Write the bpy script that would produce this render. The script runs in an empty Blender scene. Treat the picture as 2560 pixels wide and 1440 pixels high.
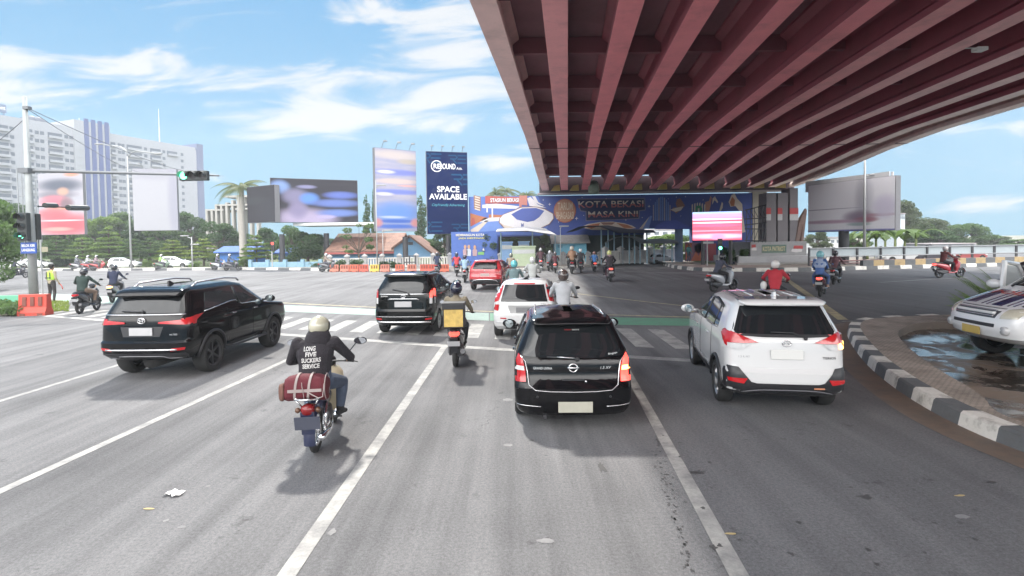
HAZE = 0.0009
import bpy, bmesh, math, random
from mathutils import Vector, Matrix
R = math.radians
sc = bpy.context.scene
C = bpy.context.collection
rnd = random.Random(7)

# ---------------------------------------------------------------- camera
F = 1380.0; CX = 1280.0; PY = 650.0; CAM = Vector((0, 0, 2.55))
pt = R(1.9); rl = 0.014
_r0 = Vector((1, 0, 0)); _u0 = Vector((0, math.sin(pt), math.cos(pt))); FW = Vector((0, math.cos(pt), -math.sin(pt)))
RT = _r0*math.cos(rl) - _u0*math.sin(rl); UP = _r0*math.sin(rl) + _u0*math.cos(rl)
cd = bpy.data.cameras.new('camera'); cam = bpy.data.objects.new('camera', cd); C.objects.link(cam); sc.camera = cam
cd.sensor_width = 36; cd.lens = 36*F/2560; cd.shift_y = -(720-PY)/2560; cd.clip_end = 6000; cd.clip_start = 0.05
m = Matrix((RT, UP, -FW)).transposed().to_4x4(); m.translation = CAM; cam.matrix_world = m
def ray(u, v): return RT*(u-CX) + UP*(PY-v) + FW*F
def gp(u, v, z=0.0):
    d = ray(u, v); t = (z-CAM.z)/d.z; return CAM + d*t
def at(u, v, y):
    d = ray(u, v); return CAM + d*(y/d.y)
def gd(u, y, z=0.0):      # ground point at image column u and depth y
    p = at(u, 610, y); return Vector((p.x, y, z))

# ---------------------------------------------------------------- materials
def nodes(mt):
    mt.use_nodes = True; return mt.node_tree, mt.node_tree.nodes, mt.node_tree.links
def N(nt, typ, **kw):
    n = nt.nodes.new(typ)
    for k, v in kw.items():
        if k == 'op': n.operation = v
        elif k == 'blend': n.blend_type = v
        else: n.inputs[k].default_value = v
    return n
_mc = {}
def mat(name, col, rough=0.6, metal=0.0, var=0.12, scale=3.0, coat=0.0, bump=0.0, emit=None, es=0.0, dirt=0.0, alpha=None, spec=None, detail=6):
    if name in _mc: return _mc[name]
    mt = bpy.data.materials.new(name); nt, ns, lk = nodes(mt); b = ns['Principled BSDF']
    b.inputs['Roughness'].default_value = rough; b.inputs['Metallic'].default_value = metal
    if coat: b.inputs['Coat Weight'].default_value = coat; b.inputs['Coat Roughness'].default_value = 0.04
    if spec is not None: b.inputs['Specular IOR Level'].default_value = spec
    tc = N(nt, 'ShaderNodeTexCoord')
    nz = N(nt, 'ShaderNodeTexNoise', Scale=scale, Detail=detail, Roughness=0.6); lk.new(tc.outputs['Object'], nz.inputs['Vector'])
    mx = N(nt, 'ShaderNodeMix'); mx.data_type = 'RGBA'
    c = list(col)[:3]
    mx.inputs[6].default_value = [x*(1-var) for x in c]+[1]; mx.inputs[7].default_value = [min(1, x*(1+var)) for x in c]+[1]
    lk.new(nz.outputs['Fac'], mx.inputs[0]); out = mx.outputs[2]
    if dirt:
        n2 = N(nt, 'ShaderNodeTexNoise', Scale=scale*0.7, Detail=8, Roughness=0.7); lk.new(tc.outputs['Object'], n2.inputs['Vector'])
        rp = N(nt, 'ShaderNodeMapRange'); rp.inputs[1].default_value = 0.5; rp.inputs[2].default_value = 0.72; rp.inputs[4].default_value = dirt
        lk.new(n2.outputs['Fac'], rp.inputs[0])
        m2 = N(nt, 'ShaderNodeMix'); m2.data_type = 'RGBA'; m2.inputs[7].default_value = (0.09, 0.075, 0.06, 1)
        lk.new(rp.outputs[0], m2.inputs[0]); lk.new(out, m2.inputs[6]); out = m2.outputs[2]
    lk.new(out, b.inputs['Base Color'])
    if bump:
        bp = N(nt, 'ShaderNodeBump', Strength=bump, Distance=0.02); n3 = N(nt, 'ShaderNodeTexNoise', Scale=scale*8, Detail=5)
        lk.new(tc.outputs['Object'], n3.inputs['Vector']); lk.new(n3.outputs['Fac'], bp.inputs['Height']); lk.new(bp.outputs[0], b.inputs['Normal'])
    if emit: b.inputs['Emission Color'].default_value = (*emit, 1); b.inputs['Emission Strength'].default_value = es
    _mc[name] = mt; return mt

def blur_mat(name, base, blobs, stripes=0.0, scol=(0.5, 0.5, 0.5), es=0.0, rough=0.5):
    """print on a panel: soft elliptical patches of colour (cx,cz,rx,rz,colour) in panel coordinates (x: 0..1, z: 0..1)"""
    mt = bpy.data.materials.new(name); nt, ns, lk = nodes(mt); b = ns['Principled BSDF']; b.inputs['Roughness'].default_value = rough
    at_ = N(nt, 'ShaderNodeUVMap'); sep = N(nt, 'ShaderNodeSeparateXYZ'); lk.new(at_.outputs[0], sep.inputs[0])
    rgb = N(nt, 'ShaderNodeRGB'); rgb.outputs[0].default_value = (*base, 1); out = rgb.outputs[0]
    def lin(o, c, r):
        a = N(nt, 'ShaderNodeMath', op='SUBTRACT'); lk.new(o, a.inputs[0]); a.inputs[1].default_value = c
        d = N(nt, 'ShaderNodeMath', op='DIVIDE'); lk.new(a.outputs[0], d.inputs[0]); d.inputs[1].default_value = r
        p = N(nt, 'ShaderNodeMath', op='POWER'); ab = N(nt, 'ShaderNodeMath', op='ABSOLUTE'); lk.new(d.outputs[0], ab.inputs[0])
        lk.new(ab.outputs[0], p.inputs[0]); p.inputs[1].default_value = 2.0; return p.outputs[0]
    if stripes:
        mp = N(nt, 'ShaderNodeMapping'); mp.inputs['Scale'].default_value = (1.1, 13, 1); lk.new(at_.outputs[0], mp.inputs[0])
        nz = N(nt, 'ShaderNodeTexNoise', Scale=1.0, Detail=3); lk.new(mp.outputs[0], nz.inputs['Vector'])
        rp = N(nt, 'ShaderNodeMapRange'); rp.inputs[1].default_value = 0.38; rp.inputs[2].default_value = 0.62; rp.inputs[4].default_value = stripes; lk.new(nz.outputs['Fac'], rp.inputs[0])
        mx = N(nt, 'ShaderNodeMix'); mx.data_type = 'RGBA'; lk.new(rp.outputs[0], mx.inputs[0]); lk.new(out, mx.inputs[6]); mx.inputs[7].default_value = (*scol, 1); out = mx.outputs[2]
    for cx, cz, rx, rz, col in blobs:
        s = N(nt, 'ShaderNodeMath', op='ADD'); lk.new(lin(sep.outputs[0], cx, rx), s.inputs[0]); lk.new(lin(sep.outputs[1], cz, rz), s.inputs[1])
        rp = N(nt, 'ShaderNodeMapRange'); rp.interpolation_type = 'SMOOTHSTEP'; rp.inputs[1].default_value = 0.0; rp.inputs[2].default_value = 2.1; rp.inputs[3].default_value = 1; rp.inputs[4].default_value = 0
        lk.new(s.outputs[0], rp.inputs[0])
        mx = N(nt, 'ShaderNodeMix'); mx.data_type = 'RGBA'; lk.new(rp.outputs[0], mx.inputs[0]); lk.new(out, mx.inputs[6]); mx.inputs[7].default_value = (*col, 1); out = mx.outputs[2]
    lk.new(out, b.inputs['Base Color'])
    if es: lk.new(out, b.inputs['Emission Color']); b.inputs['Emission Strength'].default_value = es
    return mt

# ---------------------------------------------------------------- mesh builder
class MB:
    def __init__(s): s.v = []; s.f = []; s.m = []; s.uv = {}
    def add(s, vs, fs, mi=0, M=None):
        o = len(s.v)
        s.v += [tuple(M @ Vector(p)) if M else tuple(p) for p in vs]
        s.f += [tuple(i+o for i in f) for f in fs]; s.m += [mi]*len(fs); return s
    def box(s, c, d, rz=0, mi=0, rx=0, ry=0):
        M = Matrix.Translation(c) @ Matrix.Rotation(rz, 4, 'Z') @ Matrix.Rotation(rx, 4, 'X') @ Matrix.Rotation(ry, 4, 'Y')
        x, y, z = [k/2 for k in d]
        vs = [(-x,-y,-z),(x,-y,-z),(x,y,-z),(-x,y,-z),(-x,-y,z),(x,-y,z),(x,y,z),(-x,y,z)]
        return s.add(vs, [(0,3,2,1),(4,5,6,7),(0,1,5,4),(1,2,6,5),(2,3,7,6),(3,0,4,7)], mi, M)
    def rings(s, rs, cap=True, mi=0, closed=True):
        n = len(rs[0]); o = len(s.v)
        for r in rs: s.v += [tuple(p) for p in r]
        for k in range(len(rs)-1):
            for i in range(n if closed else n-1):
                j = (i+1) % n; s.f.append((o+k*n+i, o+k*n+j, o+(k+1)*n+j, o+(k+1)*n+i)); s.m.append(mi)
        if cap:
            s.f.append(tuple(o+i for i in range(n))[::-1]); s.m.append(mi)
            s.f.append(tuple(o+(len(rs)-1)*n+i for i in range(n))); s.m.append(mi)
        return s
    def tube(s, pts, rad, seg=8, mi=0, cap=True, flat=1.0):
        pts = [Vector(p) for p in pts]; rr = rad if isinstance(rad, (list, tuple)) else [rad]*len(pts); rs = []
        up = Vector((0, 0, 1)); px = None
        for i, p in enumerate(pts):
            t = (pts[min(i+1, len(pts)-1)]-pts[max(i-1, 0)]).normalized()
            x = (px - t*px.dot(t)) if px else (t.cross(up) if abs(t.z) < 0.95 else t.cross(Vector((0, 1, 0))))
            x.normalize(); px = x; y = t.cross(x)
            rs.append([p + (x*math.cos(a)+y*math.sin(a)*flat)*rr[i] for a in [2*math.pi*k/seg for k in range(seg)]])
        return s.rings(rs, cap, mi)
    def lathe(s, prof, axis='Z', c=(0,0,0), seg=24, mi=0, cap=False):
        rs = []
        for r, h in prof:
            ring = []
            for k in range(seg):
                a = 2*math.pi*k/seg; x, y = r*math.cos(a), r*math.sin(a)
                p = (x, y, h) if axis == 'Z' else ((h, x, y) if axis == 'X' else (y, h, x))
                ring.append((p[0]+c[0], p[1]+c[1], p[2]+c[2]))
            rs.append(ring)
        return s.rings(rs, cap, mi)
    def loft(s, secs, n=12, e=2.4, mi=0):
        """sections (y, cx, cz, half_w, half_h) along y, superellipse outline"""
        rs = []
        for (y, cx, cz, hw, hh) in secs:
            ring = []
            for k in range(n):
                a = 2*math.pi*k/n; ca, sa = math.cos(a), math.sin(a)
                ring.append((cx+hw*math.copysign(abs(ca)**(2/e), ca), y, cz+hh*math.copysign(abs(sa)**(2/e), sa)))
            rs.append(ring[::-1])
        return s.rings(rs, True, mi)
    def prism(s, poly, h0, h1, plane='XY', mi=0, M=None):
        def P(a, b, h): return (a, b, h) if plane == 'XY' else ((a, h, b) if plane == 'XZ' else (h, a, b))
        n = len(poly); vs = [P(a, b, h0) for a, b in poly]+[P(a, b, h1) for a, b in poly]
        fs = [tuple(range(n))[::-1], tuple(range(n, 2*n))]+[(i, (i+1) % n, n+(i+1) % n, n+i) for i in range(n)]
        return s.add(vs, fs, mi, M)
    def sphere(s, c, r, seg=12, rg=8, mi=0, M=None):
        rx, ry, rz = r if isinstance(r, (tuple, list)) else (r, r, r)
        vs = [(c[0], c[1], c[2]-rz)]; fs = []
        for i in range(1, rg):
            b = -math.pi/2+math.pi*i/rg
            for k in range(seg):
                a = 2*math.pi*k/seg; vs.append((c[0]+rx*math.cos(b)*math.cos(a), c[1]+ry*math.cos(b)*math.sin(a), c[2]+rz*math.sin(b)))
        vs.append((c[0], c[1], c[2]+rz)); t = len(vs)-1
        for k in range(seg):
            j = (k+1) % seg; fs.append((0, 1+j, 1+k)); fs.append((t, t-seg+k, t-seg+j))
            for i in range(rg-2): fs.append((1+i*seg+k, 1+i*seg+j, 1+(i+1)*seg+j, 1+(i+1)*seg+k))
        return s.add(vs, fs, mi, M)
    def mesh(s, name, smooth=False, fix=True):
        me = bpy.data.meshes.new(name); me.from_pydata(s.v, [], s.f); me.polygons.foreach_set('material_index', s.m)
        if fix:
            bm = bmesh.new(); bm.from_mesh(me); bmesh.ops.recalc_face_normals(bm, faces=bm.faces); bm.to_mesh(me); bm.free()
        if smooth:
            me.polygons.foreach_set('use_smooth', [True]*len(me.polygons))
        me.update(); return me
    def build(s, name, mats, parent=None, smooth=False, bevel=0, sharp=None, fix=True):
        me = s.mesh(name, smooth, fix)
        for mm in (mats if isinstance(mats, (list, tuple)) else [mats]): me.materials.append(mm)
        if smooth and sharp is not None:
            try: me.set_sharp_from_angle(angle=R(sharp))
            except Exception: pass
        o = link(name, me, parent)
        if bevel:
            b = o.modifiers.new('bevel', 'BEVEL'); b.width = bevel; b.segments = 2; b.limit_method = 'ANGLE'; b.angle_limit = R(40)
        return o
def link(name, data, parent=None):
    o = bpy.data.objects.new(name, data); C.objects.link(o)
    if parent: o.parent = parent
    return o
def tag(o, label=None, cat=None, group=None, kind=None):
    if label: o['label'] = label
    if cat: o['category'] = cat
    if group: o['group'] = group
    if kind: o['kind'] = kind
    return o
def thing(name, label, cat, loc=(0, 0, 0), rz=0, group=None, s=1.0):
    o = link(name, None); o.location = loc; o.rotation_euler = (0, 0, rz); o.scale = (s, s, s); o.empty_display_size = 0.3
    return tag(o, label, cat, group)
def struct(o): o['kind'] = 'structure'; return o
_kids = {}
def copy_tree(o, parent=None):
    c = o.copy(); C.objects.link(c)
    if parent: c.parent = parent
    for ch in list(o.children): copy_tree(ch, c)
    return c
def relabel(o, label, group=None):
    o['label'] = label
    if group: o['group'] = group
    return o
def evald(o, name):
    dg = bpy.context.evaluated_depsgraph_get(); dg.update()
    me = bpy.data.meshes.new_from_object(o.evaluated_get(dg)); me.name = name; return me
def text_mesh(txt, size, ext=0.0, bold=0.0, align='CENTER', shear=0.0, space=1.0):
    cu = bpy.data.curves.new('t', 'FONT'); cu.body = txt; cu.size = size; cu.extrude = ext; cu.offset = bold; cu.align_x = align; cu.align_y = 'CENTER'
    cu.shear = shear; cu.space_character = space; cu.space_line = 0.9; cu.resolution_u = 3
    o = bpy.data.objects.new('t', cu); C.objects.link(o); me = evald(o, 'lettering'); bpy.data.objects.remove(o); bpy.data.curves.remove(cu); return me
def text(mb, txt, size, M, mi=0, width=None, height=None, **kw):
    """lettering as faces in the builder; text plane XY -> transformed by M; fitted to width / height if given"""
    me = text_mesh(txt, size, **kw); vs = [v.co.copy() for v in me.vertices]; fs = [tuple(p.vertices) for p in me.polygons]
    xs = [v.x for v in vs]; ys = [v.y for v in vs]; w = max(xs)-min(xs); h = max(ys)-min(ys); cx = (max(xs)+min(xs))/2; cy = (max(ys)+min(ys))/2
    sx = width/w if width else 1; sy = height/h if height else (sx if width else 1)
    if kw.get('align', 'CENTER') == 'CENTER': vs = [Vector(((v.x-cx)*sx, (v.y-cy)*sy, v.z)) for v in vs]
    mb.add(vs, fs, mi, M); bpy.data.meshes.remove(me)
def pim(M=None):  # text plane (x,y) -> (x, 0, z) facing -Y
    return Matrix(((1,0,0,0),(0,0,-1,0),(0,1,0,0),(0,0,0,1)))

# ---------------------------------------------------------------- world + sun
AZ, EL = R(20), R(48)     # sun: ahead, a little to the left
w = bpy.data.worlds.new('World'); sc.world = w; w.use_nodes = True; nt = w.node_tree; lk = nt.links
bg = nt.nodes['Background']; sky = N(nt, 'ShaderNodeTexSky'); sky.sky_type = 'NISHITA'; sky.sun_disc = False
sky.sun_elevation = EL; sky.sun_rotation = -AZ; sky.air_density = 1.0; sky.dust_density = 0.6; sky.ozone_density = 3.0
tc = N(nt, 'ShaderNodeTexCoord'); sp = N(nt, 'ShaderNodeSeparateXYZ'); lk.new(tc.outputs['Generated'], sp.inputs[0])
mz = N(nt, 'ShaderNodeMath', op='MAXIMUM'); lk.new(sp.outputs[2], mz.inputs[0]); mz.inputs[1].default_value = 0.02
ad = N(nt, 'ShaderNodeMath', op='ADD'); lk.new(mz.outputs[0], ad.inputs[0]); ad.inputs[1].default_value = 0.10
dx = N(nt, 'ShaderNodeMath', op='DIVIDE'); lk.new(sp.outputs[0], dx.inputs[0]); lk.new(ad.outputs[0], dx.inputs[1])
dy = N(nt, 'ShaderNodeMath', op='DIVIDE'); lk.new(sp.outputs[1], dy.inputs[0]); lk.new(ad.outputs[0], dy.inputs[1])
cb = N(nt, 'ShaderNodeCombineXYZ'); lk.new(dx.outputs[0], cb.inputs[0]); lk.new(dy.outputs[0], cb.inputs[1])
mp = N(nt, 'ShaderNodeMapping'); mp.inputs['Scale'].default_value = (0.55, 1.0, 1); mp.inputs['Location'].default_value = CLOUD_LOC if 'CLOUD_LOC' in globals() else (3.1, 1.7, 0); mp.inputs['Rotation'].default_value = (0, 0, R(-12)); lk.new(cb.outputs[0], mp.inputs[0])
nz = N(nt, 'ShaderNodeTexNoise', Scale=0.75, Detail=10, Roughness=0.62, Distortion=0.5); lk.new(mp.outputs[0], nz.inputs['Vector'])
n2 = N(nt, 'ShaderNodeTexNoise', Scale=3.2, Detail=8, Roughness=0.65, Distortion=0.9); lk.new(mp.outputs[0], n2.inputs['Vector'])
mu = N(nt, 'ShaderNodeMath', op='MULTIPLY_ADD'); lk.new(n2.outputs['Fac'], mu.inputs[0]); mu.inputs[1].default_value = 0.30; lk.new(nz.outputs['Fac'], mu.inputs[2])
cr = N(nt, 'ShaderNodeMapRange'); cr.interpolation_type = 'SMOOTHSTEP'; cr.inputs[1].default_value = 0.59; cr.inputs[2].default_value = 0.82; cr.inputs[4].default_value = 0.93; lk.new(mu.outputs[0], cr.inputs[0])
# cirrus banks ahead: soft patches by direction (azimuth, elevation) broken up by stretched noise
yp = N(nt, 'ShaderNodeMath', op='MAXIMUM'); lk.new(sp.outputs[1], yp.inputs[0]); yp.inputs[1].default_value = 0.05
azn = N(nt, 'ShaderNodeMath', op='DIVIDE'); lk.new(sp.outputs[0], azn.inputs[0]); lk.new(yp.outputs[0], azn.inputs[1])
eln = N(nt, 'ShaderNodeMath', op='DIVIDE'); lk.new(sp.outputs[2], eln.inputs[0]); lk.new(yp.outputs[0], eln.inputs[1])
ae = N(nt, 'ShaderNodeCombineXYZ'); lk.new(azn.outputs[0], ae.inputs[0]); lk.new(eln.outputs[0], ae.inputs[1])
mpf = N(nt, 'ShaderNodeMapping'); mpf.inputs['Scale'].default_value = (2.6, 9.5, 1); mpf.inputs['Rotation'].default_value = (0, 0, R(5)); lk.new(ae.outputs[0], mpf.inputs[0])
nf_ = N(nt, 'ShaderNodeTexNoise', Scale=1.6, Detail=12, Roughness=0.62, Distortion=0.7); lk.new(mpf.outputs[0], nf_.inputs['Vector'])
acc = None
for cu, cv, ru, rv, wt_ in ((40, 160, 170, 55, 1), (330, 165, 230, 60, .9), (560, 200, 260, 42, .95), (100, 225, 420, 38, 1), (480, 265, 480, 20, .7), (900, 200, 260, 55, 1), (1120, 170, 190, 90, 1), (1130, 60, 150, 90, .9), (960, 30, 130, 45, .85), (820, 300, 380, 45, 1), (1050, 250, 320, 60, 1), (660, 343, 230, 22, .8), (1275, 395, 110, 40, .85), (2450, 330, 330, 26, .85), (2430, 512, 260, 26, .8), (60, 20, 120, 30, .3), (1230, 300, 160, 40, .6)):
    m1 = N(nt, 'ShaderNodeMath', op='MULTIPLY_ADD'); lk.new(azn.outputs[0], m1.inputs[0]); m1.inputs[1].default_value = 1380/ru; m1.inputs[2].default_value = -(cu-1280)/ru
    m2 = N(nt, 'ShaderNodeMath', op='MULTIPLY_ADD'); lk.new(eln.outputs[0], m2.inputs[0]); m2.inputs[1].default_value = 1380/rv; m2.inputs[2].default_value = -(604-.014*(cu-1280)-cv)/rv
    m1b = N(nt, 'ShaderNodeMath', op='MULTIPLY'); lk.new(m1.outputs[0], m1b.inputs[0]); lk.new(m1.outputs[0], m1b.inputs[1])
    m3 = N(nt, 'ShaderNodeMath', op='MULTIPLY_ADD'); lk.new(m2.outputs[0], m3.inputs[0]); lk.new(m2.outputs[0], m3.inputs[1]); lk.new(m1b.outputs[0], m3.inputs[2])
    m4 = N(nt, 'ShaderNodeMapRange'); m4.inputs[1].default_value = 0; m4.inputs[2].default_value = 1.9; m4.inputs[3].default_value = wt_; m4.inputs[4].default_value = 0; lk.new(m3.outputs[0], m4.inputs[0])
    if acc is None: acc = m4.outputs[0]
    else:
        mm_ = N(nt, 'ShaderNodeMath', op='SMOOTH_MAX'); lk.new(acc, mm_.inputs[0]); lk.new(m4.outputs[0], mm_.inputs[1]); mm_.inputs[2].default_value = .25; acc = mm_.outputs[0]
f1 = N(nt, 'ShaderNodeMath', op='MULTIPLY_ADD'); lk.new(nf_.outputs['Fac'], f1.inputs[0]); f1.inputs[1].default_value = 3.6; f1.inputs[2].default_value = -2.0
f2 = N(nt, 'ShaderNodeMath', op='ADD'); lk.new(f1.outputs[0], f2.inputs[0]); lk.new(acc, f2.inputs[1])
crf = N(nt, 'ShaderNodeMapRange'); crf.interpolation_type = 'SMOOTHSTEP'; crf.inputs[1].default_value = 0.22; crf.inputs[2].default_value = 1.0; crf.inputs[4].default_value = 0.96; lk.new(f2.outputs[0], crf.inputs[0])
fr_ = N(nt, 'ShaderNodeMapRange'); fr_.interpolation_type = 'SMOOTHSTEP'; fr_.inputs[1].default_value = 0.25; fr_.inputs[2].default_value = 0.45; lk.new(sp.outputs[1], fr_.inputs[0])
crm = N(nt, 'ShaderNodeMix'); lk.new(fr_.outputs[0], crm.inputs[0]); lk.new(cr.outputs[0], crm.inputs[2]); lk.new(crf.outputs[0], crm.inputs[3])
# grade the clear air towards the photograph's blue
gr = N(nt, 'ShaderNodeMapRange'); gr.inputs[1].default_value = 0.0; gr.inputs[2].default_value = 0.5; lk.new(mz.outputs[0], gr.inputs[0])
gc = N(nt, 'ShaderNodeMix'); gc.data_type = 'RGBA'; gc.inputs[6].default_value = (0.31, 0.79, 1.10, 1); gc.inputs[7].default_value = (0.11, 0.56, 1.12, 1); lk.new(gr.outputs[0], gc.inputs[0])
bal = N(nt, 'ShaderNodeMix'); bal.data_type = 'RGBA'; bal.inputs[0].default_value = 0.985; lk.new(sky.outputs[0], bal.inputs[6]); lk.new(gc.outputs[2], bal.inputs[7])
# bright unseen cloud bank added behind the viewer as fill light
bk = N(nt, 'ShaderNodeMapRange'); bk.interpolation_type = 'SMOOTHSTEP'; bk.inputs[1].default_value = 0.12; bk.inputs[2].default_value = -0.40; lk.new(sp.outputs[1], bk.inputs[0])
bh = N(nt, 'ShaderNodeMapRange'); bh.interpolation_type = 'SMOOTHSTEP'; bh.inputs[1].default_value = 0.03; bh.inputs[2].default_value = 0.28; lk.new(sp.outputs[2], bh.inputs[0])
bk2 = N(nt, 'ShaderNodeMath', op='MULTIPLY'); lk.new(bk.outputs[0], bk2.inputs[0]); lk.new(bh.outputs[0], bk2.inputs[1]); bk = bk2
cc_ = N(nt, 'ShaderNodeMath', op='MULTIPLY_ADD'); cc_.use_clamp = True; lk.new(bk.outputs[0], cc_.inputs[0]); cc_.inputs[1].default_value = 0.75; lk.new(crm.outputs[0], cc_.inputs[2])
ck_ = N(nt, 'ShaderNodeMix'); ck_.data_type = 'RGBA'; lk.new(bk.outputs[0], ck_.inputs[0]); ck_.inputs[6].default_value = (1.30, 1.33, 1.36, 1); ck_.inputs[7].default_value = (12.0, 11.8, 11.6, 1)
mx = N(nt, 'ShaderNodeMix'); mx.data_type = 'RGBA'; lk.new(cc_.outputs[0], mx.inputs[0]); lk.new(bal.outputs[2], mx.inputs[6]); lk.new(ck_.outputs[2], mx.inputs[7])
lk.new(mx.outputs[2], bg.inputs['Color']); bg.inputs['Strength'].default_value = 0.15
sl = bpy.data.lights.new('sun', 'SUN'); sl.energy = 1.55; sl.angle = R(3.2); sl.color = (1, 0.95, 0.87); so = link('sun', sl)
so.rotation_euler = Vector((math.sin(-AZ)*math.cos(EL), math.cos(AZ)*math.cos(EL), math.sin(EL))).to_track_quat('Z', 'Y').to_euler()
sc.view_settings.view_transform = 'Standard'; sc.view_settings.look = 'None'; sc.view_settings.exposure = 2.1
sc.cycles.max_bounces = 6; sc.cycles.diffuse_bounces = 4; sc.cycles.glossy_bounces = 3; sc.cycles.use_denoising = True
# ---------------------------------------------------------------- ground, road, markings
def asphalt(name, c0, c1, wear=0.25):
    mt = bpy.data.materials.new(name); nt, ns, lk = nodes(mt); b = ns['Principled BSDF']; b.inputs['Roughness'].default_value = 0.8; b.inputs['Specular IOR Level'].default_value = 0.22
    tc = N(nt, 'ShaderNodeTexCoord'); o = tc.outputs['Object']
    big = N(nt, 'ShaderNodeTexNoise', Scale=0.22, Detail=7, Roughness=0.62); lk.new(o, big.inputs['Vector'])
    mp = N(nt, 'ShaderNodeMapping'); mp.inputs['Scale'].default_value = (2.4, 0.10, 1); mp.inputs['Rotation'].default_value = (0, 0, R(1.3)); lk.new(o, mp.inputs[0])
    st = N(nt, 'ShaderNodeTexNoise', Scale=1.0, Detail=5, Roughness=0.6); lk.new(mp.outputs[0], st.inputs['Vector'])
    fine = N(nt, 'ShaderNodeTexNoise', Scale=34, Detail=5, Roughness=0.85); lk.new(o, fine.inputs['Vector'])
    vo = N(nt, 'ShaderNodeTexVoronoi', Scale=85); lk.new(o, vo.inputs['Vector'])
    a = N(nt, 'ShaderNodeMix'); a.data_type = 'RGBA'; a.inputs[6].default_value = (*c0, 1); a.inputs[7].default_value = (*c1, 1)
    s1 = N(nt, 'ShaderNodeMath', op='MULTIPLY_ADD'); lk.new(st.outputs['Fac'], s1.inputs[0]); s1.inputs[1].default_value = 1.9; 
    hb = N(nt, 'ShaderNodeMath', op='MULTIPLY_ADD'); lk.new(big.outputs['Fac'], hb.inputs[0]); hb.inputs[1].default_value = 1.7; hb.inputs[2].default_value = -1.22; lk.new(hb.outputs[0], s1.inputs[2])
    lk.new(s1.outputs[0], a.inputs[0])
    g = N(nt, 'ShaderNodeMapRange'); g.inputs[1].default_value = 0.3; g.inputs[2].default_value = 0.7; g.inputs[3].default_value = 0.60; g.inputs[4].default_value = 1.40; lk.new(fine.outputs['Fac'], g.inputs[0])
    q = N(nt, 'ShaderNodeMix'); q.data_type = 'RGBA'; q.blend_type = 'MULTIPLY'; q.inputs[0].default_value = 1; lk.new(a.outputs[2], q.inputs[6]); lk.new(g.outputs[0], q.inputs[7])
    # dark oil drips and light scuffs
    ol = N(nt, 'ShaderNodeTexNoise', Scale=1.7, Detail=9, Roughness=0.72); lk.new(o, ol.inputs['Vector'])
    om = N(nt, 'ShaderNodeMapRange'); om.inputs[1].default_value = 0.61; om.inputs[2].default_value = 0.70; om.inputs[4].default_value = 0.55; lk.new(ol.outputs['Fac'], om.inputs[0])
    q2 = N(nt, 'ShaderNodeMix'); q2.data_type = 'RGBA'; q2.inputs[7].default_value = (0.02, 0.02, 0.021, 1); lk.new(om.outputs[0], q2.inputs[0]); lk.new(q.outputs[2], q2.inputs[6])
    sf = N(nt, 'ShaderNodeMapRange'); sf.inputs[1].default_value = 0.33; sf.inputs[2].default_value = 0.25; sf.inputs[4].default_value = 0.5; lk.new(ol.outputs['Fac'], sf.inputs[0])
    q3 = N(nt, 'ShaderNodeMix'); q3.data_type = 'RGBA'; q3.inputs[7].default_value = (0.3, 0.3, 0.3, 1); lk.new(sf.outputs[0], q3.inputs[0]); lk.new(q2.outputs[2], q3.inputs[6])
    # thin wandering cracks
    cw = N(nt, 'ShaderNodeTexNoise', Scale=0.9, Detail=6, Roughness=0.7); lk.new(o, cw.inputs['Vector'])
    cm = N(nt, 'ShaderNodeMix'); cm.data_type = 'RGBA'; cm.blend_type = 'ADD'; cm.inputs[0].default_value = 0.9; lk.new(o, cm.inputs[6]); lk.new(cw.outputs['Color'], cm.inputs[7])
    cv = N(nt, 'ShaderNodeTexVoronoi', Scale=0.33); cv.feature = 'DISTANCE_TO_EDGE'; lk.new(cm.outputs[2], cv.inputs['Vector'])
    c1 = N(nt, 'ShaderNodeMapRange'); c1.inputs[1].default_value = 0.0; c1.inputs[2].default_value = 0.006; c1.inputs[3].default_value = 1; c1.inputs[4].default_value = 0; lk.new(cv.outputs['Distance'], c1.inputs[0])
    c2 = N(nt, 'ShaderNodeMapRange'); c2.inputs[1].default_value = 0.52; c2.inputs[2].default_value = 0.60; c2.inputs[4].default_value = 0.6; lk.new(big.outputs['Fac'], c2.inputs[0])
    c3 = N(nt, 'ShaderNodeMath', op='MULTIPLY'); lk.new(c1.outputs[0], c3.inputs[0]); lk.new(c2.outputs[0], c3.inputs[1])
    q4 = N(nt, 'ShaderNodeMix'); q4.data_type = 'RGBA'; q4.inputs[7].default_value = (0.03, 0.03, 0.03, 1); lk.new(c3.outputs[0], q4.inputs[0]); lk.new(q3.outputs[2], q4.inputs[6])
    lk.new(q4.outputs[2], b.inputs['Base Color'])
    bp = N(nt, 'ShaderNodeBump', Strength=0.5, Distance=0.006); lk.new(vo.outputs['Distance'], bp.inputs['Height']); lk.new(bp.outputs[0], b.inputs['Normal'])
    return mt
def worn(name, col, under=(0.11, 0.11, 0.115), amount=0.6, lo=0.45):
    mt = bpy.data.materials.new(name); nt, ns, lk = nodes(mt); b = ns['Principled BSDF']; b.inputs['Roughness'].default_value = 0.7
    tc = N(nt, 'ShaderNodeTexCoord'); o = tc.outputs['Object']
    a = N(nt, 'ShaderNodeTexNoise', Scale=2.5, Detail=10, Roughness=0.75); lk.new(o, a.inputs['Vector'])
    mr = N(nt, 'ShaderNodeMapRange'); mr.inputs[1].default_value = lo; mr.inputs[2].default_value = lo+0.25; mr.inputs[4].default_value = amount; lk.new(a.outputs['Fac'], mr.inputs[0])
    q = N(nt, 'ShaderNodeMix'); q.data_type = 'RGBA'; q.inputs[6].default_value = (*col, 1); q.inputs[7].default_value = (*under, 1); lk.new(mr.outputs[0], q.inputs[0])
    lk.new(q.outputs[2], b.inputs['Base Color']); return mt
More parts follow.
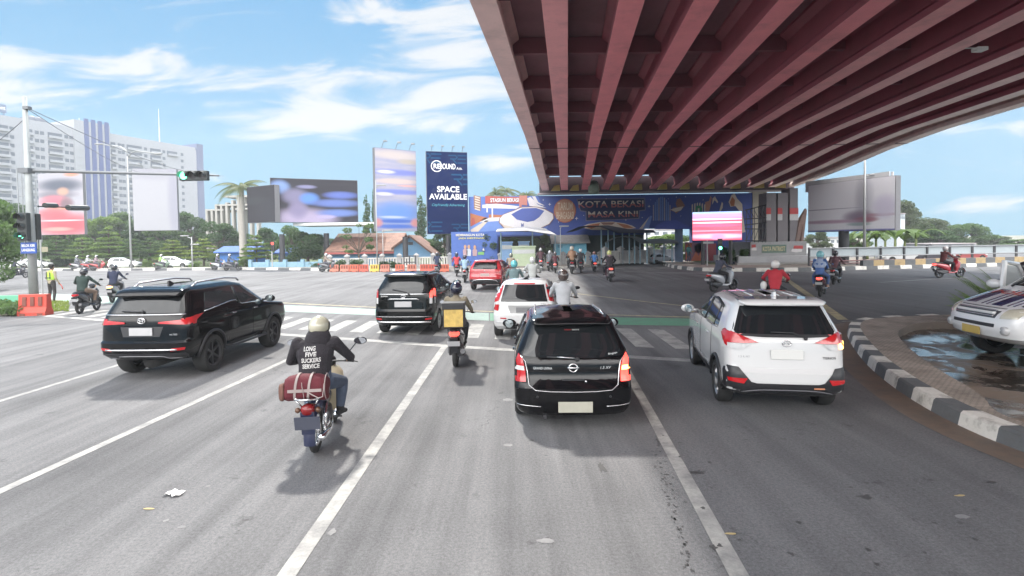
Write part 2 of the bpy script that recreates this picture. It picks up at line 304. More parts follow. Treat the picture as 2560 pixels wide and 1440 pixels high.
MROAD = asphalt('road_asphalt', (0.072, 0.072, 0.076), (0.185, 0.185, 0.19))
MSOIL = mat('soil', (0.16, 0.15, 0.10), 0.95, var=0.4, scale=0.4, bump=0.4)
MGRASS = mat('lawn', (0.075, 0.10, 0.035), 0.95, var=0.45, scale=0.8, bump=0.6)
MWHITE = worn('line_paint', (0.37, 0.365, 0.345), (0.14, 0.14, 0.145), amount=0.85, lo=0.37); MYEL = worn('yellow_line_paint', (0.42, 0.36, 0.20), amount=0.75, lo=0.4)
MGREEN = worn('green_lane_paint', (0.10, 0.26, 0.17), amount=0.5, lo=0.46); MMINT = worn('faded_green_paint', (0.24, 0.34, 0.305), (0.15, 0.165, 0.16), amount=0.6)
MPAVE = mat('paver', (0.27, 0.235, 0.205), 0.85, var=0.2, scale=4, dirt=0.35, bump=0.3)
def brick_mat(name, c1, c2, mortar, scale, dirt=True):
    mt = bpy.data.materials.new(name); nt, ns, lk = nodes(mt); b = ns['Principled BSDF']; b.inputs['Roughness'].default_value = 0.85
    tc = N(nt, 'ShaderNodeTexCoord'); br = N(nt, 'ShaderNodeTexBrick', Scale=scale); lk.new(tc.outputs['Object'], br.inputs['Vector'])
    br.inputs['Color1'].default_value = (*c1, 1); br.inputs['Color2'].default_value = (*c2, 1); br.inputs['Mortar'].default_value = (*mortar, 1); br.inputs['Mortar Size'].default_value = 0.03
    nz = N(nt, 'ShaderNodeTexNoise', Scale=1.3, Detail=8, Roughness=0.7); lk.new(tc.outputs['Object'], nz.inputs['Vector'])
    g = N(nt, 'ShaderNodeMapRange'); g.inputs[1].default_value = 0.3; g.inputs[2].default_value = 0.7; g.inputs[3].default_value = 0.6; g.inputs[4].default_value = 1.3; lk.new(nz.outputs['Fac'], g.inputs[0])
    q = N(nt, 'ShaderNodeMix'); q.data_type = 'RGBA'; q.blend_type = 'MULTIPLY'; q.inputs[0].default_value = 1; lk.new(br.outputs[0], q.inputs[6]); lk.new(g.outputs[0], q.inputs[7])
    lk.new(q.outputs[2], b.inputs['Base Color']); return mt
MPAVB = brick_mat('paving_blocks', (0.37, 0.31, 0.26), (0.29, 0.245, 0.21), (0.14, 0.12, 0.10), 5)
MTILE = brick_mat('roof_tiles', (0.33, 0.185, 0.135), (0.27, 0.15, 0.115), (0.14, 0.08, 0.06), 5)

def sheet(name, pts, z, mt, smooth=False):
    mb = MB(); mb.add([(p[0], p[1], z) for p in pts], [tuple(range(len(pts)))]); o = mb.build(name, mt, fix=False)
    if o.data.polygons[0].normal.z < 0: o.data.flip_normals()
    return struct(o)
sheet('ground', [(-1500, -120), (1500, -120), (1500, 2500), (-1500, 2500)], -0.012, MSOIL)
sheet('road', [(-260, -60), (260, -60), (260, 120), (-260, 120)], 0.0, MROAD)

def band(mb, pts, wd, z, mi=0):
    """strip of width wd (or list) along ground points"""
    n = len(pts); L = []; Rr = []
    for i, p in enumerate(pts):
        t = (Vector(pts[min(i+1, n-1)])-Vector(pts[max(i-1, 0)])).normalized(); q = Vector((-t.y, t.x, 0))*(wd/2)
        L.append((p[0]+q.x, p[1]+q.y, z)); Rr.append((p[0]-q.x, p[1]-q.y, z))
    for i in range(n-1): mb.add([Rr[i], Rr[i+1], L[i+1], L[i]], [(0, 1, 2, 3)], mi)
def gpl(*uv): return [gp(u, v) for u, v in uv]
def ext(p, q, d): # extend p away from q by d metres
    t = (p-q).normalized(); return p+t*d
lines = MB()
def lane(a, b, wd=0.14, e0=0.0, z=0.004):
    p, q = gp(*a), gp(*b)
    band(lines, [ext(p, q, e0), q], wd, z)
lane((716, 1440), (1110, 868), 0.15, 6); lane((1848, 1440), (1548, 892), 0.15, 6); lane((0, 1229), (757, 882), 0.13, 14); lane((0, 1003), (430, 872), 0.12, 30)
band(lines, gpl((105, 789), (400, 812), (700, 836), (1110, 865), (1290, 876), (1735, 902), (1800, 905)), 0.30, 0.006)
mk = lines.build('lane_marking', MWHITE, fix=False); struct(mk)
# zebra crossing stripes, parallel with the lanes
def lerpv(tab, u):
    for (u0, v0), (u1, v1) in zip(tab, tab[1:]):
        if u <= u1 or (u1, v1) == tab[-1]: return v0+(v1-v0)*(u-u0)/(u1-u0)
near = [(60, 783), (700, 822), (925, 832), (1300, 851), (1620, 869), (1760, 875)]; far = [(60, 768), (700, 791), (860, 801), (1300, 813), (1640, 824), (1760, 828)]
zb = MB(); a0 = gp(100, lerpv(near, 100)); ld = Vector((30/1380, 1, 0)).normalized()
def on_line(tab, x, y0):      # intersect lane-parallel ray with pixel polyline
    for (u0, v0), (u1, v1) in zip(tab, tab[1:]):
        p, q = gp(u0, v0), gp(u1, v1)
        d = q-p; den = d.x*ld.y-d.y*ld.x
        s = ((x-p.x)*ld.y-(y0-p.y)*ld.x)/den
        if -0.001 <= s <= 1.001: return p+d*s
    return None
x = -22.0
while x < 8:
    pa, pb = on_line(near, x, 14), on_line(far, x, 14)
    qa, qb = on_line(near, x+0.42, 14), on_line(far, x+0.42, 14)
    if pa and pb and qa and qb: zb.add([(p.x, p.y, 0.004) for p in (pa, qa, qb, pb)], [(0, 1, 2, 3)])
    x += 0.86
struct(zb.build('zebra_crossing', MWHITE, fix=False))
def strip(name, top, bot, mt, z):
    mb = MB(); T = gpl(*top); B_ = gpl(*bot)
    for i in range(len(T)-1): mb.add([(p.x, p.y, z) for p in (B_[i], B_[i+1], T[i+1], T[i])], [(0, 1, 2, 3)])
    return struct(mb.build(name, mt, fix=False))
strip('green_lane', [(1225, 783), (1480, 793), (1735, 797)], [(1225, 802), (1480, 811), (1735, 815)], MGREEN, 0.004)
strip('faded_lane', [(95, 733), (400, 747), (690, 762), (930, 773), (1222, 783)], [(95, 752), (400, 764), (690, 778), (930, 788), (1222, 802)], MMINT, 0.004)
yl = MB(); band(yl, gpl((700, 757), (930, 768), (1230, 779), (1730, 793)), 0.16, 0.004); band(yl, gpl((1430, 733), (1590, 752), (1710, 765), (1740, 785)), 0.13, 0.008)
band(yl, gpl((1955, 690), (2108, 800)), 0.3, 0.004); struct(yl.build('yellow_marking', MYEL, fix=False))
fl = MB(); band(fl, gpl((1560, 679), (1660, 682), (1780, 684)), 0.25, 0.004); band(fl, gpl((1500, 664), (1560, 673)), 0.2, 0.004)
for u0, u1, v0, v1 in ((2105, 2150, 804, 802), (2170, 2240, 800, 799), (2270, 2350, 797, 796)): band(fl, gpl((u0, v0), (u1, v1)), 0.1, 0.004)
band(fl, gpl((2200, 706), (2330, 698), (2420, 694)), 0.14, 0.004); band(fl, gpl((0, 712), (420, 694)), 0.2, 0.004)
struct(fl.build('white_marking', MWHITE, fix=False))
# repair patch in the junction, darker asphalt sheets on the right
MPATCH = asphalt('patched_asphalt', (0.11, 0.11, 0.115), (0.165, 0.165, 0.17))
sheet('road_patch', gpl((700, 733), (900, 722), (1140, 733), (1150, 768), (900, 760)), 0.0025, MPATCH)
MDARKA = asphalt('new_asphalt', (0.09, 0.09, 0.094), (0.14, 0.14, 0.146))
sheet('road_patch', [(p.x, p.y) for p in gpl((1700, 772), (2110, 796), (2560, 790), (2900, 760), (2800, 676), (2100, 684), (1800, 690), (1480, 720), (1500, 742))], 0.0022, MDARKA)
sheet('road_patch', [(p.x, p.y) for p in [ext(gp(1905, 1440), gp(1620, 1020), 6)]+gpl((1850, 1440), (1600, 1020), (1700, 925), (1740, 895), (2105, 870), (2140, 950), (2300, 1060), (2520, 1180))+[Vector((9.5, -4, 0))]], 0.0018, asphalt('lane_asphalt', (0.095, 0.095, 0.10), (0.155, 0.155, 0.16)))
# litter and stains on the road
def blob(name, u, v, rx, ry, z, mt, label=None, cat=None, n=13, jag=0.35, kind=None):
    c = gp(u, v); mb = MB(); pts = []
    for k in range(n):
        a = 2*math.pi*k/n; q = 1+rnd.uniform(-jag, jag); pts.append((c.x+rx*q*math.cos(a), c.y+ry*q*math.sin(a), z))
    mb.add(pts, [tuple(range(n))]); o = mb.build(name, mt, fix=False)
    return tag(o, label, cat, kind=kind)
MOIL = mat('oil_stain', (0.055, 0.055, 0.057), 0.6, var=0.3, scale=20)
for u, v, rx, ry in ((1503, 1168, .07, .22), (1742, 1182, .13, .09), (2003, 1086, .07, .05), (1958, 1098, .06, .04), (1328, 1101, .06, .04), (2160, 1243, .12, .07), (2480, 1207, .10, .05), (1865, 1100, .05, .04), (1365, 1139, .03, .02)):
    blob('oil_stain', u, v, rx*0.6, ry*0.6, 0.0045, MOIL, kind='structure', jag=0.5, n=19)
for k in range(70):
    t = k/70; u = 1640+(1705-1640)*t+rnd.gauss(0, 9)+ (t*t)*20; v = 1090+340*t+rnd.gauss(0, 4)
    blob('oil_stain', u, v, .007+.010*rnd.random(), .008+.014*rnd.random(), 0.0045, MOIL, kind='structure', n=7) if k < 70 else None
for k in range(34):
    u, v = rnd.uniform(1680, 2450), rnd.uniform(1070, 1420); q = rnd.uniform(.010, .028); blob('oil_stain', u, v, q, q*rnd.uniform(.6, 1.6), 0.0045, MOIL, kind='structure', jag=0.5, n=11)
MDUST = worn('pale_scuff', (0.25, 0.25, 0.25), (0.15, 0.15, 0.155), amount=1.0, lo=0.36)
for u, v, rx, ry in ((830, 1330, .04, .07), (415, 1302, .03, .03), (455, 1318, .05, .03), (1270, 1000, .10, .10), (1270, 1113, .07, .06), (1365, 1353, .09, .05), (520, 1216, .03, .02), (2405, 1292, .08, .05)):
    blob('chalk_scuff', u, v, rx*.8, ry*.8, 0.0035, MDUST, kind='structure', jag=0.22, n=17)
# crumpled white paper
mb = MB(); c = gp(434, 1237)
prev = []
for i in range(7):
    row = []
    for j in range(5):
        row.append((c.x+(i-3)*0.03+rnd.uniform(-.006, .006), c.y+(j-2)*0.025+0.02*math.sin(i*1.1), 0.012+0.035*rnd.random()*(1 if 0 < i < 6 else .2)))
    prev.append(row)
mb.rings(prev, cap=False, closed=False)
tag(mb.build('crumpled_paper', mat('paper', (0.75, 0.74, 0.72), 0.8), smooth=False), 'crumpled white paper lying on the grey asphalt of the left lane', 'litter')
MLEAF0 = mat('dry_leaf', (0.42, 0.33, 0.16), 0.8)
lf = [(372, 1273, 'tan scrap of card below the crumpled white paper'), (1827, 1336, 'thin pale leaf curled beside the right lane line'), (2400, 1240, 'small yellowish leaf on the dark asphalt below the kerb'), (1350, 1352, None)]
for u, v, lb in lf[:3]:
    o = blob('fallen_leaf', u, v, .05, .018, 0.006, MLEAF0, lb, 'litter', n=9, jag=0.3); o.rotation_euler = (0, 0, 0)

# ---------------------------------------------------------------- kerbs and pavements
MKW = mat('kerb_white', (0.58, 0.56, 0.52), 0.8, var=0.15, scale=5, dirt=0.75, bump=0.3); MKB = mat('kerb_black', (0.10, 0.105, 0.11), 0.8, var=0.35, scale=5, dirt=0.3, bump=0.3)
MKY = mat('kerb_yellow', (0.34, 0.25, 0.13), 0.8, var=0.2, scale=4, dirt=0.5)
def resample(pts, step):
    pts = [Vector((p[0], p[1], 0)) for p in pts]; sm = []
    for i in range(len(pts)-1):
        p0, p1, p2, p3 = pts[max(i-1, 0)], pts[i], pts[i+1], pts[min(i+2, len(pts)-1)]
        for k in range(12):
            t = k/12; sm.append(0.5*((2*p1)+(p2-p0)*t+(2*p0-5*p1+4*p2-p3)*t*t+(3*p1-p0-3*p2+p3)*t**3))
    sm.append(pts[-1]); out = [sm[0]]; acc = 0
    for a, b in zip(sm, sm[1:]):
        d = (b-a).length
        while acc+d >= step:
            t = (step-acc)/d; a = a+(b-a)*t; out.append(a.copy()); d = (b-a).length; acc = 0
        acc += d
    return out
def kerb(name, pts, wd, h, step, mats, sub=3, side=1, slope=0.04):
    P = resample(pts, step/sub); mb = MB()
    def off(i, d):
        t = (P[min(i+1, len(P)-1)]-P[max(i-1, 0)]).normalized(); return P[i]+Vector((-t.y, t.x, 0))*d*side
    for i in range(len(P)-1):
        mi = (i//sub) % 2; g = 0.0
        for (d0, z0), (d1, z1) in (((0, -0.02), (slope, h-0.03)), ((slope, h-0.03), (slope+0.03, h)), ((slope+0.03, h), (wd, h)), ((wd, h), (wd, -0.02))):
            a, b, c, d = off(i, d0), off(i+1, d0), off(i+1, d1), off(i, d1)
            mb.add([(a.x, a.y, z0), (b.x, b.y, z0), (c.x, c.y, z1), (d.x, d.y, z1)], [(0, 1, 2, 3)], mi)
    o = mb.build(name, mats, fix=False); bm = bmesh.new(); bm.from_mesh(o.data); bmesh.ops.remove_doubles(bm, verts=bm.verts, dist=0.001); bmesh.ops.recalc_face_normals(bm, faces=bm.faces); bm.to_mesh(o.data); bm.free()
    struct(o); return [off(i, wd) for i in range(len(P))], P
kpx = [(2780, 1215), (2560, 1132), (2440, 1084), (2330, 1030), (2230, 966), (2160, 905), (2122, 850), (2120, 824), (2150, 811), (2250, 803), (2360, 799), (2500, 794), (2700, 788)]
kin, kout = kerb('kerb', gpl(*kpx), 0.30, 0.20, 0.62, [MKW, MKB], side=-1)
gut = MB(); band(gut, kout, 0.9, 0.003); struct(gut.build('gutter', worn('gutter_grime', (0.17, 0.125, 0.095), (0.10, 0.09, 0.08), amount=0.8, lo=0.4), fix=False))
pit = gpl((2800, 1150), (2560, 1095), (2478, 1055), (2462, 1028), (2400, 985), (2330, 940), (2272, 892), (2246, 858), (2256, 840), (2295, 826), (2360, 822), (2500, 822), (2800, 820))
pitm = resample(pit, 0.25)
# raised paving between kerb and pit
mb = MB(); n = 60
def rs(P, n):
    L = [0]
    for a, b in zip(P, P[1:]): L.append(L[-1]+(b-a).length)
    out = []
    for k in range(n+1):
        s = L[-1]*k/n; i = max(j for j in range(len(L)) if L[j] <= s+1e-9); i = min(i, len(P)-2); t = (s-L[i])/max(1e-6, L[i+1]-L[i]); out.append(P[i]+(P[i+1]-P[i])*t)
    return out
A_, B_ = rs(kin, n), rs(pitm, n)
for i in range(n):
    mb.add([(A_[i].x, A_[i].y, .195), (A_[i+1].x, A_[i+1].y, .195), (B_[i+1].x, B_[i+1].y, .195), (B_[i].x, B_[i].y, .195)], [(0, 1, 2, 3)])
    mb.add([(B_[i].x, B_[i].y, .195), (B_[i+1].x, B_[i+1].y, .195), (B_[i+1].x, B_[i+1].y, .005), (B_[i].x, B_[i].y, .005)], [(0, 1, 2, 3)], 1)
struct(mb.build('pavement', [MPAVB, mat('pit_edge', (0.16, 0.13, 0.11), 0.8, dirt=0.6, scale=3)]))
# wet floor of the parking pit
mt = bpy.data.materials.new('wet_ground'); nt, ns, lk = nodes(mt); b = ns['Principled BSDF']; tcw = N(nt, 'ShaderNodeTexCoord')
nzw = N(nt, 'ShaderNodeTexNoise', Scale=0.75, Detail=8, Roughness=0.62, Distortion=1.2); lk.new(tcw.outputs['Object'], nzw.inputs['Vector'])
rw = N(nt, 'ShaderNodeMapRange'); rw.inputs[1].default_value = 0.45; rw.inputs[2].default_value = 0.60; lk.new(nzw.outputs['Fac'], rw.inputs[0])
cw = N(nt, 'ShaderNodeMix'); cw.data_type = 'RGBA'; cw.inputs[6].default_value = (0.03, 0.022, 0.017, 1); cw.inputs[7].default_value = (0.20, 0.155, 0.12, 1); lk.new(rw.outputs[0], cw.inputs[0]); lk.new(cw.outputs[2], b.inputs['Base Color'])
r2 = N(nt, 'ShaderNodeMapRange'); r2.inputs[3].default_value = 0.06; r2.inputs[4].default_value = 0.65; lk.new(rw.outputs[0], r2.inputs[0]); lk.new(r2.outputs[0], b.inputs['Roughness'])
nb = N(nt, 'ShaderNodeTexNoise', Scale=9, Detail=4); lk.new(tcw.outputs['Object'], nb.inputs['Vector']); bw = N(nt, 'ShaderNodeBump', Strength=0.25, Distance=0.01); lk.new(nb.outputs['Fac'], bw.inputs['Height']); lk.new(bw.outputs[0], b.inputs['Normal'])
sheet('wet_ground', [(p.x, p.y) for p in pitm]+[(26, 14.5), (22, 6)], 0.006, mt)
# far kerbs: the grass median on the left and the island under the flyover
fk = [(-500, 690), (-200, 683), (0, 678), (200, 677), (410, 676), (600, 675), (760, 676), (820, 679)]
i1, o1 = kerb('kerb', gpl(*fk), 0.3, 0.22, 1.5, [MKW, MKB], side=1)
lw = MB()
for k in range(len(i1)-1):
    if k % 3 == 0:
        a, b_ = i1[k], i1[min(k+3, len(i1)-1)]
        lw.add([(a.x, a.y, .20), (b_.x, b_.y, .20), (b_.x, b_.y+2.5, .20), (a.x, a.y+2.5, .20)], [(0, 1, 2, 3)])
struct(lw.build('median_strip', mat('median_paving', (0.30, 0.29, 0.26), 0.9, dirt=0.4, scale=1), fix=False))
sheet('lawn', [(-300, 74), (-22, 62), (-9, 58.5), (-4.5, 56), (0, 57), (0, 200), (-300, 260)], 0.03, MGRASS)
ik = [(1640, 650), (1653, 660), (1680, 670), (1731, 676.5), (1781, 678.5), (1860, 679), (2031, 678), (2165, 674), (2413, 668), (2700, 660)]
i2, o2 = kerb('kerb', gpl(*ik), 0.35, 0.28, 1.0, [MKW, MKB], side=1)
mb = MB()
for k in range(len(i2)-1):
    a, b_ = i2[k], i2[k+1]
    mb.add([(a.x, a.y, .27), (b_.x, b_.y, .27), (b_.x, 62, .27), (a.x, 62, .27)], [(0, 1, 2, 3)])
struct(mb.build('pavement', MPAVE, fix=False))
lawn2 = gpl((1710, 656), (1770, 668), (1840, 671), (1845, 655), (1790, 650)); sheet('lawn', [(p.x, p.y) for p in lawn2], 0.285, MGRASS)
# pavement at left behind the police officer and along the far fence
sheet('pavement', [(p.x, p.y) for p in gpl((-300, 800), (60, 790), (165, 776), (170, 757), (95, 742), (-300, 742))], 0.05, mat('left_pavement', (0.28, 0.25, 0.21), 0.9, dirt=0.5, scale=1.5))
fp = [(820, 676), (1000, 677), (1120, 679), (1250, 677), (1400, 672), (1500, 664), (1560, 655), (1610, 648)]
i3, o3 = kerb('kerb', gpl(*fp), 0.3, 0.18, 1.2, [MKW, mat('kerb_grey', (0.3, 0.29, 0.27), 0.85, dirt=0.5)], side=1)
mb = MB()
for k in range(len(i3)-1):
    a, b_ = i3[k], i3[k+1]; mb.add([(a.x, a.y, .17), (b_.x, b_.y, .17), (b_.x, b_.y+12, .17), (a.x, a.y+12, .17)], [(0, 1, 2, 3)])
struct(mb.build('pavement', MPAVE, fix=False))

# ---------------------------------------------------------------- flyover
VPX = 1420.0; bdir = Vector(((VPX-CX)/F, 1, 0)); YE = 57.0
ends = [1366, 1413, 1464, 1514, 1571, 1633, 1689, 1751, 1816, 1875, 1929, 1978]
def soff(y):
    tab = [(-60, 9.0), (20, 9.1), (34, 9.1), (40, 8.85), (46, 8.35), (52, 7.98), (57, 7.78)]
    for (a, za), (b, zb_) in zip(tab, tab[1:]):
        if y <= b: return za+(zb_-za)*(y-a)/(b-a)
    return tab[-1][1]
def bx(i, y): return (ends[i]-CX)/F*YE+(y-YE)*bdir.x
ys = [-9, -4, 0, 10, 20, 30, 34, 37, 40, 43, 46, 49, 52, 55, YE]
fly = thing('flyover', 'huge flyover with pale red beams spanning over the right half of the junction', 'bridge', (bx(5, YE), YE, 0))
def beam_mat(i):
    t = max(0, min(1, (i-5)/5)); base = Vector((0.85, 0.27, 0.30)); pale = Vector((0.84, 0.69, 0.63)); c = base.lerp(pale, t)  # right-hand beams fade to pale: haze and flare put into the paint colour
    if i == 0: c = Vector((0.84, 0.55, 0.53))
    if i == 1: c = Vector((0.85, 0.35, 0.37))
    return mat('beam_paint_haze%d' % i, c, 0.6, var=0.22, scale=0.9, dirt=0.28)
org = fly.location
def P3(x, y, z): return (x-org.x, y-org.y, z)
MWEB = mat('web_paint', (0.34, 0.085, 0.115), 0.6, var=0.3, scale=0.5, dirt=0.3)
for i in range(12):
    mb = MB(); rf = []; rw_ = []
    for y in ys:
        x, z = bx(i, y), soff(y); hw = 0.36
        prof = [(-hw, 0), (hw, 0), (hw, .22), (.14, .42), (.14, 1.15), (.4, 1.35), (.4, 1.45), (-.4, 1.45), (-.4, 1.35), (-.14, 1.15), (-.14, .42), (-hw, .22)]
        rf.append([P3(x+a, y, z+b) for a, b in prof])
    mb.rings(rf, True); 
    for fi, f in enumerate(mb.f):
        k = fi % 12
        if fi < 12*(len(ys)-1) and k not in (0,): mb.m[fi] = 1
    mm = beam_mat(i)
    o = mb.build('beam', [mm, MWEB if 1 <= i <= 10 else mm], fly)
# bolted splice joint across each beam
for i in range(12):
    mb = MB(); y = 38.2; x, z = bx(i, y), soff(y); mb.box((x-org.x, y-org.y, z+.015), (.76, .22, .06)); mb.build('splice_plate', mat('splice_dark', (0.16, 0.07, 0.075), .6, var=.3), fly)
# cross diaphragms
MBRACE = mat('brace_paint', (0.26, 0.09, 0.115), 0.6, var=0.35, scale=0.6, dirt=0.3)
for j, y in enumerate([2, 7, 12, 17, 22, 27, 32, 37, 42, 47, 52]):
    mb = MB()
    for i in range(11):
        x0, x1 = bx(i, y)+.15, bx(i+1, y)-.15; z = soff(y)
        mb.box(((x0+x1)/2-org.x, y-org.y, z+1.12), (x1-x0, 0.22, 0.62))
    mb.build('cross_brace', MBRACE, fly)
mb = MB(); rsd = []; xl, xr = -0.62, 0.62
for y in ys:
    z = soff(y)+1.455; x0, x1 = bx(0, y)+xl, bx(11, y)+xr; rsd.append([P3(x0, y, z), P3(x1, y, z), P3(x1, y, z+.3), P3(x0, y, z+.3)])
mb.rings(rsd); mb.build('deck', [mat('deck_concrete', (0.26, 0.12, 0.145), 0.85, var=0.35, scale=0.5, dirt=0.3)], fly)
for s, i in ((-1, 0), (1, 11)):
    mb = MB(); rsd = []
    for y in ys:
        z = soff(y)+1.76; x = bx(i, y)+s*0.5; rsd.append([P3(x-.12, y, z), P3(x+.12, y, z), P3(x+.08, y, z+.95), P3(x-.08, y, z+.95)])
    mb.rings(rsd); mb.build('parapet', mat('parapet_paint', (0.45, 0.36, 0.34), 0.7, dirt=0.2), fly)
MYB = mat('bearing_yellow', (0.42, 0.34, 0.10), 0.6, var=0.3, scale=2)
for i in range(12):
    mb = MB(); x = bx(i, YE)-org.x
    mb.prism([(x+.55, soff(YE)-.05), (x+1.5, soff(YE)-.05), (x+1.45, soff(YE)+.55), (x+.9, soff(YE)+.45)], 0.0, 0.5, 'XZ')
    if i < 11: mb.build('bearing_block', MYB, fly)
for u, v, yy in ((2450, 75, 16), (1470, 330, 20), (2107, 268, 22), (1408, 268, 26)):
    pass
p = at(2450, 78, 19.5)
mb = MB(); mb.box((p.x-org.x, p.y-org.y, soff(19.5)-.07), (.35, .3, .12)); mb.tube([P3(p.x-.5, p.y, soff(19.5)-.02), P3(p.x, p.y, soff(19.5)-.02)], .02)
tag(mb.build('deck_lamp', mat('lamp_white', (0.6, 0.6, 0.58), 0.4), fly))
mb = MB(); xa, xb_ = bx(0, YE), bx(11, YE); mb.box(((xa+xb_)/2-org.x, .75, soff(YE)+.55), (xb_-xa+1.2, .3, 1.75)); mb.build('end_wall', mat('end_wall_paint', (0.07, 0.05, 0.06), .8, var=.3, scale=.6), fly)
# ---------------------------------------------------------------- cars
MGLASS = mat('tinted_glass', (0.012, 0.014, 0.016), 0.03, var=0, spec=0.5); MGLASS2 = mat('side_glass', (0.03, 0.035, 0.038), 0.03, var=0, spec=0.9)
MBLK = mat('black_plastic', (0.022, 0.022, 0.025), 0.45, var=0.15, scale=8); MTYRE = mat('tyre_rubber', (0.022, 0.022, 0.022), 0.85, var=0.25, scale=10)
MCHR = mat('chrome', (0.75, 0.75, 0.76), 0.12, 1.0, var=0); MSILV = mat('alloy', (0.45, 0.45, 0.46), 0.3, 0.9, var=0.1)
MRED = mat('lamp_red', (0.42, 0.012, 0.016), 0.12, var=0.25, scale=14, coat=0.6); MREDON = mat('lamp_red_on', (0.6, 0.03, 0.02), 0.2, emit=(1, 0.07, 0.05), es=0.8, var=0)
MAMB = mat('lamp_amber_on', (0.9, 0.4, 0.1), 0.2, emit=(1, 0.42, 0.10), es=2.0, var=0); MCLR = mat('lamp_clear', (0.55, 0.55, 0.55), 0.12, var=0.3, scale=20, coat=0.5)
MPLATE = mat('plate_white', (0.40, 0.40, 0.41), 0.5, var=0.1, scale=9); MPLDK = mat('plate_grey', (0.17, 0.17, 0.18), 0.5, var=0.3, scale=9); MPLY = mat('plate_cream', (0.36, 0.35, 0.29), 0.5, var=0.2, scale=8)
MLET = mat('chrome_letter', (0.7, 0.7, 0.7), 0.25, 0.7, var=0); MWELL = mat('wheel_well', (0.008, 0.008, 0.008), 0.95, var=0)
MSTRIP = mat('silver_strip', (0.62, 0.62, 0.63), 0.25, 0.8, var=0)
MINT = mat('interior_dark', (0.03, 0.03, 0.03), 0.8, var=0.2)
def carpaint(name, c, rough=0.3): return mat(name, c, rough, var=0.05, scale=1.5, coat=1.0 if max(c) > .1 else .55, spec=.5 if max(c) > .1 else .1)

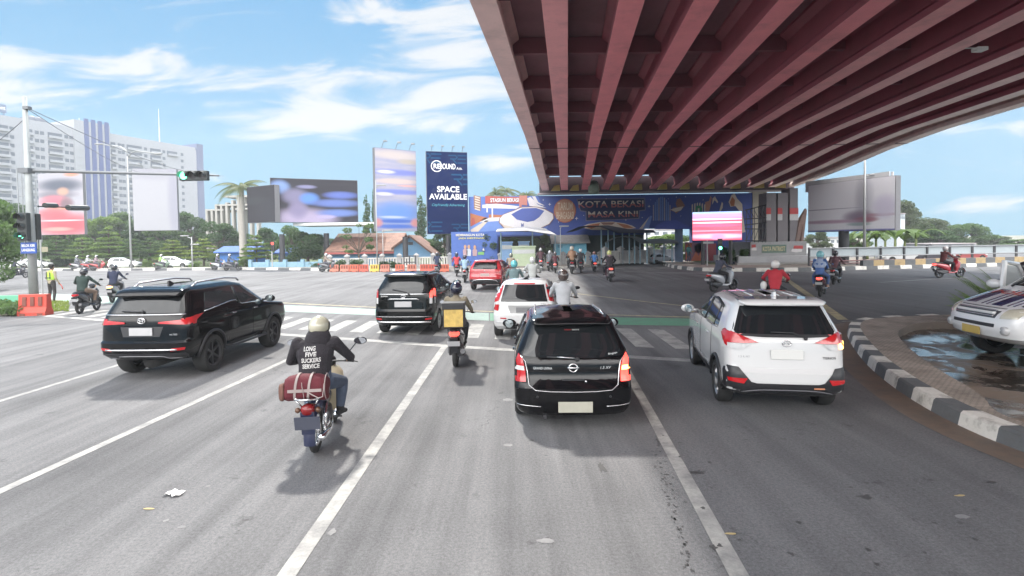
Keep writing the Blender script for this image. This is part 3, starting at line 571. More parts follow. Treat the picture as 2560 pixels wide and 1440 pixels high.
class Car:
    """levels: (z, rear_y, front_y, half_width); body runs from y=0 (rear) to y=L (front)"""
    def __init__(s, levels, L, W, nd=0.26, ne=3.2, fd=0.5, fe=2.6):
        s.lv = levels; s.L = L; s.W = W; s.rd = nd; s.re = ne; s.fd = fd; s.fe = fe
    def at(s, z):
        lv = s.lv
        if z <= lv[0][0]: return lv[0][1:]
        for i in range(len(lv)-1):
            if z <= lv[i+1][0]:
                t = (z-lv[i][0])/(lv[i+1][0]-lv[i][0]); return tuple(a+(b-a)*t for a, b in zip(lv[i][1:], lv[i+1][1:]))
        return lv[-1][1:]
    def bar(s, y): return 1-0.035*((y-s.L*0.5)/(s.L*0.5))**2
    def rear(s, x, z):
        yr, yf, w = s.at(z); q = min(1, abs(x)/(w*0.967)); return yr+s.rd*(1-(1-q**s.re)**(1/s.re))
    def front(s, x, z):
        yr, yf, w = s.at(z); q = min(1, abs(x)/(w*0.967)); return yf-s.fd*(1-(1-q**s.fe)**(1/s.fe))
    def side(s, y, z):
        yr, yf, w = s.at(z); f = 1
        if y < yr+s.rd: f = max(0, 1-(min(1, (yr+s.rd-y)/s.rd))**s.re)**(1/s.re)
        if y > yf-s.fd: f = max(0, 1-(min(1, (y-yf+s.fd)/s.fd))**s.fe)**(1/s.fe)
        return w*f*s.bar(y)
    def topz(s, x, y, z0, z1):   # height of the bonnet / screen surface above (x, y): front(x, z) = y
        for _ in range(40):
            zm = (z0+z1)/2
            if s.front(x, zm) > y: z0 = zm
            else: z1 = zm
        return (z0+z1)/2
    def body(s, cap=(0.03, 0.05), nz=26):
        zs = []
        for a, b in zip(s.lv, s.lv[1:]):
            k = max(1, int(round((b[0]-a[0])/0.06)), 3 if abs(b[2]-a[2]) > .5 else 1)
            zs += [a[0]+(b[0]-a[0])*i/k for i in range(k)]
        zs.append(s.lv[-1][0]); rs = []
        def ring(z, sc_=1.0, zz=None):
            yr, yf, w = s.at(z); half = []
            if sc_ < 1: 
                ym = (yr+yf)/2; yr = ym+(yr-ym)*sc_; yf = ym+(yf-ym)*sc_; w *= sc_
            for k in range(9):
                th = math.pi/2*k/8; half.append((w*math.sin(th)**(2/s.re), yr+s.rd*(1-math.cos(th)**(2/s.re))))
            for k in range(1, 12): half.append((w, yr+s.rd+(yf-s.fd-yr-s.rd)*k/12))
            for k in range(9):
                th = math.pi/2*(1-k/8); half.append((w*math.sin(th)**(2/s.fe), yf-s.fd*(1-math.cos(th)**(2/s.fe))))
            pts = [(x*s.bar(y), y) for x, y in half]
            full = pts+[(-x, y) for x, y in pts[-2:0:-1]]
            return [(x, y, zz if zz is not None else z) for x, y in full]
        rs = [ring(s.lv[0][0], .93, s.lv[0][0]-.01)]+[ring(z) for z in zs]
        zt = s.lv[-1][0]
        for q, dz in ((.93, cap[0]*.8), (.75, cap[0]*1.2), (.45, cap[1]), (.12, cap[1]*1.08)): rs.append(ring(zt, q, zt+dz))
        mb = MB(); mb.rings(rs, True); return mb
    def _patch(s, poly, fn, off, thick, grid=0.07):
        bm = bmesh.new(); vs = [bm.verts.new((a, b, 0)) for a, b in poly]; bm.faces.new(vs)
        for ax in (0, 1):
            lo = min(p[ax] for p in poly); hi = max(p[ax] for p in poly); k = int((hi-lo)/grid)
            for i in range(1, k+1):
                c = lo+(hi-lo)*i/(k+1); nrm = (1, 0, 0) if ax == 0 else (0, 1, 0); co = (c, 0, 0) if ax == 0 else (0, c, 0)
                bmesh.ops.bisect_plane(bm, geom=list(bm.verts)+list(bm.edges)+list(bm.faces), plane_co=co, plane_no=nrm, dist=1e-5)
        bed = [e for e in bm.edges if e.is_boundary]; r = bmesh.ops.extrude_edge_only(bm, edges=bed)
        low = set(g for g in r['geom'] if isinstance(g, bmesh.types.BMVert))
        for v in bm.verts: v.co = fn(v.co.x, v.co.y, off if v not in low else off-thick)
        bmesh.ops.recalc_face_normals(bm, faces=bm.faces)
        return bm
    def _emit(s, bm, name, mt, parent, smooth=True):
        me = bpy.data.meshes.new(name); bm.to_mesh(me); bm.free(); me.materials.append(mt)
        if smooth: me.polygons.foreach_set('use_smooth', [True]*len(me.polygons)); me.set_sharp_from_angle(angle=R(40))
        return link(name, me, parent)
    def rear_patch(s, name, poly, mt, parent, off=0.006, thick=0.02, grid=0.06):
        return s._emit(s._patch(poly, lambda a, b, o: (a, s.rear(a, b)-o, b), off, thick, grid), name, mt, parent)
    def front_patch(s, name, poly, mt, parent, off=0.006, thick=0.02, grid=0.07):
        return s._emit(s._patch(poly, lambda a, b, o: (a, s.front(a, b)+o, b), off, thick, grid), name, mt, parent)
    def top_patch(s, name, poly, mt, parent, z0, z1, off=0.006, thick=0.012, grid=0.08):
        return s._emit(s._patch(poly, lambda a, b, o: (a, b, s.topz(a, b, z0, z1)+o), off, thick, grid), name, mt, parent)
    def side_patch(s, name, poly, sd, mt, parent, off=0.005, thick=0.02, grid=0.08):
        return s._emit(s._patch(poly, lambda a, b, o: (sd*(s.side(a, b)+o), a, b), off, thick, grid), name, mt, parent)
    def rear_line(s, name, pts, wd, mt, parent, off=0.012):
        mb = MB(); mb.tube([(x, s.rear(x, z)-off, z) for x, z in pts], wd/2, 6); return mb.build(name, mt, parent, True)
    def side_line(s, name, pts, wd, sd, mt, parent, off=0.008):
        mb = MB(); mb.tube([(sd*(s.side(y, z)+off), y, z) for y, z in pts], wd/2, 6); return mb.build(name, mt, parent, True)
    def rear_text(s, name, txt, x, z, width, height, mt, parent, bold=0.0, shear=0.0, tilt=0.0):
        mb = MB(); me = text_mesh(txt, 1.0, bold=bold, shear=shear); vs = [v.co.copy() for v in me.vertices]
        xs = [v.x for v in vs]; ys_ = [v.y for v in vs]; w = max(xs)-min(xs); h = max(ys_)-min(ys_); cx, cy = (max(xs)+min(xs))/2, (max(ys_)+min(ys_))/2
        P = []
        for v in vs:
            a = x+(v.x-cx)*width/w; b_ = z+(v.y-cy)*height/h+(v.x-cx)*width/w*tilt; P.append((a, s.rear(a, b_)-0.014, b_))
        mb.add(P, [tuple(f.vertices) for f in me.polygons]); bpy.data.meshes.remove(me); return mb.build(name, mt, parent, fix=False)
def ring_emblem(mb, c, rx, rz, r, ys_=None, seg=24):
    mb.tube([(c[0]+rx*math.cos(2*math.pi*k/seg), c[1], c[2]+rz*math.sin(2*math.pi*k/seg)) for k in range(seg+1)], r, 5)
def mirror_poly(p): return [(-a, b) for a, b in p][::-1]
_wheel = {}
def wheel_meshes(r, w, spokes=5, rimf=0.66, dark=False):
    key = (r, w, spokes, dark)
    if key in _wheel: return _wheel[key]
    t = MB(); h = w/2
    t.lathe([(r*rimf, -h*.8), (r*rimf+.02, -h), (r-.03, -h), (r-.006, -h*.75), (r, -h*.3), (r, h*.3), (r-.006, h*.75), (r-.03, h), (r*rimf+.02, h), (r*rimf, h*.8), (r*rimf, -h*.8)], 'X', seg=32)
    q = MB(); q.lathe([(r*rimf+.005, h*.86), (r*rimf-.02, h*.7), (r*rimf-.03, -h*.8)], 'X', seg=32); 
    q.lathe([(.0001, h*.62), (.05, h*.62), (.06, h*.4)], 'X', seg=16)
    for k in range(spokes):
        a = 2*math.pi*k/spokes; M = Matrix.Rotation(a, 4, 'X')
        q.add([(h*.30, -.035, .03), (h*.30, .035, .03), (h*.5, .028, r*rimf-.01), (h*.5, -.028, r*rimf-.01), (h*.62, -.022, .03), (h*.62, .022, .03), (h*.72, .018, r*rimf-.01), (h*.72, -.018, r*rimf-.01)],
              [(4, 5, 6, 7), (0, 4, 7, 3), (1, 2, 6, 5)], 0, M)
    d = MB(); d.lathe([(.0001, -h*.5), (r*rimf-.01, -h*.5)], 'X', seg=24)
    tm = t.mesh('tyre', True); tm.materials.append(MTYRE); tm.set_sharp_from_angle(angle=R(35)); rm = q.mesh('rim', False); rm.materials.append(mat('dark_alloy', (0.05, 0.05, 0.055), 0.35, 0.6) if dark else MSILV)
    dm = d.mesh('brake_disc', False); dm.materials.append(MWELL)
    _wheel[key] = (tm, rm, dm); return _wheel[key]
def add_wheels(car, root, yr, yf, r, w, track, spokes=5, dark=False, sides=(1, -1)):
    tm, rm, dm = wheel_meshes(r, w, spokes, dark=dark)
    for y in (yr, yf):
        for sd in sides:
            o = link('wheel', tm, root); o.location = (sd*(track-w/2), y, r); o.rotation_euler = (0, 0, 0 if sd > 0 else math.pi)
            q = link('rim', rm, o); d = link('brake_disc', dm, o)
def finish_body(car, mb, root, paint, yr, yf, r, track, w, name='body', arch=1.12, smooth_ang=32):
    o = mb.build(name, [paint, MWELL], root, True)
    for y in (yr, yf):
        for sd in (1, -1):
            c = MB(); c.lathe([(r*arch, sd*(track-w-.06)), (r*arch, sd*(track+.3))], 'X', c=(0, y, r+.01), seg=28, cap=True, mi=0)
            me = c.mesh('cut'); me.materials.append(MWELL); co = link('cut', me); md = o.modifiers.new('b', 'BOOLEAN'); md.object = co; md.operation = 'DIFFERENCE'; md.solver = 'EXACT'
            try: md.material_mode = 'TRANSFER'
            except Exception: pass
    cuts = [m_.object for m_ in o.modifiers]; par = o.parent; o.parent = None
    me = evald(o, name); o.modifiers.clear(); o.data = me; o.parent = par
    for c in cuts: bpy.data.objects.remove(c)
    me.set_sharp_from_angle(angle=R(smooth_ang)); return o
def door_mirror(root, x, y, z, sd, mt, s=1.0):
    mb = MB(); mb.sphere((x+sd*.17*s, y, z), (.13*s, .06*s, .085*s), 14, 8); mb.box((x+sd*.03, y, z-.03), (.12, .05, .04))
    o = mb.build('mirror', mt, root, True)
    g = MB(); g.lathe([(.0001, -.062*s), (.075*s, -.058*s)], 'Y', c=(x+sd*.17*s, y, z), seg=14); g.build('mirror_glass', mat('mirror_glass', (.6, .68, .7), .03, .9, var=0), o)
    return o
def place(root, u, v, head, s=1.0, dx=0.0):
    p = gp(u, v); root.location = (p.x, p.y, 0); root.rotation_euler = (0, 0, -R(head)); root.scale = (s, s, s)
def plate(car, root, x, z, w, h, mt, off=0.02):
    mb = MB(); y = car.rear(x, z)-off; mb.box((x, y, z), (w, .012, h)); o = mb.build('number_plate', mt, root, bevel=.004)
    return o
def wiper(car, root, pts, mt=None, off=0.03):
    mb = MB(); mb.tube([(x, car.rear(x, z)-off, z) for x, z in pts], .011, 5); mb.sphere((pts[-1][0], car.rear(*pts[-1])-.03, pts[-1][1]), .03, 8, 5); return mb.build('wiper', mt or MBLK, root, True)
def handles(car, root, sd, ys_, z, mt):
    for y in ys_:
        mb = MB(); x = sd*(car.side(y, z)+.02); mb.box((x, y, z), (.03, .16, .028)); mb.build('door_handle', mt, root, bevel=.008)
def roof_fin(root, y, z, mt):
    mb = MB(); mb.prism([(-.09, 0), (.10, 0), (-.04, .075), (-.08, .075)], -.018, .018, 'YZ', M=Matrix.Translation((0, y, z))); mb.build('antenna', mt, root)
def seam(car, root, sd, y, z0, z1):
    car.side_line('door_seam', [(y+.02*math.sin(k), z0+(z1-z0)*k/6) for k in range(7)], .01, sd, MWELL, root, off=0.0)

# ---- black SUV (left)
L, W = 4.78, 1.86
K = Car([(.42, .16, L-.22, .84), (.52, .03, L-.08, .90), (.66, 0, L-.02, .925), (.76, .0, L, .93), (.80, .05, L, .93), (1.02, .07, L-.06, .93), (1.10, .08, L-.2, .93), (1.17, .09, L-.75, .915), (1.22, .10, L-1.15, .90), (1.30, .13, L-1.28, .885), (1.74, .36, L-2.02, .715), (1.79, .42, L-2.3, .66)], L, W)
P = carpaint('black_car_paint', (0.004, 0.004, 0.005), 0.12)
suv = thing('suv', 'black seven-seat SUV with roof rails and red slanted tail lamps in the left lane', 'car')
finish_body(K, K.body(), suv, P, .95, 3.70, .39, .93, .27)
add_wheels(K, suv, .95, 3.70, .39, .27, .925, 6, dark=True)
K.rear_patch('rear_window', [(-.68, 1.33), (.68, 1.33), (.63, 1.60), (-.63, 1.60)], MGLASS, suv)
sp_ = MB(); sp_.loft([(0.22, 0, 1.66, .62, .03), (.34, 0, 1.72, .68, .06), (.62, 0, 1.80, .66, .03)], 16, 3.5); sp_.build('spoiler', P, suv, True)
K.rear_line('chrome_strip', [(x/10*.80, 1.30) for x in range(-10, 11)], .022, MCHR, suv)
lamp = [(.33, 1.135), (.60, 1.12), (.91, 1.10), (.925, 1.22), (.75, 1.20), (.34, 1.165)]
for pl_ in (lamp, mirror_poly(lamp)): K.rear_patch('tail_lamp', pl_, MRED, suv, .022, .05)
for sd in (1, -1):
    K.side_patch('tail_lamp', [(.16, 1.10), (.40, 1.17), (.66, 1.27), (.40, 1.26), (.16, 1.22)], sd, MRED, suv, .012)
plate(K, suv, 0, .98, .46, .15, MPLATE)
K.rear_patch('plate_recess', [(-.36, .88), (.36, .88), (.42, 1.07), (-.42, 1.07)], MBLK, suv, .004)
mb = MB(); y = K.rear(0, 1.17)-.02; ring_emblem(mb, (0, y, 1.19), .075, .052, .008); ring_emblem(mb, (0, y-.004, 1.19), .028, .05, .007); ring_emblem(mb, (0, y-.004, 1.212), .055, .024, .006); mb.build('emblem', MCHR, suv, True)
K.rear_text('badge_lettering', '4x2 TRD', .62, .92, .14, .03, MLET, suv)
wiper(K, suv, [(-.42, 1.37), (-.1, 1.36), (.0, 1.36)])
for q in ([(.58, .60), (.82, .62), (.84, .67), (.62, .66)],): 
    for pl_ in (q, mirror_poly(q)): K.rear_patch('reflector', pl_, MRED, suv, .012)
K.rear_line('bumper_strip', [(x/10*.7, .63) for x in range(-10, 11)], .035, MSTRIP, suv)
K.rear_line('bumper_strip', [(x/10*.72, .50-.05*(abs(x) > 6)) for x in range(-10, 11)], .03, mat('dark_chrome', (.2, .2, .21), .3, .8), suv)
K.rear_patch('lower_bumper', [(-.80, .43), (.80, .43), (.88, .56), (-.88, .56)], MBLK, suv, .01)
for sd in (1, -1):
    K.side_patch('side_window', [(.75, 1.335), (1.95, 1.42), (2.1, 1.31), (3.35, 1.25), (3.05, 1.45), (2.55, 1.69), (2.0, 1.715), (.95, 1.66)], sd, MGLASS2, suv)
    K.side_line('chrome_strip', [(.70, 1.30), (1.2, 1.345), (1.75, 1.40), (1.95, 1.40), (2.15, 1.295), (2.8, 1.275), (3.4, 1.235)], .022, sd, MCHR, suv)
    K.side_line('window_pillar', [(2.06, 1.32), (2.02, 1.7)], .07, sd, P, suv, .002)
    for y in (1.55, 2.6): seam(K, suv, sd, y, .55, 1.28)
    handles(K, suv, sd, (1.75, 2.72), 1.14, MCHR)
    door_mirror(suv, sd*.86, 3.28, 1.30, sd, P)
    mb = MB(); mb.tube([(sd*.60, .75, 1.80), (sd*.60, .9, 1.875), (sd*.58, 2.0, 1.90), (sd*.56, 2.55, 1.86), (sd*.56, 2.65, 1.80)], .02, 6); mb.build('roof_rail', MSTRIP, suv, True)
    mb = MB(); mb.tube([(sd*.86, 1.45, .45), (sd*.97, 1.6, .43), (sd*.97, 3.1, .43), (sd*.86, 3.25, .45)], .045, 8, flat=.6); mb.build('running_board', MBLK, suv, True)
    for y in (.95, 3.70):
        mb = MB(); mb.tube([(sd*(K.side(y+.47*math.cos(a), max(.45, .4+.47*math.sin(a)))+.01), y+.47*math.cos(a), .40+.47*math.sin(a)) for a in [math.pi*k/14 for k in range(15)]], .03, 6); mb.build('wheel_arch', MBLK, suv, True)
roof_fin(suv, 1.0, 1.84, MBLK); mb = MB(); mb.tube([(0, .3, .36), (0, 1.6, .36)], .16, 8); mb.build('spare_wheel', MTYRE, suv, True)
place(suv, 352, 957, 1.5, .97)

# ---- black hatchback MPV (centre)
L, W = 4.42, 1.69
K = Car([(.18, .14, L-.2, .76), (.26, .05, L-.08, .81), (.40, .0, L-.02, .84), (.58, .0, L, .845), (.64, .06, L, .845), (.74, .10, L-.05, .845), (.86, .11, L-.25, .84), (.93, .12, L-.7, .83), (.98, .14, L-1.05, .82), (1.05, .18, L-1.15, .805), (1.43, .46, L-2.0, .625), (1.49, .55, L-2.3, .57)], L, W)
P = carpaint('black_metallic', (0.004, 0.004, 0.005), 0.13)
mpv = thing('hatchback', 'black five-door MPV with its right tail lamp lit, nearest car in the middle lane', 'car')
finish_body(K, K.body((.025, .05)), mpv, P, .85, 3.45, .31, .83, .2); add_wheels(K, mpv, .85, 3.45, .31, .2, .825, 7)
K.rear_patch('rear_window', [(-.70, 1.0), (-.3, .98), (.3, .98), (.70, 1.0), (.57, 1.38), (.5, 1.40), (-.5, 1.40), (-.57, 1.38)], MGLASS, mpv)
sp_ = MB(); sp_.loft([(0.30, 0, 1.425, .53, .02), (.40, 0, 1.455, .59, .04), (.62, 0, 1.50, .57, .03)], 16, 3.5); sp_.build('spoiler', P, mpv, True)
lamp = [(.655, .66), (.80, .655), (.825, .78), (.80, .93), (.755, 1.03), (.70, .97), (.66, .82)]
for sd, pl_ in ((1, lamp), (-1, mirror_poly(lamp))):
    tl = K.rear_patch('tail_lamp', pl_, MRED if sd < 0 else MREDON, mpv, .022, .06)
    mid = [(.675, .81), (.81, .81), (.815, .87), (.68, .87)]
    K.rear_patch('lamp_lens', mid if sd > 0 else mirror_poly(mid), MAMB if sd > 0 else MCLR, tl, .027, .01)
if True:
    K.rear_line('chrome_strip', [(-.73, 1.0), (-.66, .93), (-.635, .80), (-.61, .62), (-.52, .56), (-.3, .545), (0, .54), (.3, .545), (.52, .56), (.61, .62), (.635, .80), (.66, .93), (.73, 1.0)], .014, MSTRIP, mpv, .008)
mb = MB(); y = K.rear(0, .845)-.02; ring_emblem(mb, (0, y, .85), .058, .055, .011); mb.box((0, y-.004, .85), (.16, .012, .026)); mb.build('emblem', MCHR, mpv, True)
K.rear_text('badge_lettering', 'GRAND LIVINA', -.42, .845, .26, .035, MLET, mpv, bold=.01); K.rear_text('badge_lettering', '1.5 XV', .45, .85, .15, .036, MLET, mpv, bold=.01, shear=.2)
K.rear_text('window_sticker', 'Bingjaya', .56, 1.03, .13, .028, mat('sticker_white', (.6, .6, .6), .5), mpv, tilt=.12)
wt = mat('sticker_red', (.5, .03, .03), .5); K.rear_text('window_sticker', 'NISSAN', -.05, 1.335, .09, .014, wt, mpv); K.rear_text('window_sticker', 'SERVICE', .06, 1.335, .10, .014, mat('sticker_white', (.6, .6, .6), .5), mpv)
wiper(K, mpv, [(-.36, 1.0), (-.1, .985), (.06, .965)]); mb = MB(); mb.tube([(-.22, K.rear(-.22, 1.0)-.045, 1.0), (.02, K.rear(0, .98)-.045, .985)], .008, 5); mb.build('wiper_blade', MSTRIP, mpv, True)
plate(K, mpv, .02, .33, .47, .15, MPLY)
mb = MB(); mb.box((0, K.rear(0, .68)-.005, .69), (.3, .02, .02)); mb.build('tailgate_handle', MBLK, mpv); mb = MB(); mb.sphere((.17, K.rear(.17, .66)-.01, .67), .018, 10, 6); mb.build('key_lock', MCHR, mpv, True)
for x in (-.5, .5):
    mb = MB(); mb.sphere((x, K.rear(x, .47), .47), .016, 8, 5); mb.build('parking_sensor', MBLK, mpv, True)
for sd in (1, -1): K.rear_line('bumper_strip', [(sd*(.45+.37*k/8), .33+.015*(k/8)) for k in range(9)], .012, MSTRIP, mpv, .004)
for sd in (1, -1):
    K.side_patch('side_window', [(.75, 1.02), (2.6, .99), (3.15, .985), (2.85, 1.15), (2.35, 1.37), (1.6, 1.39), (.95, 1.34)], sd, MGLASS2, mpv)
    K.side_line('window_pillar', [(1.85, 1.0), (1.8, 1.38)], .06, sd, P, mpv, .001); K.side_line('window_pillar', [(1.0, 1.01), (1.05, 1.36)], .06, sd, P, mpv, .001)
    for y in (1.3, 2.3): seam(K, mpv, sd, y, .35, .97)
    handles(K, mpv, sd, (1.5, 2.5), .86, P); door_mirror(mpv, sd*.80, 2.98, 1.05, sd, P)
    mb = MB(); mb.tube([(sd*.50, .72, 1.512), (sd*.51, 1.2, 1.522), (sd*.49, 1.95, 1.515)], .014, 6); mb.build('roof_rail', MSTRIP, mpv, True)
mb = MB(); mb.box((-.4, .05, .2), (.05, .1, .05)); mb.build('exhaust', MBLK, mpv)
place(mpv, 1436, 1078, 1.6, .98)

# ---- white SUV (right)
L, W = 4.42, 1.70
K = Car([(.30, .16, L-.25, .76), (.38, .04, L-.10, .83), (.50, .0, L-.02, .85), (.66, .0, L, .85), (.72, .05, L, .85), (.95, .07, L-.05, .85), (1.05, .08, L-.25, .845), (1.12, .09, L-.8, .835), (1.17, .11, L-1.1, .825), (1.24, .15, L-1.2, .81), (1.62, .38, L-1.95, .655), (1.68, .44, L-2.2, .60)], L, W)
P = carpaint('white_car_paint', (0.58, 0.58, 0.58), 0.25)
wsv = thing('suv', 'white SUV with black lower bumper and right indicator lit beside the striped kerb', 'car')
finish_body(K, K.body((.025, .045)), wsv, P, .86, 3.55, .34, .84, .22); add_wheels(K, wsv, .86, 3.55, .34, .22, .85, 5)
K.rear_patch('rear_window', [(-.66, 1.215), (.66, 1.215), (.70, 1.25), (.57, 1.60), (-.57, 1.60), (-.70, 1.25)], MGLASS, wsv)
K.rear_patch('rear_window_frame', [(-.74, 1.19), (-.3, 1.17), (.3, 1.17), (.74, 1.19), (.60, 1.615), (-.60, 1.615)], MBLK, wsv, .002)
sp_ = MB(); sp_.loft([(.20, 0, 1.645, .55, .022), (.30, 0, 1.67, .61, .035), (.60, 0, 1.70, .60, .03)], 16, 3.5); sp_.build('spoiler', P, wsv, True)
mb = MB(); mb.box((0, .19, 1.645), (.3, .02, .02)); mb.build('brake_lamp', MCLR, wsv)
lamp = [(.38, 1.10), (.55, 1.085), (.83, 1.08), (.845, 1.20), (.78, 1.26), (.60, 1.19)]; low = [(.50, 1.075), (.60, .995), (.845, .99), (.845, 1.075)]
for sd in (1, -1):
    tl = K.rear_patch('tail_lamp', lamp if sd > 0 else mirror_poly(lamp), MRED, wsv, .026, .06)
    K.rear_patch('lamp_lens', low if sd > 0 else mirror_poly(low), MCLR, tl, .022, .05)
    if sd > 0: K.rear_patch('indicator', [(.73, 1.01), (.85, 1.0), (.85, 1.10), (.73, 1.09)], MAMB, tl, .032, .05)
    K.side_patch('tail_lamp', [(.17, 1.0), (.30, 1.07), (.52, 1.22), (.40, 1.26), (.17, 1.22)], sd, MRED, wsv, .014)
mb = MB(); ring_emblem(mb, (0, K.rear(0, 1.09)-.02, 1.09), .06, .042, .008); mb.tube([(-.045, K.rear(0, 1.08)-.02, 1.075), (.0, K.rear(0, 1.1)-.024, 1.115), (.03, K.rear(0, 1.08)-.02, 1.075)], .006, 5); mb.build('emblem', MCHR, wsv, True)
K.rear_text('badge_lettering', '1.5 R MT', -.58, .885, .15, .03, MLET, wsv); K.rear_text('badge_lettering', 'TERIOS', .58, .885, .19, .034, MBLK, wsv, bold=.012)
plate(K, wsv, 0, .93, .44, .14, mat('plate_pale', (.62, .62, .60), .5, var=.06))
wiper(K, wsv, [(-.2, 1.245), (.1, 1.24), (.22, 1.19), (.26, 1.165)])
clad = [(-.845, .31), (.845, .31), (.85, .66), (.80, .74), (.66, .73), (.50, .53), (.42, .51), (-.42, .51), (-.50, .53), (-.66, .73), (-.80, .74), (-.85, .66)]
K.rear_patch('bumper_cladding', clad, MBLK, wsv, .016, .04)
K.rear_line('bumper_strip', [(x/10*.62, .42-.06*(abs(x)/10)**4) for x in range(-10, 11)], .02, mat('grey_plastic', (.1, .1, .11), .4), wsv, .03)
for q in ([(.60, .50), (.80, .52), (.81, .57), (.55, .58)],):
    for pl_ in (q, mirror_poly(q)): K.rear_patch('reflector', pl_, MRED, wsv, .024)
mb = MB(); mb.box((.42, K.rear(.42, .46)-.03, .455), (.14, .01, .02)); mb.build('bumper_sticker', mat('sticker_orange', (.5, .2, .1), .5), wsv)
for sd in (1, -1):
    K.side_patch('side_window', [(.85, 1.22), (1.3, 1.19), (3.1, 1.17), (2.75, 1.40), (2.35, 1.56), (1.5, 1.60), (.98, 1.52)], sd, MGLASS2, wsv)
    K.side_line('window_pillar', [(1.95, 1.2), (1.9, 1.58)], .05, sd, MBLK, wsv, .001); K.side_line('window_pillar', [(1.15, 1.2), (1.15, 1.55)], .035, sd, MBLK, wsv, .001)
    K.side_line('rain_visor', [(.98, 1.53), (1.5, 1.605), (2.3, 1.58), (2.75, 1.42)], .05, sd, MBLK, wsv, .01); K.side_line('chrome_strip', [(.85, 1.205), (1.3, 1.18), (3.1, 1.16)], .018, sd, MSTRIP, wsv)
    for y in (1.3, 2.35): seam(K, wsv, sd, y, .5, 1.16)
    handles(K, wsv, sd, (1.55, 2.6), 1.02, MCHR); door_mirror(wsv, sd*.82, 3.0, 1.25, sd, P)
    K.side_patch('sill_cladding', [(1.25, .31), (3.15, .31), (3.15, .45), (1.25, .45)], sd, MBLK, wsv, .012)
    for y in (.86, 3.55):
        mb = MB(); mb.tube([(sd*(K.side(y+.41*math.cos(a), max(.4, .35+.41*math.sin(a)))+.008), y+.41*math.cos(a), .35+.41*math.sin(a)) for a in [math.pi*k/14 for k in range(15)]], .03, 6); mb.build('wheel_arch', MBLK, wsv, True)
    mb = MB(); mb.tube([(sd*.50, .65, 1.705), (sd*.51, 1.4, 1.72), (sd*.5, 2.0, 1.715)], .008, 5); mb.build('roof_groove', MBLK, wsv, True)
for x in (-.3, -.1, .1, .3):
    mb = MB(); mb.tube([(x, .8, 1.722), (x, 1.9, 1.728)], .008, 5); mb.build('roof_rib', P, wsv, True)
roof_fin(wsv, .75, 1.715, P)
place(wsv, 1970, 1048, 10.0, .97)

# ---- black MPV (middle distance)
L, W = 4.14, 1.66
def mpv_levels(L, w, z0, zb, H):
    return [(z0, .16, L-.2, w-.07), (z0+.10, .04, L-.06, w-.02), (z0+.25, 0, L-.02, w), (z0+.40, .0, L, w), (z0+.46, .05, L, w), (zb-.2, .07, L-.05, w), (zb-.10, .08, L-.3, w-.005), (zb-.02, .09, L-.75, w-.015), (zb+.03, .10, L-.95, w-.03), (zb+.10, .13, L-1.05, w-.045), (H-.07, .36, L-1.85, w-.2), (H, .45, L-2.15, w-.26)]
K = Car(mpv_levels(L, .83, .26, 1.13, 1.62), L, W)
P = carpaint('black_green_paint', (0.004, 0.005, 0.005), 0.14)
av = thing('minivan', 'black minivan with tall red and clear tail lamps stopped across the zebra crossing', 'car')
finish_body(K, K.body((.025, .045)), av, P, .78, 3.43, .31, .82, .2); add_wheels(K, av, .78, 3.43, .31, .2, .825, 7)
K.rear_patch('rear_window', [(-.68, 1.15), (.68, 1.15), (.58, 1.55), (-.58, 1.55)], MGLASS, av)
sp_ = MB(); sp_.loft([(.22, 0, 1.585, .55, .02), (.32, 0, 1.615, .59, .035), (.6, 0, 1.645, .58, .03)], 14, 3.5); sp_.build('spoiler', P, av, True)
K.rear_line('chrome_strip', [(x/10*.70, 1.115) for x in range(-10, 11)], .022, MCHR, av); K.rear_line('chrome_strip', [(x/10*.42, .99-.03*(abs(x) == 10)) for x in range(-10, 11)], .022, MCHR, av)
up_ = [(.70, 1.02), (.80, 1.02), (.815, 1.14), (.79, 1.24), (.74, 1.25), (.705, 1.16)]; lo_ = [(.70, .86), (.81, .86), (.81, 1.015), (.70, 1.015)]
for sd in (1, -1):
    tl = K.rear_patch('tail_lamp', up_ if sd > 0 else mirror_poly(up_), MREDON if sd > 0 else MRED, av, .024, .06)
    K.rear_patch('lamp_lens', lo_ if sd > 0 else mirror_poly(lo_), MCLR if sd > 0 else MCLR, tl, .020, .05)
plate(K, av, 0, .85, .46, .15, MPLATE); mb = MB(); y = K.rear(0, 1.05)-.015; ring_emblem(mb, (0, y, 1.055), .06, .042, .008); ring_emblem(mb, (0, y, 1.055), .022, .04, .006); mb.build('emblem', MCHR, av, True)
K.rear_text('badge_lettering', 'AVANZA', -.52, 1.06, .2, .03, MLET, av); wiper(K, av, [(-.3, 1.24), (.1, 1.17), (.16, 1.10)])
K.rear_line('bumper_strip', [(x/10*.72, .37) for x in range(-10, 11)], .05, MSTRIP, av, .0); K.rear_line('bumper_strip', [(x/10*.76, .52) for x in range(-10, 11)], .012, MSTRIP, av, .004)
for q in ([(.58, .43), (.76, .44), (.76, .485), (.60, .475)],):
    for pl_ in (q, mirror_poly(q)): K.rear_patch('reflector', pl_, MRED, av, .012)
for sd in (1, -1):
    K.side_patch('side_window', [(.7, 1.17), (3.05, 1.15), (2.75, 1.36), (2.35, 1.53), (1.5, 1.55), (.85, 1.5)], sd, MGLASS2, av)
    for y in (1.0, 1.85): K.side_line('window_pillar', [(y, 1.16), (y, 1.53)], .05, sd, P, av, .001)
    for y in (1.25, 2.25): seam(K, av, sd, y, .4, 1.12)
    handles(K, av, sd, (1.45, 2.4), 1.0, P); door_mirror(av, sd*.79, 2.85, 1.22, sd, P)
    mb = MB(); mb.tube([(sd*.52, .8, 1.66), (sd*.52, 2.0, 1.67)], .018, 5); mb.build('roof_rail', MSTRIP, av, True)
place(av, 1008, 841, 4.5, 1.03)

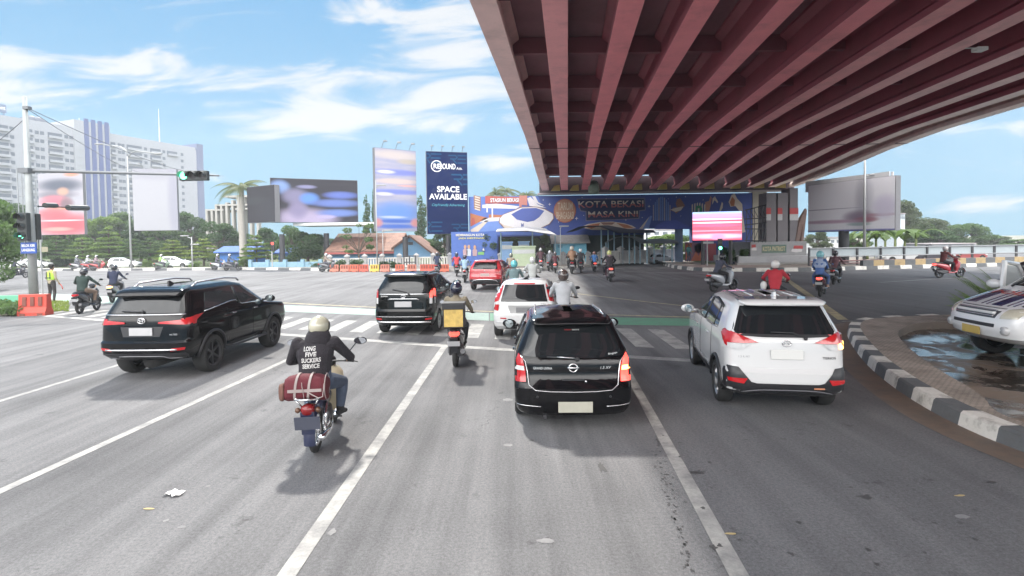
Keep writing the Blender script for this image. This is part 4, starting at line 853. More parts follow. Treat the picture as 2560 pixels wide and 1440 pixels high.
# ---- silver hatchback
L, W = 3.95, 1.70
K = Car(mpv_levels(L, .85, .26, 1.02, 1.50), L, W, nd=.3)
P = carpaint('silver_paint', (0.60, 0.60, 0.60), 0.28)
sv = thing('hatchback', 'silver hatchback with tall red lamps flanking its rear window', 'car')
finish_body(K, K.body((.03, .05)), sv, P, .72, 3.25, .31, .84, .2); add_wheels(K, sv, .72, 3.25, .31, .2, .845, 5)
K.rear_patch('rear_window', [(-.62, 1.0), (.62, 1.0), (.52, 1.43), (-.52, 1.43)], MGLASS, sv)
up_ = [(.67, 1.02), (.80, .98), (.76, 1.18), (.63, 1.45), (.56, 1.45), (.60, 1.25)]; mid_ = [(.66, .93), (.82, .92), (.80, .98), (.67, 1.02)]; lo_ = [(.68, .76), (.80, .78), (.83, .92), (.66, .93)]
for sd in (1, -1):
    g = (lambda q: q if sd > 0 else mirror_poly(q))
    tl = K.rear_patch('tail_lamp', g(up_), MRED, sv, .024, .06); K.rear_patch('lamp_lens', g(mid_), MCLR, tl, .024, .05); K.rear_patch('lamp_lens', g(lo_), MRED, tl, .022, .05)
K.rear_patch('high_brake_lamp', [(-.28, 1.44), (.28, 1.44), (.28, 1.465), (-.28, 1.465)], MRED, sv, .015)
K.rear_patch('plate_recess', [(-.36, .70), (.36, .70), (.42, .90), (-.42, .90)], mat('shadow_grey', (.3, .3, .3), .5), sv, .004); plate(K, sv, .02, .79, .44, .14, MPLDK)
K.rear_text('badge_lettering', 'VTi', .5, .95, .12, .03, MBLK, sv)
K.rear_line('bumper_strip', [(x/10*.78, .47) for x in range(-10, 11)], .02, P, sv, .005); K.rear_patch('lower_bumper', [(-.5, .28), (.5, .28), (.45, .38), (-.45, .38)], MBLK, sv, .012)
for q in ([(.45, .56), (.62, .565), (.62, .59), (.47, .59)],):
    for pl_ in (q, mirror_poly(q)): K.rear_patch('reflector', pl_, MRED, sv, .012)
for sd in (1, -1):
    K.side_patch('side_window', [(.75, 1.06), (2.95, 1.03), (2.6, 1.25), (2.25, 1.40), (1.4, 1.43), (.9, 1.36)], sd, MGLASS2, sv)
    K.side_line('window_pillar', [(1.75, 1.04), (1.72, 1.42)], .05, sd, MBLK, sv, .001); handles(K, sv, sd, (1.4, 2.3), .9, P); door_mirror(sv, sd*.81, 2.75, 1.10, sd, MBLK)
    for y in (1.2, 2.15): seam(K, sv, sd, y, .4, 1.0)
place(sv, 1310, 851, 6.0, .99)

# ---- red crossover
L, W = 4.3, 1.79
K = Car(mpv_levels(L, .90, .32, 1.12, 1.57), L, W)
P = carpaint('red_paint', (0.42, 0.022, 0.03), 0.22)
rc = thing('crossover', 'bright red crossover with silver skid plate ahead of the silver hatchback', 'car')
finish_body(K, K.body((.025, .045)), rc, P, .85, 3.46, .34, .88, .22); add_wheels(K, rc, .85, 3.46, .34, .22, .89, 5)
K.rear_patch('rear_window', [(-.68, 1.13), (.68, 1.13), (.58, 1.45), (-.58, 1.45)], MGLASS, rc)
sp_ = MB(); sp_.loft([(.2, 0, 1.52, .56, .025), (.32, 0, 1.56, .62, .035), (.6, 0, 1.59, .61, .03)], 14, 3.5); sp_.build('spoiler', P, rc, True)
for q in ([(.55, .98), (.86, .95), (.87, 1.07), (.62, 1.08)],):
    for pl_ in (q, mirror_poly(q)): K.rear_patch('tail_lamp', pl_, MRED, rc, .024, .05)
plate(K, rc, 0, .83, .46, .15, mat('plate_pink', (.42, .33, .31), .5)); K.rear_patch('lower_bumper', [(-.8, .33), (.8, .33), (.88, .60), (-.88, .60)], MBLK, rc, .012)
K.rear_line('skid_plate', [(-.72, .44), (-.58, .56), (-.3, .585), (0, .59), (.3, .585), (.58, .56), (.72, .44)], .05, MSTRIP, rc, .02); wiper(K, rc, [(-.1, 1.18), (.2, 1.17), (.3, 1.15)])
mb = MB(); mb.tube([(-.03, K.rear(0, 1.02)-.02, 1.0), (-.02, K.rear(0, 1.02)-.02, 1.05)], .008, 5); mb.tube([(.02, K.rear(0, 1.02)-.02, 1.0), (.03, K.rear(0, 1.02)-.02, 1.05)], .008, 5); mb.tube([(-.03, K.rear(0, 1.02)-.02, 1.025), (.03, K.rear(0, 1.02)-.02, 1.027)], .008, 5); mb.build('emblem', MCHR, rc, True)
for sd in (1, -1):
    K.side_patch('side_window', [(1.05, 1.20), (3.1, 1.15), (2.8, 1.32), (2.35, 1.47), (1.5, 1.5), (1.15, 1.45)], sd, MGLASS2, rc); K.side_line('window_pillar', [(1.85, 1.17), (1.8, 1.49)], .05, sd, MBLK, rc, .001)
    K.side_patch('pillar_trim', [(.62, 1.19), (.78, 1.19), (.95, 1.48), (.83, 1.48)], sd, MSTRIP, rc); handles(K, rc, sd, (1.5, 2.4), 1.0, MCHR); door_mirror(rc, sd*.85, 2.95, 1.2, sd, P)
    for y in (1.3, 2.3): seam(K, rc, sd, y, .5, 1.1)
roof_fin(rc, .75, 1.6, MBLK)
place(rc, 1212, 727, 9.0, 1.0)

# ---- white police pickup facing left, on the wet ground at the right
L, W = 5.0, 1.80
K = Car([(.42, .1, L-.22, .80), (.52, .03, L-.06, .88), (.66, 0, L-.0, .90), (.80, 0, L-.02, .90), (.92, .0, L-.06, .90), (1.0, .0, L-.13, .90), (1.07, .0, L-.30, .895), (1.19, .01, L-.62, .88), (1.29, .1, L-.92, .86), (1.34, 1.7, L-1.02, .835), (1.74, 1.95, L-1.55, .68), (1.82, 2.05, L-1.8, .63)], L, W, fd=.38, fe=2.8)
P = carpaint('white_police_paint', (0.74, 0.74, 0.74), 0.3); PB = carpaint('navy_stripe', (0.02, 0.03, 0.12), 0.25)
pk = thing('pickup', 'white police pickup with navy bonnet stripes and open door on the wet ground', 'pickup')
finish_body(K, K.body((.025, .045)), pk, P, .95, 4.05, .38, .89, .24); add_wheels(K, pk, .95, 4.05, .38, .24, .90, 6)
for q in ([(-.80, .30), (-.66, .28), (-.62, 3.5), (-.78, 3.5)],): pass
xs_ = [(-.80, -.64, 1), (-.56, -.53, 0), (-.46, -.43, 0), (-.34, -.12, 1), (-.02, .01, 0), (.10, .13, 0), (.30, .55, 1), (.64, .67, 0)]
for a, b_, big in xs_:
    yf0, yb0 = L-.26-.26*abs((a+b_)/2)**2.4, L-.90
    K.top_patch('bonnet_stripe', [(a, yb0), (b_, yb0), (b_*1.0, yf0), (a*1.0, yf0)], PB, pk, 1.0, 1.285, .006, .012, .06)
K.front_patch('windscreen', [(-.72, 1.36), (.72, 1.36), (.58, 1.73), (-.58, 1.73)], MGLASS, pk)
K.front_patch('grille', [(-.48, .86), (.48, .86), (.54, 1.03), (-.54, 1.03)], mat('grille_dark', (.06, .06, .07), .4), pk, .008)
for z in (.895, .945, .995): 
    mb = MB(); mb.tube([(x/10*.46, K.front(x/10*.46, z)+.016, z) for x in range(-10, 11)], .012 if z != .945 else .03, 6); mb.build('grille_bar', MCHR if z != .945 else P, pk, True)
hl = [(.58, .86), (.80, .88), (.87, 1.05), (.78, 1.07), (.60, 1.02)]
for pl_ in (hl, mirror_poly(hl)): K.front_patch('headlight', pl_, mat('headlamp', (.55, .52, .42), .1, var=.3, scale=16, coat=1), pk, .02, .05)
K.front_patch('air_intake', [(-.5, .70), (.5, .70), (.5, .76), (-.5, .76)], MBLK, pk, .004)
mb = MB(); mb.box((0, K.front(0, .6)+.02, .60), (.44, .012, .14)); mb.build('number_plate', mat('plate_yellow', (.50, .36, .10), .5, var=.2), pk)
for x in (-.66, .66):
    mb = MB(); mb.lathe([(.0001, .012), (.07, .01), (.085, -.05)], 'Y', c=(x, K.front(x, .66), .66), seg=16); mb.build('fog_lamp', MCLR, pk, True)
for sd in (1, -1):
    K.side_patch('side_window', [(2.1, 1.35), (3.85, 1.34), (3.6, 1.52), (3.25, 1.68), (2.25, 1.72)], sd, MGLASS2, pk); K.side_line('pillar', [(3.97, 1.33), (3.7, 1.54), (3.38, 1.72)], .05, sd, MBLK, pk, .006)
    for y in (.95, 4.05):
        mb = MB(); mb.tube([(sd*(K.side(y+.45*math.cos(a), max(.45, .39+.45*math.sin(a)))+.008), y+.45*math.cos(a), .39+.45*math.sin(a)) for a in [math.pi*k/14 for k in range(15)]], .03, 6); mb.build('wheel_arch', P, pk, True)
K.side_text = None
door_mirror(pk, -.85, 3.78, 1.34, -1, P, 1.1)
# open front door on the far side (its own frame, window and mirror)
mb = MB(); fr = [(-.05, .45), (-1.05, .45), (-1.08, 1.15), (-.95, 1.16), (-.62, 1.62), (-.12, 1.68), (-.05, 1.15)]; inn = [(-.90, 1.2), (-.58, 1.56), (-.17, 1.60), (-.13, 1.2)]
mb.prism([(-.05, .45), (-1.05, .45), (-1.08, 1.18), (-.03, 1.18)], -.03, .03, 'YZ')
mb.tube([(0, -1.03, 1.18), (0, -.62, 1.60), (0, -.12, 1.66), (0, -.05, 1.18)], .05, 6)
dr = mb.build('open_door', P, pk, False); dr.location = (.90, 3.85, .12); dr.rotation_euler = (0, 0, R(32))
mb = MB(); mb.prism(inn, -.006, .006, 'YZ'); mb.build('door_window', mat('clear_glass_tint', (.35, .38, .38), .05, var=0, spec=.8), dr)
mb = MB(); mb.sphere((.16, -.12, 1.22), (.14, .08, .09), 12, 8); mb.box((.05, -.1, 1.2), (.12, .04, .04)); mb.build('mirror', P, dr, True)
text_me = None
pk.location = (9.25+L*1.1*.9945, 11.1-.57, 0.006); pk.rotation_euler = (0, 0, R(84)); pk.scale = (1.1, 1.1, 1.1)
# POLISI lettering across the bonnet base
mb = MB(); M = Matrix(((0, -1, 0, 0), (1, 0, 0, 0), (0, 0, 1, 0), (0, 0, 0, 1)))
me = text_mesh('POLISI', 1.0, bold=.02); vs = [v.co.copy() for v in me.vertices]; xs = [v.x for v in vs]; ys_ = [v.y for v in vs]; wv = max(xs)-min(xs); hv = max(ys_)-min(ys_)
Pp = []
for v in vs:
    x = -(v.x-(max(xs)+min(xs))/2)/wv*1.05; y = L-.76-(v.y-(max(ys_)+min(ys_))/2)/hv*.14
    Pp.append((x, y, K.topz(x, y, 1.0, 1.285)+.014))
mb.add(Pp, [tuple(f.vertices) for f in me.polygons]); mb.build('bonnet_lettering', mat('red_letter', (.5, .05, .05), .4), pk, fix=False)

# ---- parked / passing cars far away (one mesh set, copied)
L, W = 4.0, 1.66
K = Car(mpv_levels(L, .83, .22, .98, 1.46), L, W)
P = carpaint('white_far_paint', (0.70, 0.71, 0.72), 0.3)
fc = thing('hatchback', 'white hatchback behind the street lamp base on the far road', 'car', group='white cars on the far road')
finish_body(K, K.body((.025, .045)), fc, P, .72, 3.2, .30, .82, .2); add_wheels(K, fc, .72, 3.2, .30, .2, .825, 5)
for sd in (1, -1):
    K.side_patch('side_window', [(.7, 1.0), (2.9, .98), (2.55, 1.2), (2.2, 1.36), (1.4, 1.39), (.9, 1.34)], sd, MGLASS2, fc); K.side_line('window_pillar', [(1.7, 1.0), (1.68, 1.37)], .05, sd, P, fc, .001)
    K.side_patch('tail_lamp', [(.1, .78), (.28, .80), (.3, .95), (.12, .95)], sd, MRED, fc, .01); K.side_patch('headlight', [(3.5, .66), (3.86, .62), (3.8, .75), (3.45, .8)], sd, MCLR, fc, .01); door_mirror(fc, sd*.79, 2.75, 1.04, sd, P, .9)
    K.side_line('door_seam', [(1.55, .3), (1.6, .98)], .012, sd, MWELL, fc, .0)
K.front_patch('windscreen', [(-.6, 1.02), (.6, 1.02), (.52, 1.38), (-.52, 1.38)], MGLASS, fc); K.front_patch('grille', [(-.45, .48), (.45, .48), (.5, .62), (-.5, .62)], MBLK, fc); K.rear_patch('rear_window', [(-.6, 1.02), (.6, 1.02), (.5, 1.36), (-.5, 1.36)], MGLASS, fc)
def side_car(root, u0, u1, vb, y, z=0.0):
    a, b_ = at(u0, vb, y), at(u1, vb, y); root.location = (a.x, y, z); root.rotation_euler = (0, 0, R(-90)+R(6)); s = (b_.x-a.x)/4.0; root.scale = (s, s, s)
side_car(fc, 275, 348, 676, 66)
for (u0, u1, lb, y) in ((400, 476, 'white minivan beside the pale green rider on the far road', 66), (-22, 58, 'white car at the left photo edge beyond the far kerb', 70), (60, 124, 'white saloon passing behind the traffic light pole', 71)):
    c = copy_tree(fc); relabel(c, lb); side_car(c, u0, u1, 675, y)
c = copy_tree(fc); relabel(c, 'silver car driving off under the blue painted pavilion roof'); del c['group']
for ch in c.children:
    if ch.name.startswith('body'): ch.data = ch.data.copy(); ch.data.materials[0] = carpaint('grey_far_paint', (.22, .24, .27))
p = gd(1622, 58); c.location = (p.x, 58, 0); c.rotation_euler = (0, 0, R(-72)); c.scale = (.72, .72, .72)
# ---------------------------------------------------------------- motorcycles
def lerp(a, b, t): return Vector(a)*(1-t)+Vector(b)*t
_bw = {}
def bike_wheel(r, w, spoked=False):
    k = (r, w, spoked)
    if k in _bw: return _bw[k]
    t = MB(); h = w/2
    t.lathe([(r-.085, -h*.5), (r-.07, -h*.8), (r-.04, -h), (r-.012, -h*.7), (r, 0), (r-.012, h*.7), (r-.04, h), (r-.07, h*.8), (r-.085, h*.5), (r-.085, -h*.5)], 'X', seg=28)
    q = MB(); q.lathe([(r-.08, -h*.55), (r-.10, -h*.4), (r-.10, h*.4), (r-.08, h*.55)], 'X', seg=28); q.lathe([(.0001, .06), (.045, .06), (.045, -.06), (.0001, -.06)], 'X', seg=14)
    n = 18 if spoked else 5
    for i in range(n):
        a = 2*math.pi*i/n; d = (0, math.cos(a), math.sin(a)); x = .03*(1 if i % 2 else -1) if spoked else 0
        q.tube([(x, d[1]*.04, d[2]*.04), (0, d[1]*(r-.1), d[2]*(r-.1))], .003 if spoked else .016, 5)
    tm = t.mesh('tyre', True); tm.materials.append(MTYRE); rm = q.mesh('rim', False); rm.materials.append(MCHR if spoked else MBLK)
    _bw[k] = (tm, rm); return _bw[k]
def put_wheel(root, y, r, w, spoked=False):
    tm, rm = bike_wheel(r, w, spoked); o = link('wheel', tm, root); o.location = (0, y, r); link('rim', rm, o)
def ms(mb, name, mats, smooth=True, sharp=40):
    me = mb.mesh(name, smooth)
    for x in (mats if isinstance(mats, (list, tuple)) else [mats]): me.materials.append(x)
    if smooth: me.set_sharp_from_angle(angle=R(sharp))
    return me
MSEAT = mat('seat_vinyl', (0.02, 0.02, 0.022), 0.6, var=0.2); MENG = mat('engine_metal', (0.09, 0.09, 0.095), 0.45, 0.6, var=0.3, scale=12)
MMIR = mat('mirror_back', (0.02, 0.02, 0.025), 0.3); MBULB = mat('amber_lens', (0.6, 0.25, 0.05), 0.2)
SC = {}
def scooter_parts():
    P = {}
    b = MB(); b.loft([(-.36, 0, .79, .05, .03), (-.28, 0, .76, .10, .07), (-.05, 0, .70, .15, .12), (.25, 0, .62, .175, .17), (.48, 0, .54, .16, .21), (.56, 0, .48, .14, .18)], 14, 2.8)
    b.loft([(.84, 0, .58, .16, .28), (.95, 0, .64, .215, .34), (1.08, 0, .70, .18, .24), (1.20, 0, .76, .09, .12)], 14, 2.6)
    b.loft([(.45, 0, .31, .14, .06), (.7, 0, .29, .17, .05), (.95, 0, .36, .16, .08)], 12, 3); P['body'] = b
    s = MB(); s.loft([(-.30, 0, .81, .09, .02), (-.12, 0, .835, .135, .045), (.15, 0, .815, .14, .055), (.42, 0, .785, .115, .05), (.58, 0, .73, .06, .03)], 14, 2.6); P['seat'] = s
    e = MB(); e.loft([(-.12, .10, .34, .05, .10), (.1, .04, .32, .12, .12), (.45, 0, .36, .12, .10)], 10, 3); e.tube([(-.11, 0, .27), (-.11, .45, .40)], .035, 6); e.tube([(-.13, -.05, .30), (-.13, .02, .68)], .03, 8); P['engine'] = e
    x = MB(); x.tube([(.10, .40, .30), (.14, .15, .29), (.16, 0, .31), (.17, -.32, .39)], [.02, .03, .06, .055], 10); P['exhaust'] = x
    f = MB(); f.tube([(0, .99, .98), (0, 1.08, .72)], .03, 8); f.tube([(-.07, 1.09, .66), (-.07, 1.24, .27)], .022, 6); f.tube([(.07, 1.09, .66), (.07, 1.24, .27)], .022, 6); P['fork'] = f
    m_ = MB(); m_.rings([[(sx*.055*q, 1.24+.31*math.cos(a), .27+.31*math.sin(a)) for sx, q in ((-1, 1), (-.5, 1), (.5, 1), (1, 1))] for a in [math.pi*(.05+.75*k/10) for k in range(11)]], cap=False, closed=False)
    P['mudguard'] = m_
    h = MB(); h.loft([(.88, 0, 1.02, .08, .04), (.96, 0, 1.04, .13, .07), (1.05, 0, 1.01, .09, .07), (1.10, 0, .97, .04, .03)], 12, 2.6); P['cowl'] = h
    r_ = MB(); r_.tube([(-.34, .86, 1.03), (-.16, .93, 1.05), (.16, .93, 1.05), (.34, .86, 1.03)], .013, 8); r_.tube([(.24, .90, 1.045), (.36, .855, 1.03)], .019, 8); r_.tube([(-.24, .90, 1.045), (-.36, .855, 1.03)], .019, 8); r_.tube([(.3, .93, 1.04), (.38, .93, 1.02)], .007, 5); r_.tube([(-.3, .93, 1.04), (-.38, .93, 1.02)], .007, 5); P['handlebar'] = r_
    t = MB(); t.loft([(-.40, 0, .74, .07, .035), (-.35, 0, .745, .10, .05), (-.25, 0, .75, .11, .05)], 12, 2.8); P['tail_lamp'] = t
    g = MB(); g.box((0, -.36, .52), (.15, .015, .34), rx=R(18)); g.box((0, -.30, .67), (.1, .14, .04)); P['rear_fender'] = g
    p = MB(); p.box((0, -.415, .56), (.25, .01, .105), rx=R(18)); P['number_plate'] = p
    return P
for k, v in scooter_parts().items(): SC[k] = v
def mirror_mesh():
    a = MB(); a.tube([(0, 0, 0), (.03, .0, .10), (.10, -.02, .19)], .006, 5); a.sphere((.15, -.02, .22), (.07, .02, .042), 14, 8); g = MB(); g.lathe([(.0001, 0), (.058, 0)], 'Y', seg=14)
    g.v = [(x*1.08+.15, y-.0415, z*.62+.22) for x, y, z in g.v]; return a, g
_ma, _mg = mirror_mesh(); ME_MIR = ms(_ma, 'mirror', MMIR); ME_MG = ms(_mg, 'mirror_glass', mat('bike_mirror_glass', (.8, .84, .9), .04, 1.0, var=0), False)
_ml = MB(); _ml.add([(-x, y, z) for x, y, z in _ma.v], _ma.f); ME_MIRL = ms(_ml, 'mirror', MMIR); _mgl = MB(); _mgl.add([(-x, y, z) for x, y, z in _mg.v], _mg.f); ME_MGL = ms(_mgl, 'mirror_glass', mat('bike_mirror_glass', 0), False)
SCM = {k: ms(v, k, MBLK) for k, v in SC.items()}
def setm(o, mt): o.material_slots[0].link = 'OBJECT'; o.material_slots[0].material = mt
def scooter(label, col, pos, head, s=1.0, lit=True, pl=None, group=None, name='scooter'):
    root = thing(name, label, 'motorcycle', pos, -R(head), group, s)
    P = mat('bike_paint_%s' % '_'.join('%.2f' % c for c in col), col, 0.25, coat=1, var=.05)
    for k in ('body', 'seat', 'engine', 'exhaust', 'fork', 'mudguard', 'cowl', 'handlebar', 'tail_lamp', 'rear_fender', 'number_plate'):
        o = link(k, SCM[k], root)
        mt = {'body': P, 'seat': MSEAT, 'engine': MENG, 'exhaust': MENG, 'mudguard': P, 'cowl': P, 'tail_lamp': MREDON if lit else MRED, 'number_plate': pl or MPLATE}.get(k, MBLK)
        setm(o, mt)
    put_wheel(root, 0, .27, .11); put_wheel(root, 1.24, .27, .095)
    for sd, a, g in ((1, ME_MIR, ME_MG), (-1, ME_MIRL, ME_MGL)):
        o = link('mirror', a, root); o.location = (sd*.20, .92, 1.05); link('mirror_glass', g, o)
    for sd in (1, -1): pass
    return root
# ---------------------------------------------------------------- people
def capsule(mb, pts, rad, seg=14):
    pts = [Vector(p) for p in pts]; mb.tube(pts, rad, seg); mb.sphere(pts[0], rad[0], seg, 8); mb.sphere(pts[-1], rad[-1], seg, 8)
def body_mesh(name, J, voxel=0.014, fist=True, smooth=2, girth=1.0, hands=True):
    """one continuous skin over a posed skeleton; material slots: 0 top, 1 trousers, 2 skin, 3 shoes, 4 hair"""
    mb = MB(); V = {k: Vector(v) for k, v in J.items()}; bones = []
    pel, che, nec, hd = V['pelvis'], V['chest'], V['neck'], V['head']; sh = (V['shR']-V['shL']).normalized(); g = girth
    def ell(c, ax, fw_, a, b_, n=18): return [c+ax*(a*math.cos(2*math.pi*k/n))+fw_*(b_*math.sin(2*math.pi*k/n)) for k in range(n)]
    hipx = (V['hipR']-V['hipL']).normalized(); rs = []
    spine = [pel+(pel-che)*.28, pel-(che-pel)*.1, pel+(che-pel)*.2, pel+(che-pel)*.6, che, che+(nec-che)*.45, che+(nec-che)*.75, nec, nec+(hd-nec)*.35]
    wid = [.10, .175, .165, .165, .19, .185, .14, .062, .055]; dep = [.09, .125, .115, .115, .125, .115, .085, .06, .055]
    for i, c in enumerate(spine):
        t = i/(len(spine)-1); ax = hipx.lerp(sh, t).normalized(); d = (spine[min(i+1, 8)]-spine[max(i-1, 0)]).normalized(); fw_ = d.cross(ax).normalized()
        rs.append(ell(c, ax, fw_, wid[i]*g, dep[i]*g))
    mb.rings(rs, True); bones += [(pel, che, 0), (che, nec-(nec-che)*.1, 0)]
    # head with brow, nose, chin and ears
    f = V.get('look', Vector((0, 1, 0))).normalized(); r_ = f.cross(Vector((0, 0, 1))).normalized(); u = r_.cross(f)
    Mh = Matrix((r_, f, u)).transposed().to_4x4(); Mh.translation = hd
    mb.sphere((0, -.01, .02), (.075, .095, .105), 16, 10, 0, Mh); mb.sphere((0, .03, -.05), (.058, .062, .062), 12, 8, 0, Mh); mb.sphere((0, .096, -.012), (.014, .022, .022), 8, 6, 0, Mh)
    for sx in (-1, 1): mb.sphere((sx*.078, -.005, 0), (.014, .026, .036), 8, 6, 0, Mh)
    bones += [(nec+(hd-nec)*.3, hd, 2)]
    for sd in ('L', 'R'):
        s, e, h = V['sh'+sd], V['el'+sd], V['ha'+sd]
        capsule(mb, [s, lerp(s, e, .35), e], [.066*g, .058*g, .046*g]); capsule(mb, [e, lerp(e, h, .35), lerp(e, h, .93)], [.047*g, .045*g, .031*g]); mb.sphere(lerp(s, che, .25)+Vector((0, 0, .01)), (.085*g, .075*g, .06*g), 12, 8)
        bones += [(s, lerp(e, h, .86), 0), (lerp(e, h, .94), h+(h-e).normalized()*.09, 2)]
        if hands:
            d = (h-e).normalized(); out = Vector(J.get('grip'+sd, ((1 if sd == 'R' else -1), -.1, 0))).normalized(); nrm = d.cross(out).normalized()
            if nrm.z < 0: nrm = -nrm
            pc = h+d*.03
            Mp = Matrix((out, d, nrm)).transposed().to_4x4(); Mp.translation = pc
            mb.sphere((0, 0, 0), (.042, .05, .019), 12, 8, 0, Mp)
            for k, (ox, ln) in enumerate(((-.031, .85), (-.010, 1.0), (.011, .95), (.031, .75))):
                b0 = Vector((ox, .04, .006)); c1 = .028*ln
                p = [Mp @ q for q in (b0, b0+Vector((0, c1, -.004)), b0+Vector((0, c1*1.5, -.028*ln)), b0+Vector((0, c1*.9, -.050*ln)))] if fist else [Mp @ q for q in (b0, b0+Vector((0, .03*ln, -.004)), b0+Vector((0, .055*ln, -.014)), b0+Vector((0, .072*ln, -.03)))]
                mb.tube(p, [.0105, .010, .0095, .008], 8)
            tb = Vector((-.036, -.01, -.004)); p = [Mp @ q for q in (tb, tb+Vector((-.018, .03, -.014)), tb+Vector((-.008, .055, -.030)))]; mb.tube(p, [.014, .012, .0095], 8)
    for sd in ('L', 'R'):
        h, k, a, t = V['hip'+sd], V['kn'+sd], V['an'+sd], V['toe'+sd]
        capsule(mb, [h, lerp(h, k, .4), k], [.098*g, .086*g, .062*g]); capsule(mb, [k, lerp(k, a, .3), lerp(k, a, .95)], [.062*g, .062*g, .042*g])
        bones += [(h, lerp(k, a, .02), 1), (k, lerp(k, a, .86), 1)]
        heel = a+(a-t).normalized()*.05+Vector((0, 0, -.035)); fw_ = (t-heel)
        capsule(mb, [heel, lerp(heel, t, .55)+Vector((0, 0, .012)), t], [.040, .043, .032], 12); bones += [(heel, t, 3), (lerp(k, a, .9), a, 3)]
    me = mb.mesh(name); o = link(name, me); md = o.modifiers.new('r', 'REMESH'); md.mode = 'VOXEL'; md.voxel_size = voxel
    m2 = o.modifiers.new('s', 'SMOOTH'); m2.iterations = smooth; m2.factor = .5
    out = evald(o, name); bpy.data.objects.remove(o)
    B = [(a, b_-a, max(1e-6, (b_-a).length_squared), c) for a, b_, c in bones]; mi = []
    for p in out.polygons:
        c = p.center; best = 9; bc = 0
        for a, d, l2, cl in B:
            t = max(0, min(1, (c-a).dot(d)/l2)); q = (c-a-d*t).length_squared
            if cl == 0: q *= .72 if a is pel else .8
            if q < best: best = q; bc = cl
        if bc == 2 and (c-hd).length < .2 and c.z > nec.z:
            q = Mh.inverted() @ c
            if q.z > .055 or (q.y < -.02 and q.z > -.06): bc = 4
        mi.append(bc)
    out.materials.clear()
    for k in range(5): out.materials.append(MBLK)
    out.polygons.foreach_set('material_index', mi); out.polygons.foreach_set('use_smooth', [True]*len(mi))
    return out
RIDE = dict(pelvis=(0, .20, .91), chest=(0, .27, 1.25), neck=(0, .33, 1.45), head=(0, .37, 1.575), shR=(.185, .30, 1.39), shL=(-.185, .30, 1.39), elR=(.30, .50, 1.16), elL=(-.30, .50, 1.16), haR=(.31, .83, 1.065), haL=(-.31, .83, 1.065),
            hipR=(.095, .24, .89), hipL=(-.095, .24, .89), knR=(.19, .66, .80), knL=(-.19, .66, .80), anR=(.15, .62, .42), anL=(-.15, .62, .42), toeR=(.16, .80, .375), toeL=(-.16, .80, .375))
def shift(J, **kw):
    J = dict(J); J.update(kw); return J
PILL = dict(pelvis=(0, -.14, .98), chest=(0, -.10, 1.32), neck=(0, -.05, 1.52), head=(0, -.02, 1.645), shR=(.175, -.07, 1.46), shL=(-.175, -.07, 1.46), elR=(.25, .05, 1.18), elL=(-.25, .05, 1.18), haR=(.17, .26, 1.08), haL=(-.17, .26, 1.08),
            hipR=(.10, -.10, .95), hipL=(-.10, -.10, .95), knR=(.26, .28, .82), knL=(-.26, .28, .82), anR=(.24, .16, .44), anL=(-.24, .16, .44), toeR=(.26, .34, .39), toeL=(-.26, .34, .39))
STAND = dict(pelvis=(0, 0, .94), chest=(0, .01, 1.26), neck=(0, .02, 1.47), head=(0, .04, 1.60), shR=(.19, .0, 1.40), shL=(-.19, .0, 1.40), elR=(.26, -.02, 1.13), elL=(-.25, -.02, 1.13), haR=(.27, .12, .90), haL=(-.24, .10, .90),
             hipR=(.09, 0, .92), hipL=(-.09, 0, .92), knR=(.12, .03, .49), knL=(-.13, .02, .49), anR=(.13, -.03, .085), anL=(-.15, -.03, .085), toeR=(.16, .15, .04), toeL=(-.18, .14, .04), gripR=(0, 1, 0), gripL=(0, -1, 0))
BM = {'ride': body_mesh('person', RIDE, .016), 'lean': body_mesh('person', shift(RIDE, chest=(.01, .36, 1.22), neck=(.01, .48, 1.40), head=(.02, .53, 1.52), shR=(.19, .44, 1.34), shL=(-.18, .42, 1.35), look=(.35, 1, 0)), .016),
      'wide': body_mesh('person', shift(RIDE, knR=(.27, .62, .80), knL=(-.27, .62, .80), anR=(.25, .55, .42), anL=(-.25, .55, .42), toeR=(.30, .72, .37), toeL=(-.30, .72, .37), elR=(.36, .46, 1.18), elL=(-.36, .46, 1.18)), .016, girth=1.1),
      'pill': body_mesh('person', PILL, .016), 'stand': body_mesh('person', STAND, .014, fist=False)}
def cloth(c, nm='cloth'): return mat('%s_%s' % (nm, '_'.join('%.3f' % x for x in c)), c, 0.85, var=.22, scale=9, bump=.35)
SKIN = mat('skin', (0.30, 0.17, 0.11), 0.55, var=.1); HAIR = mat('hair_black', (0.012, 0.010, 0.010), 0.6)
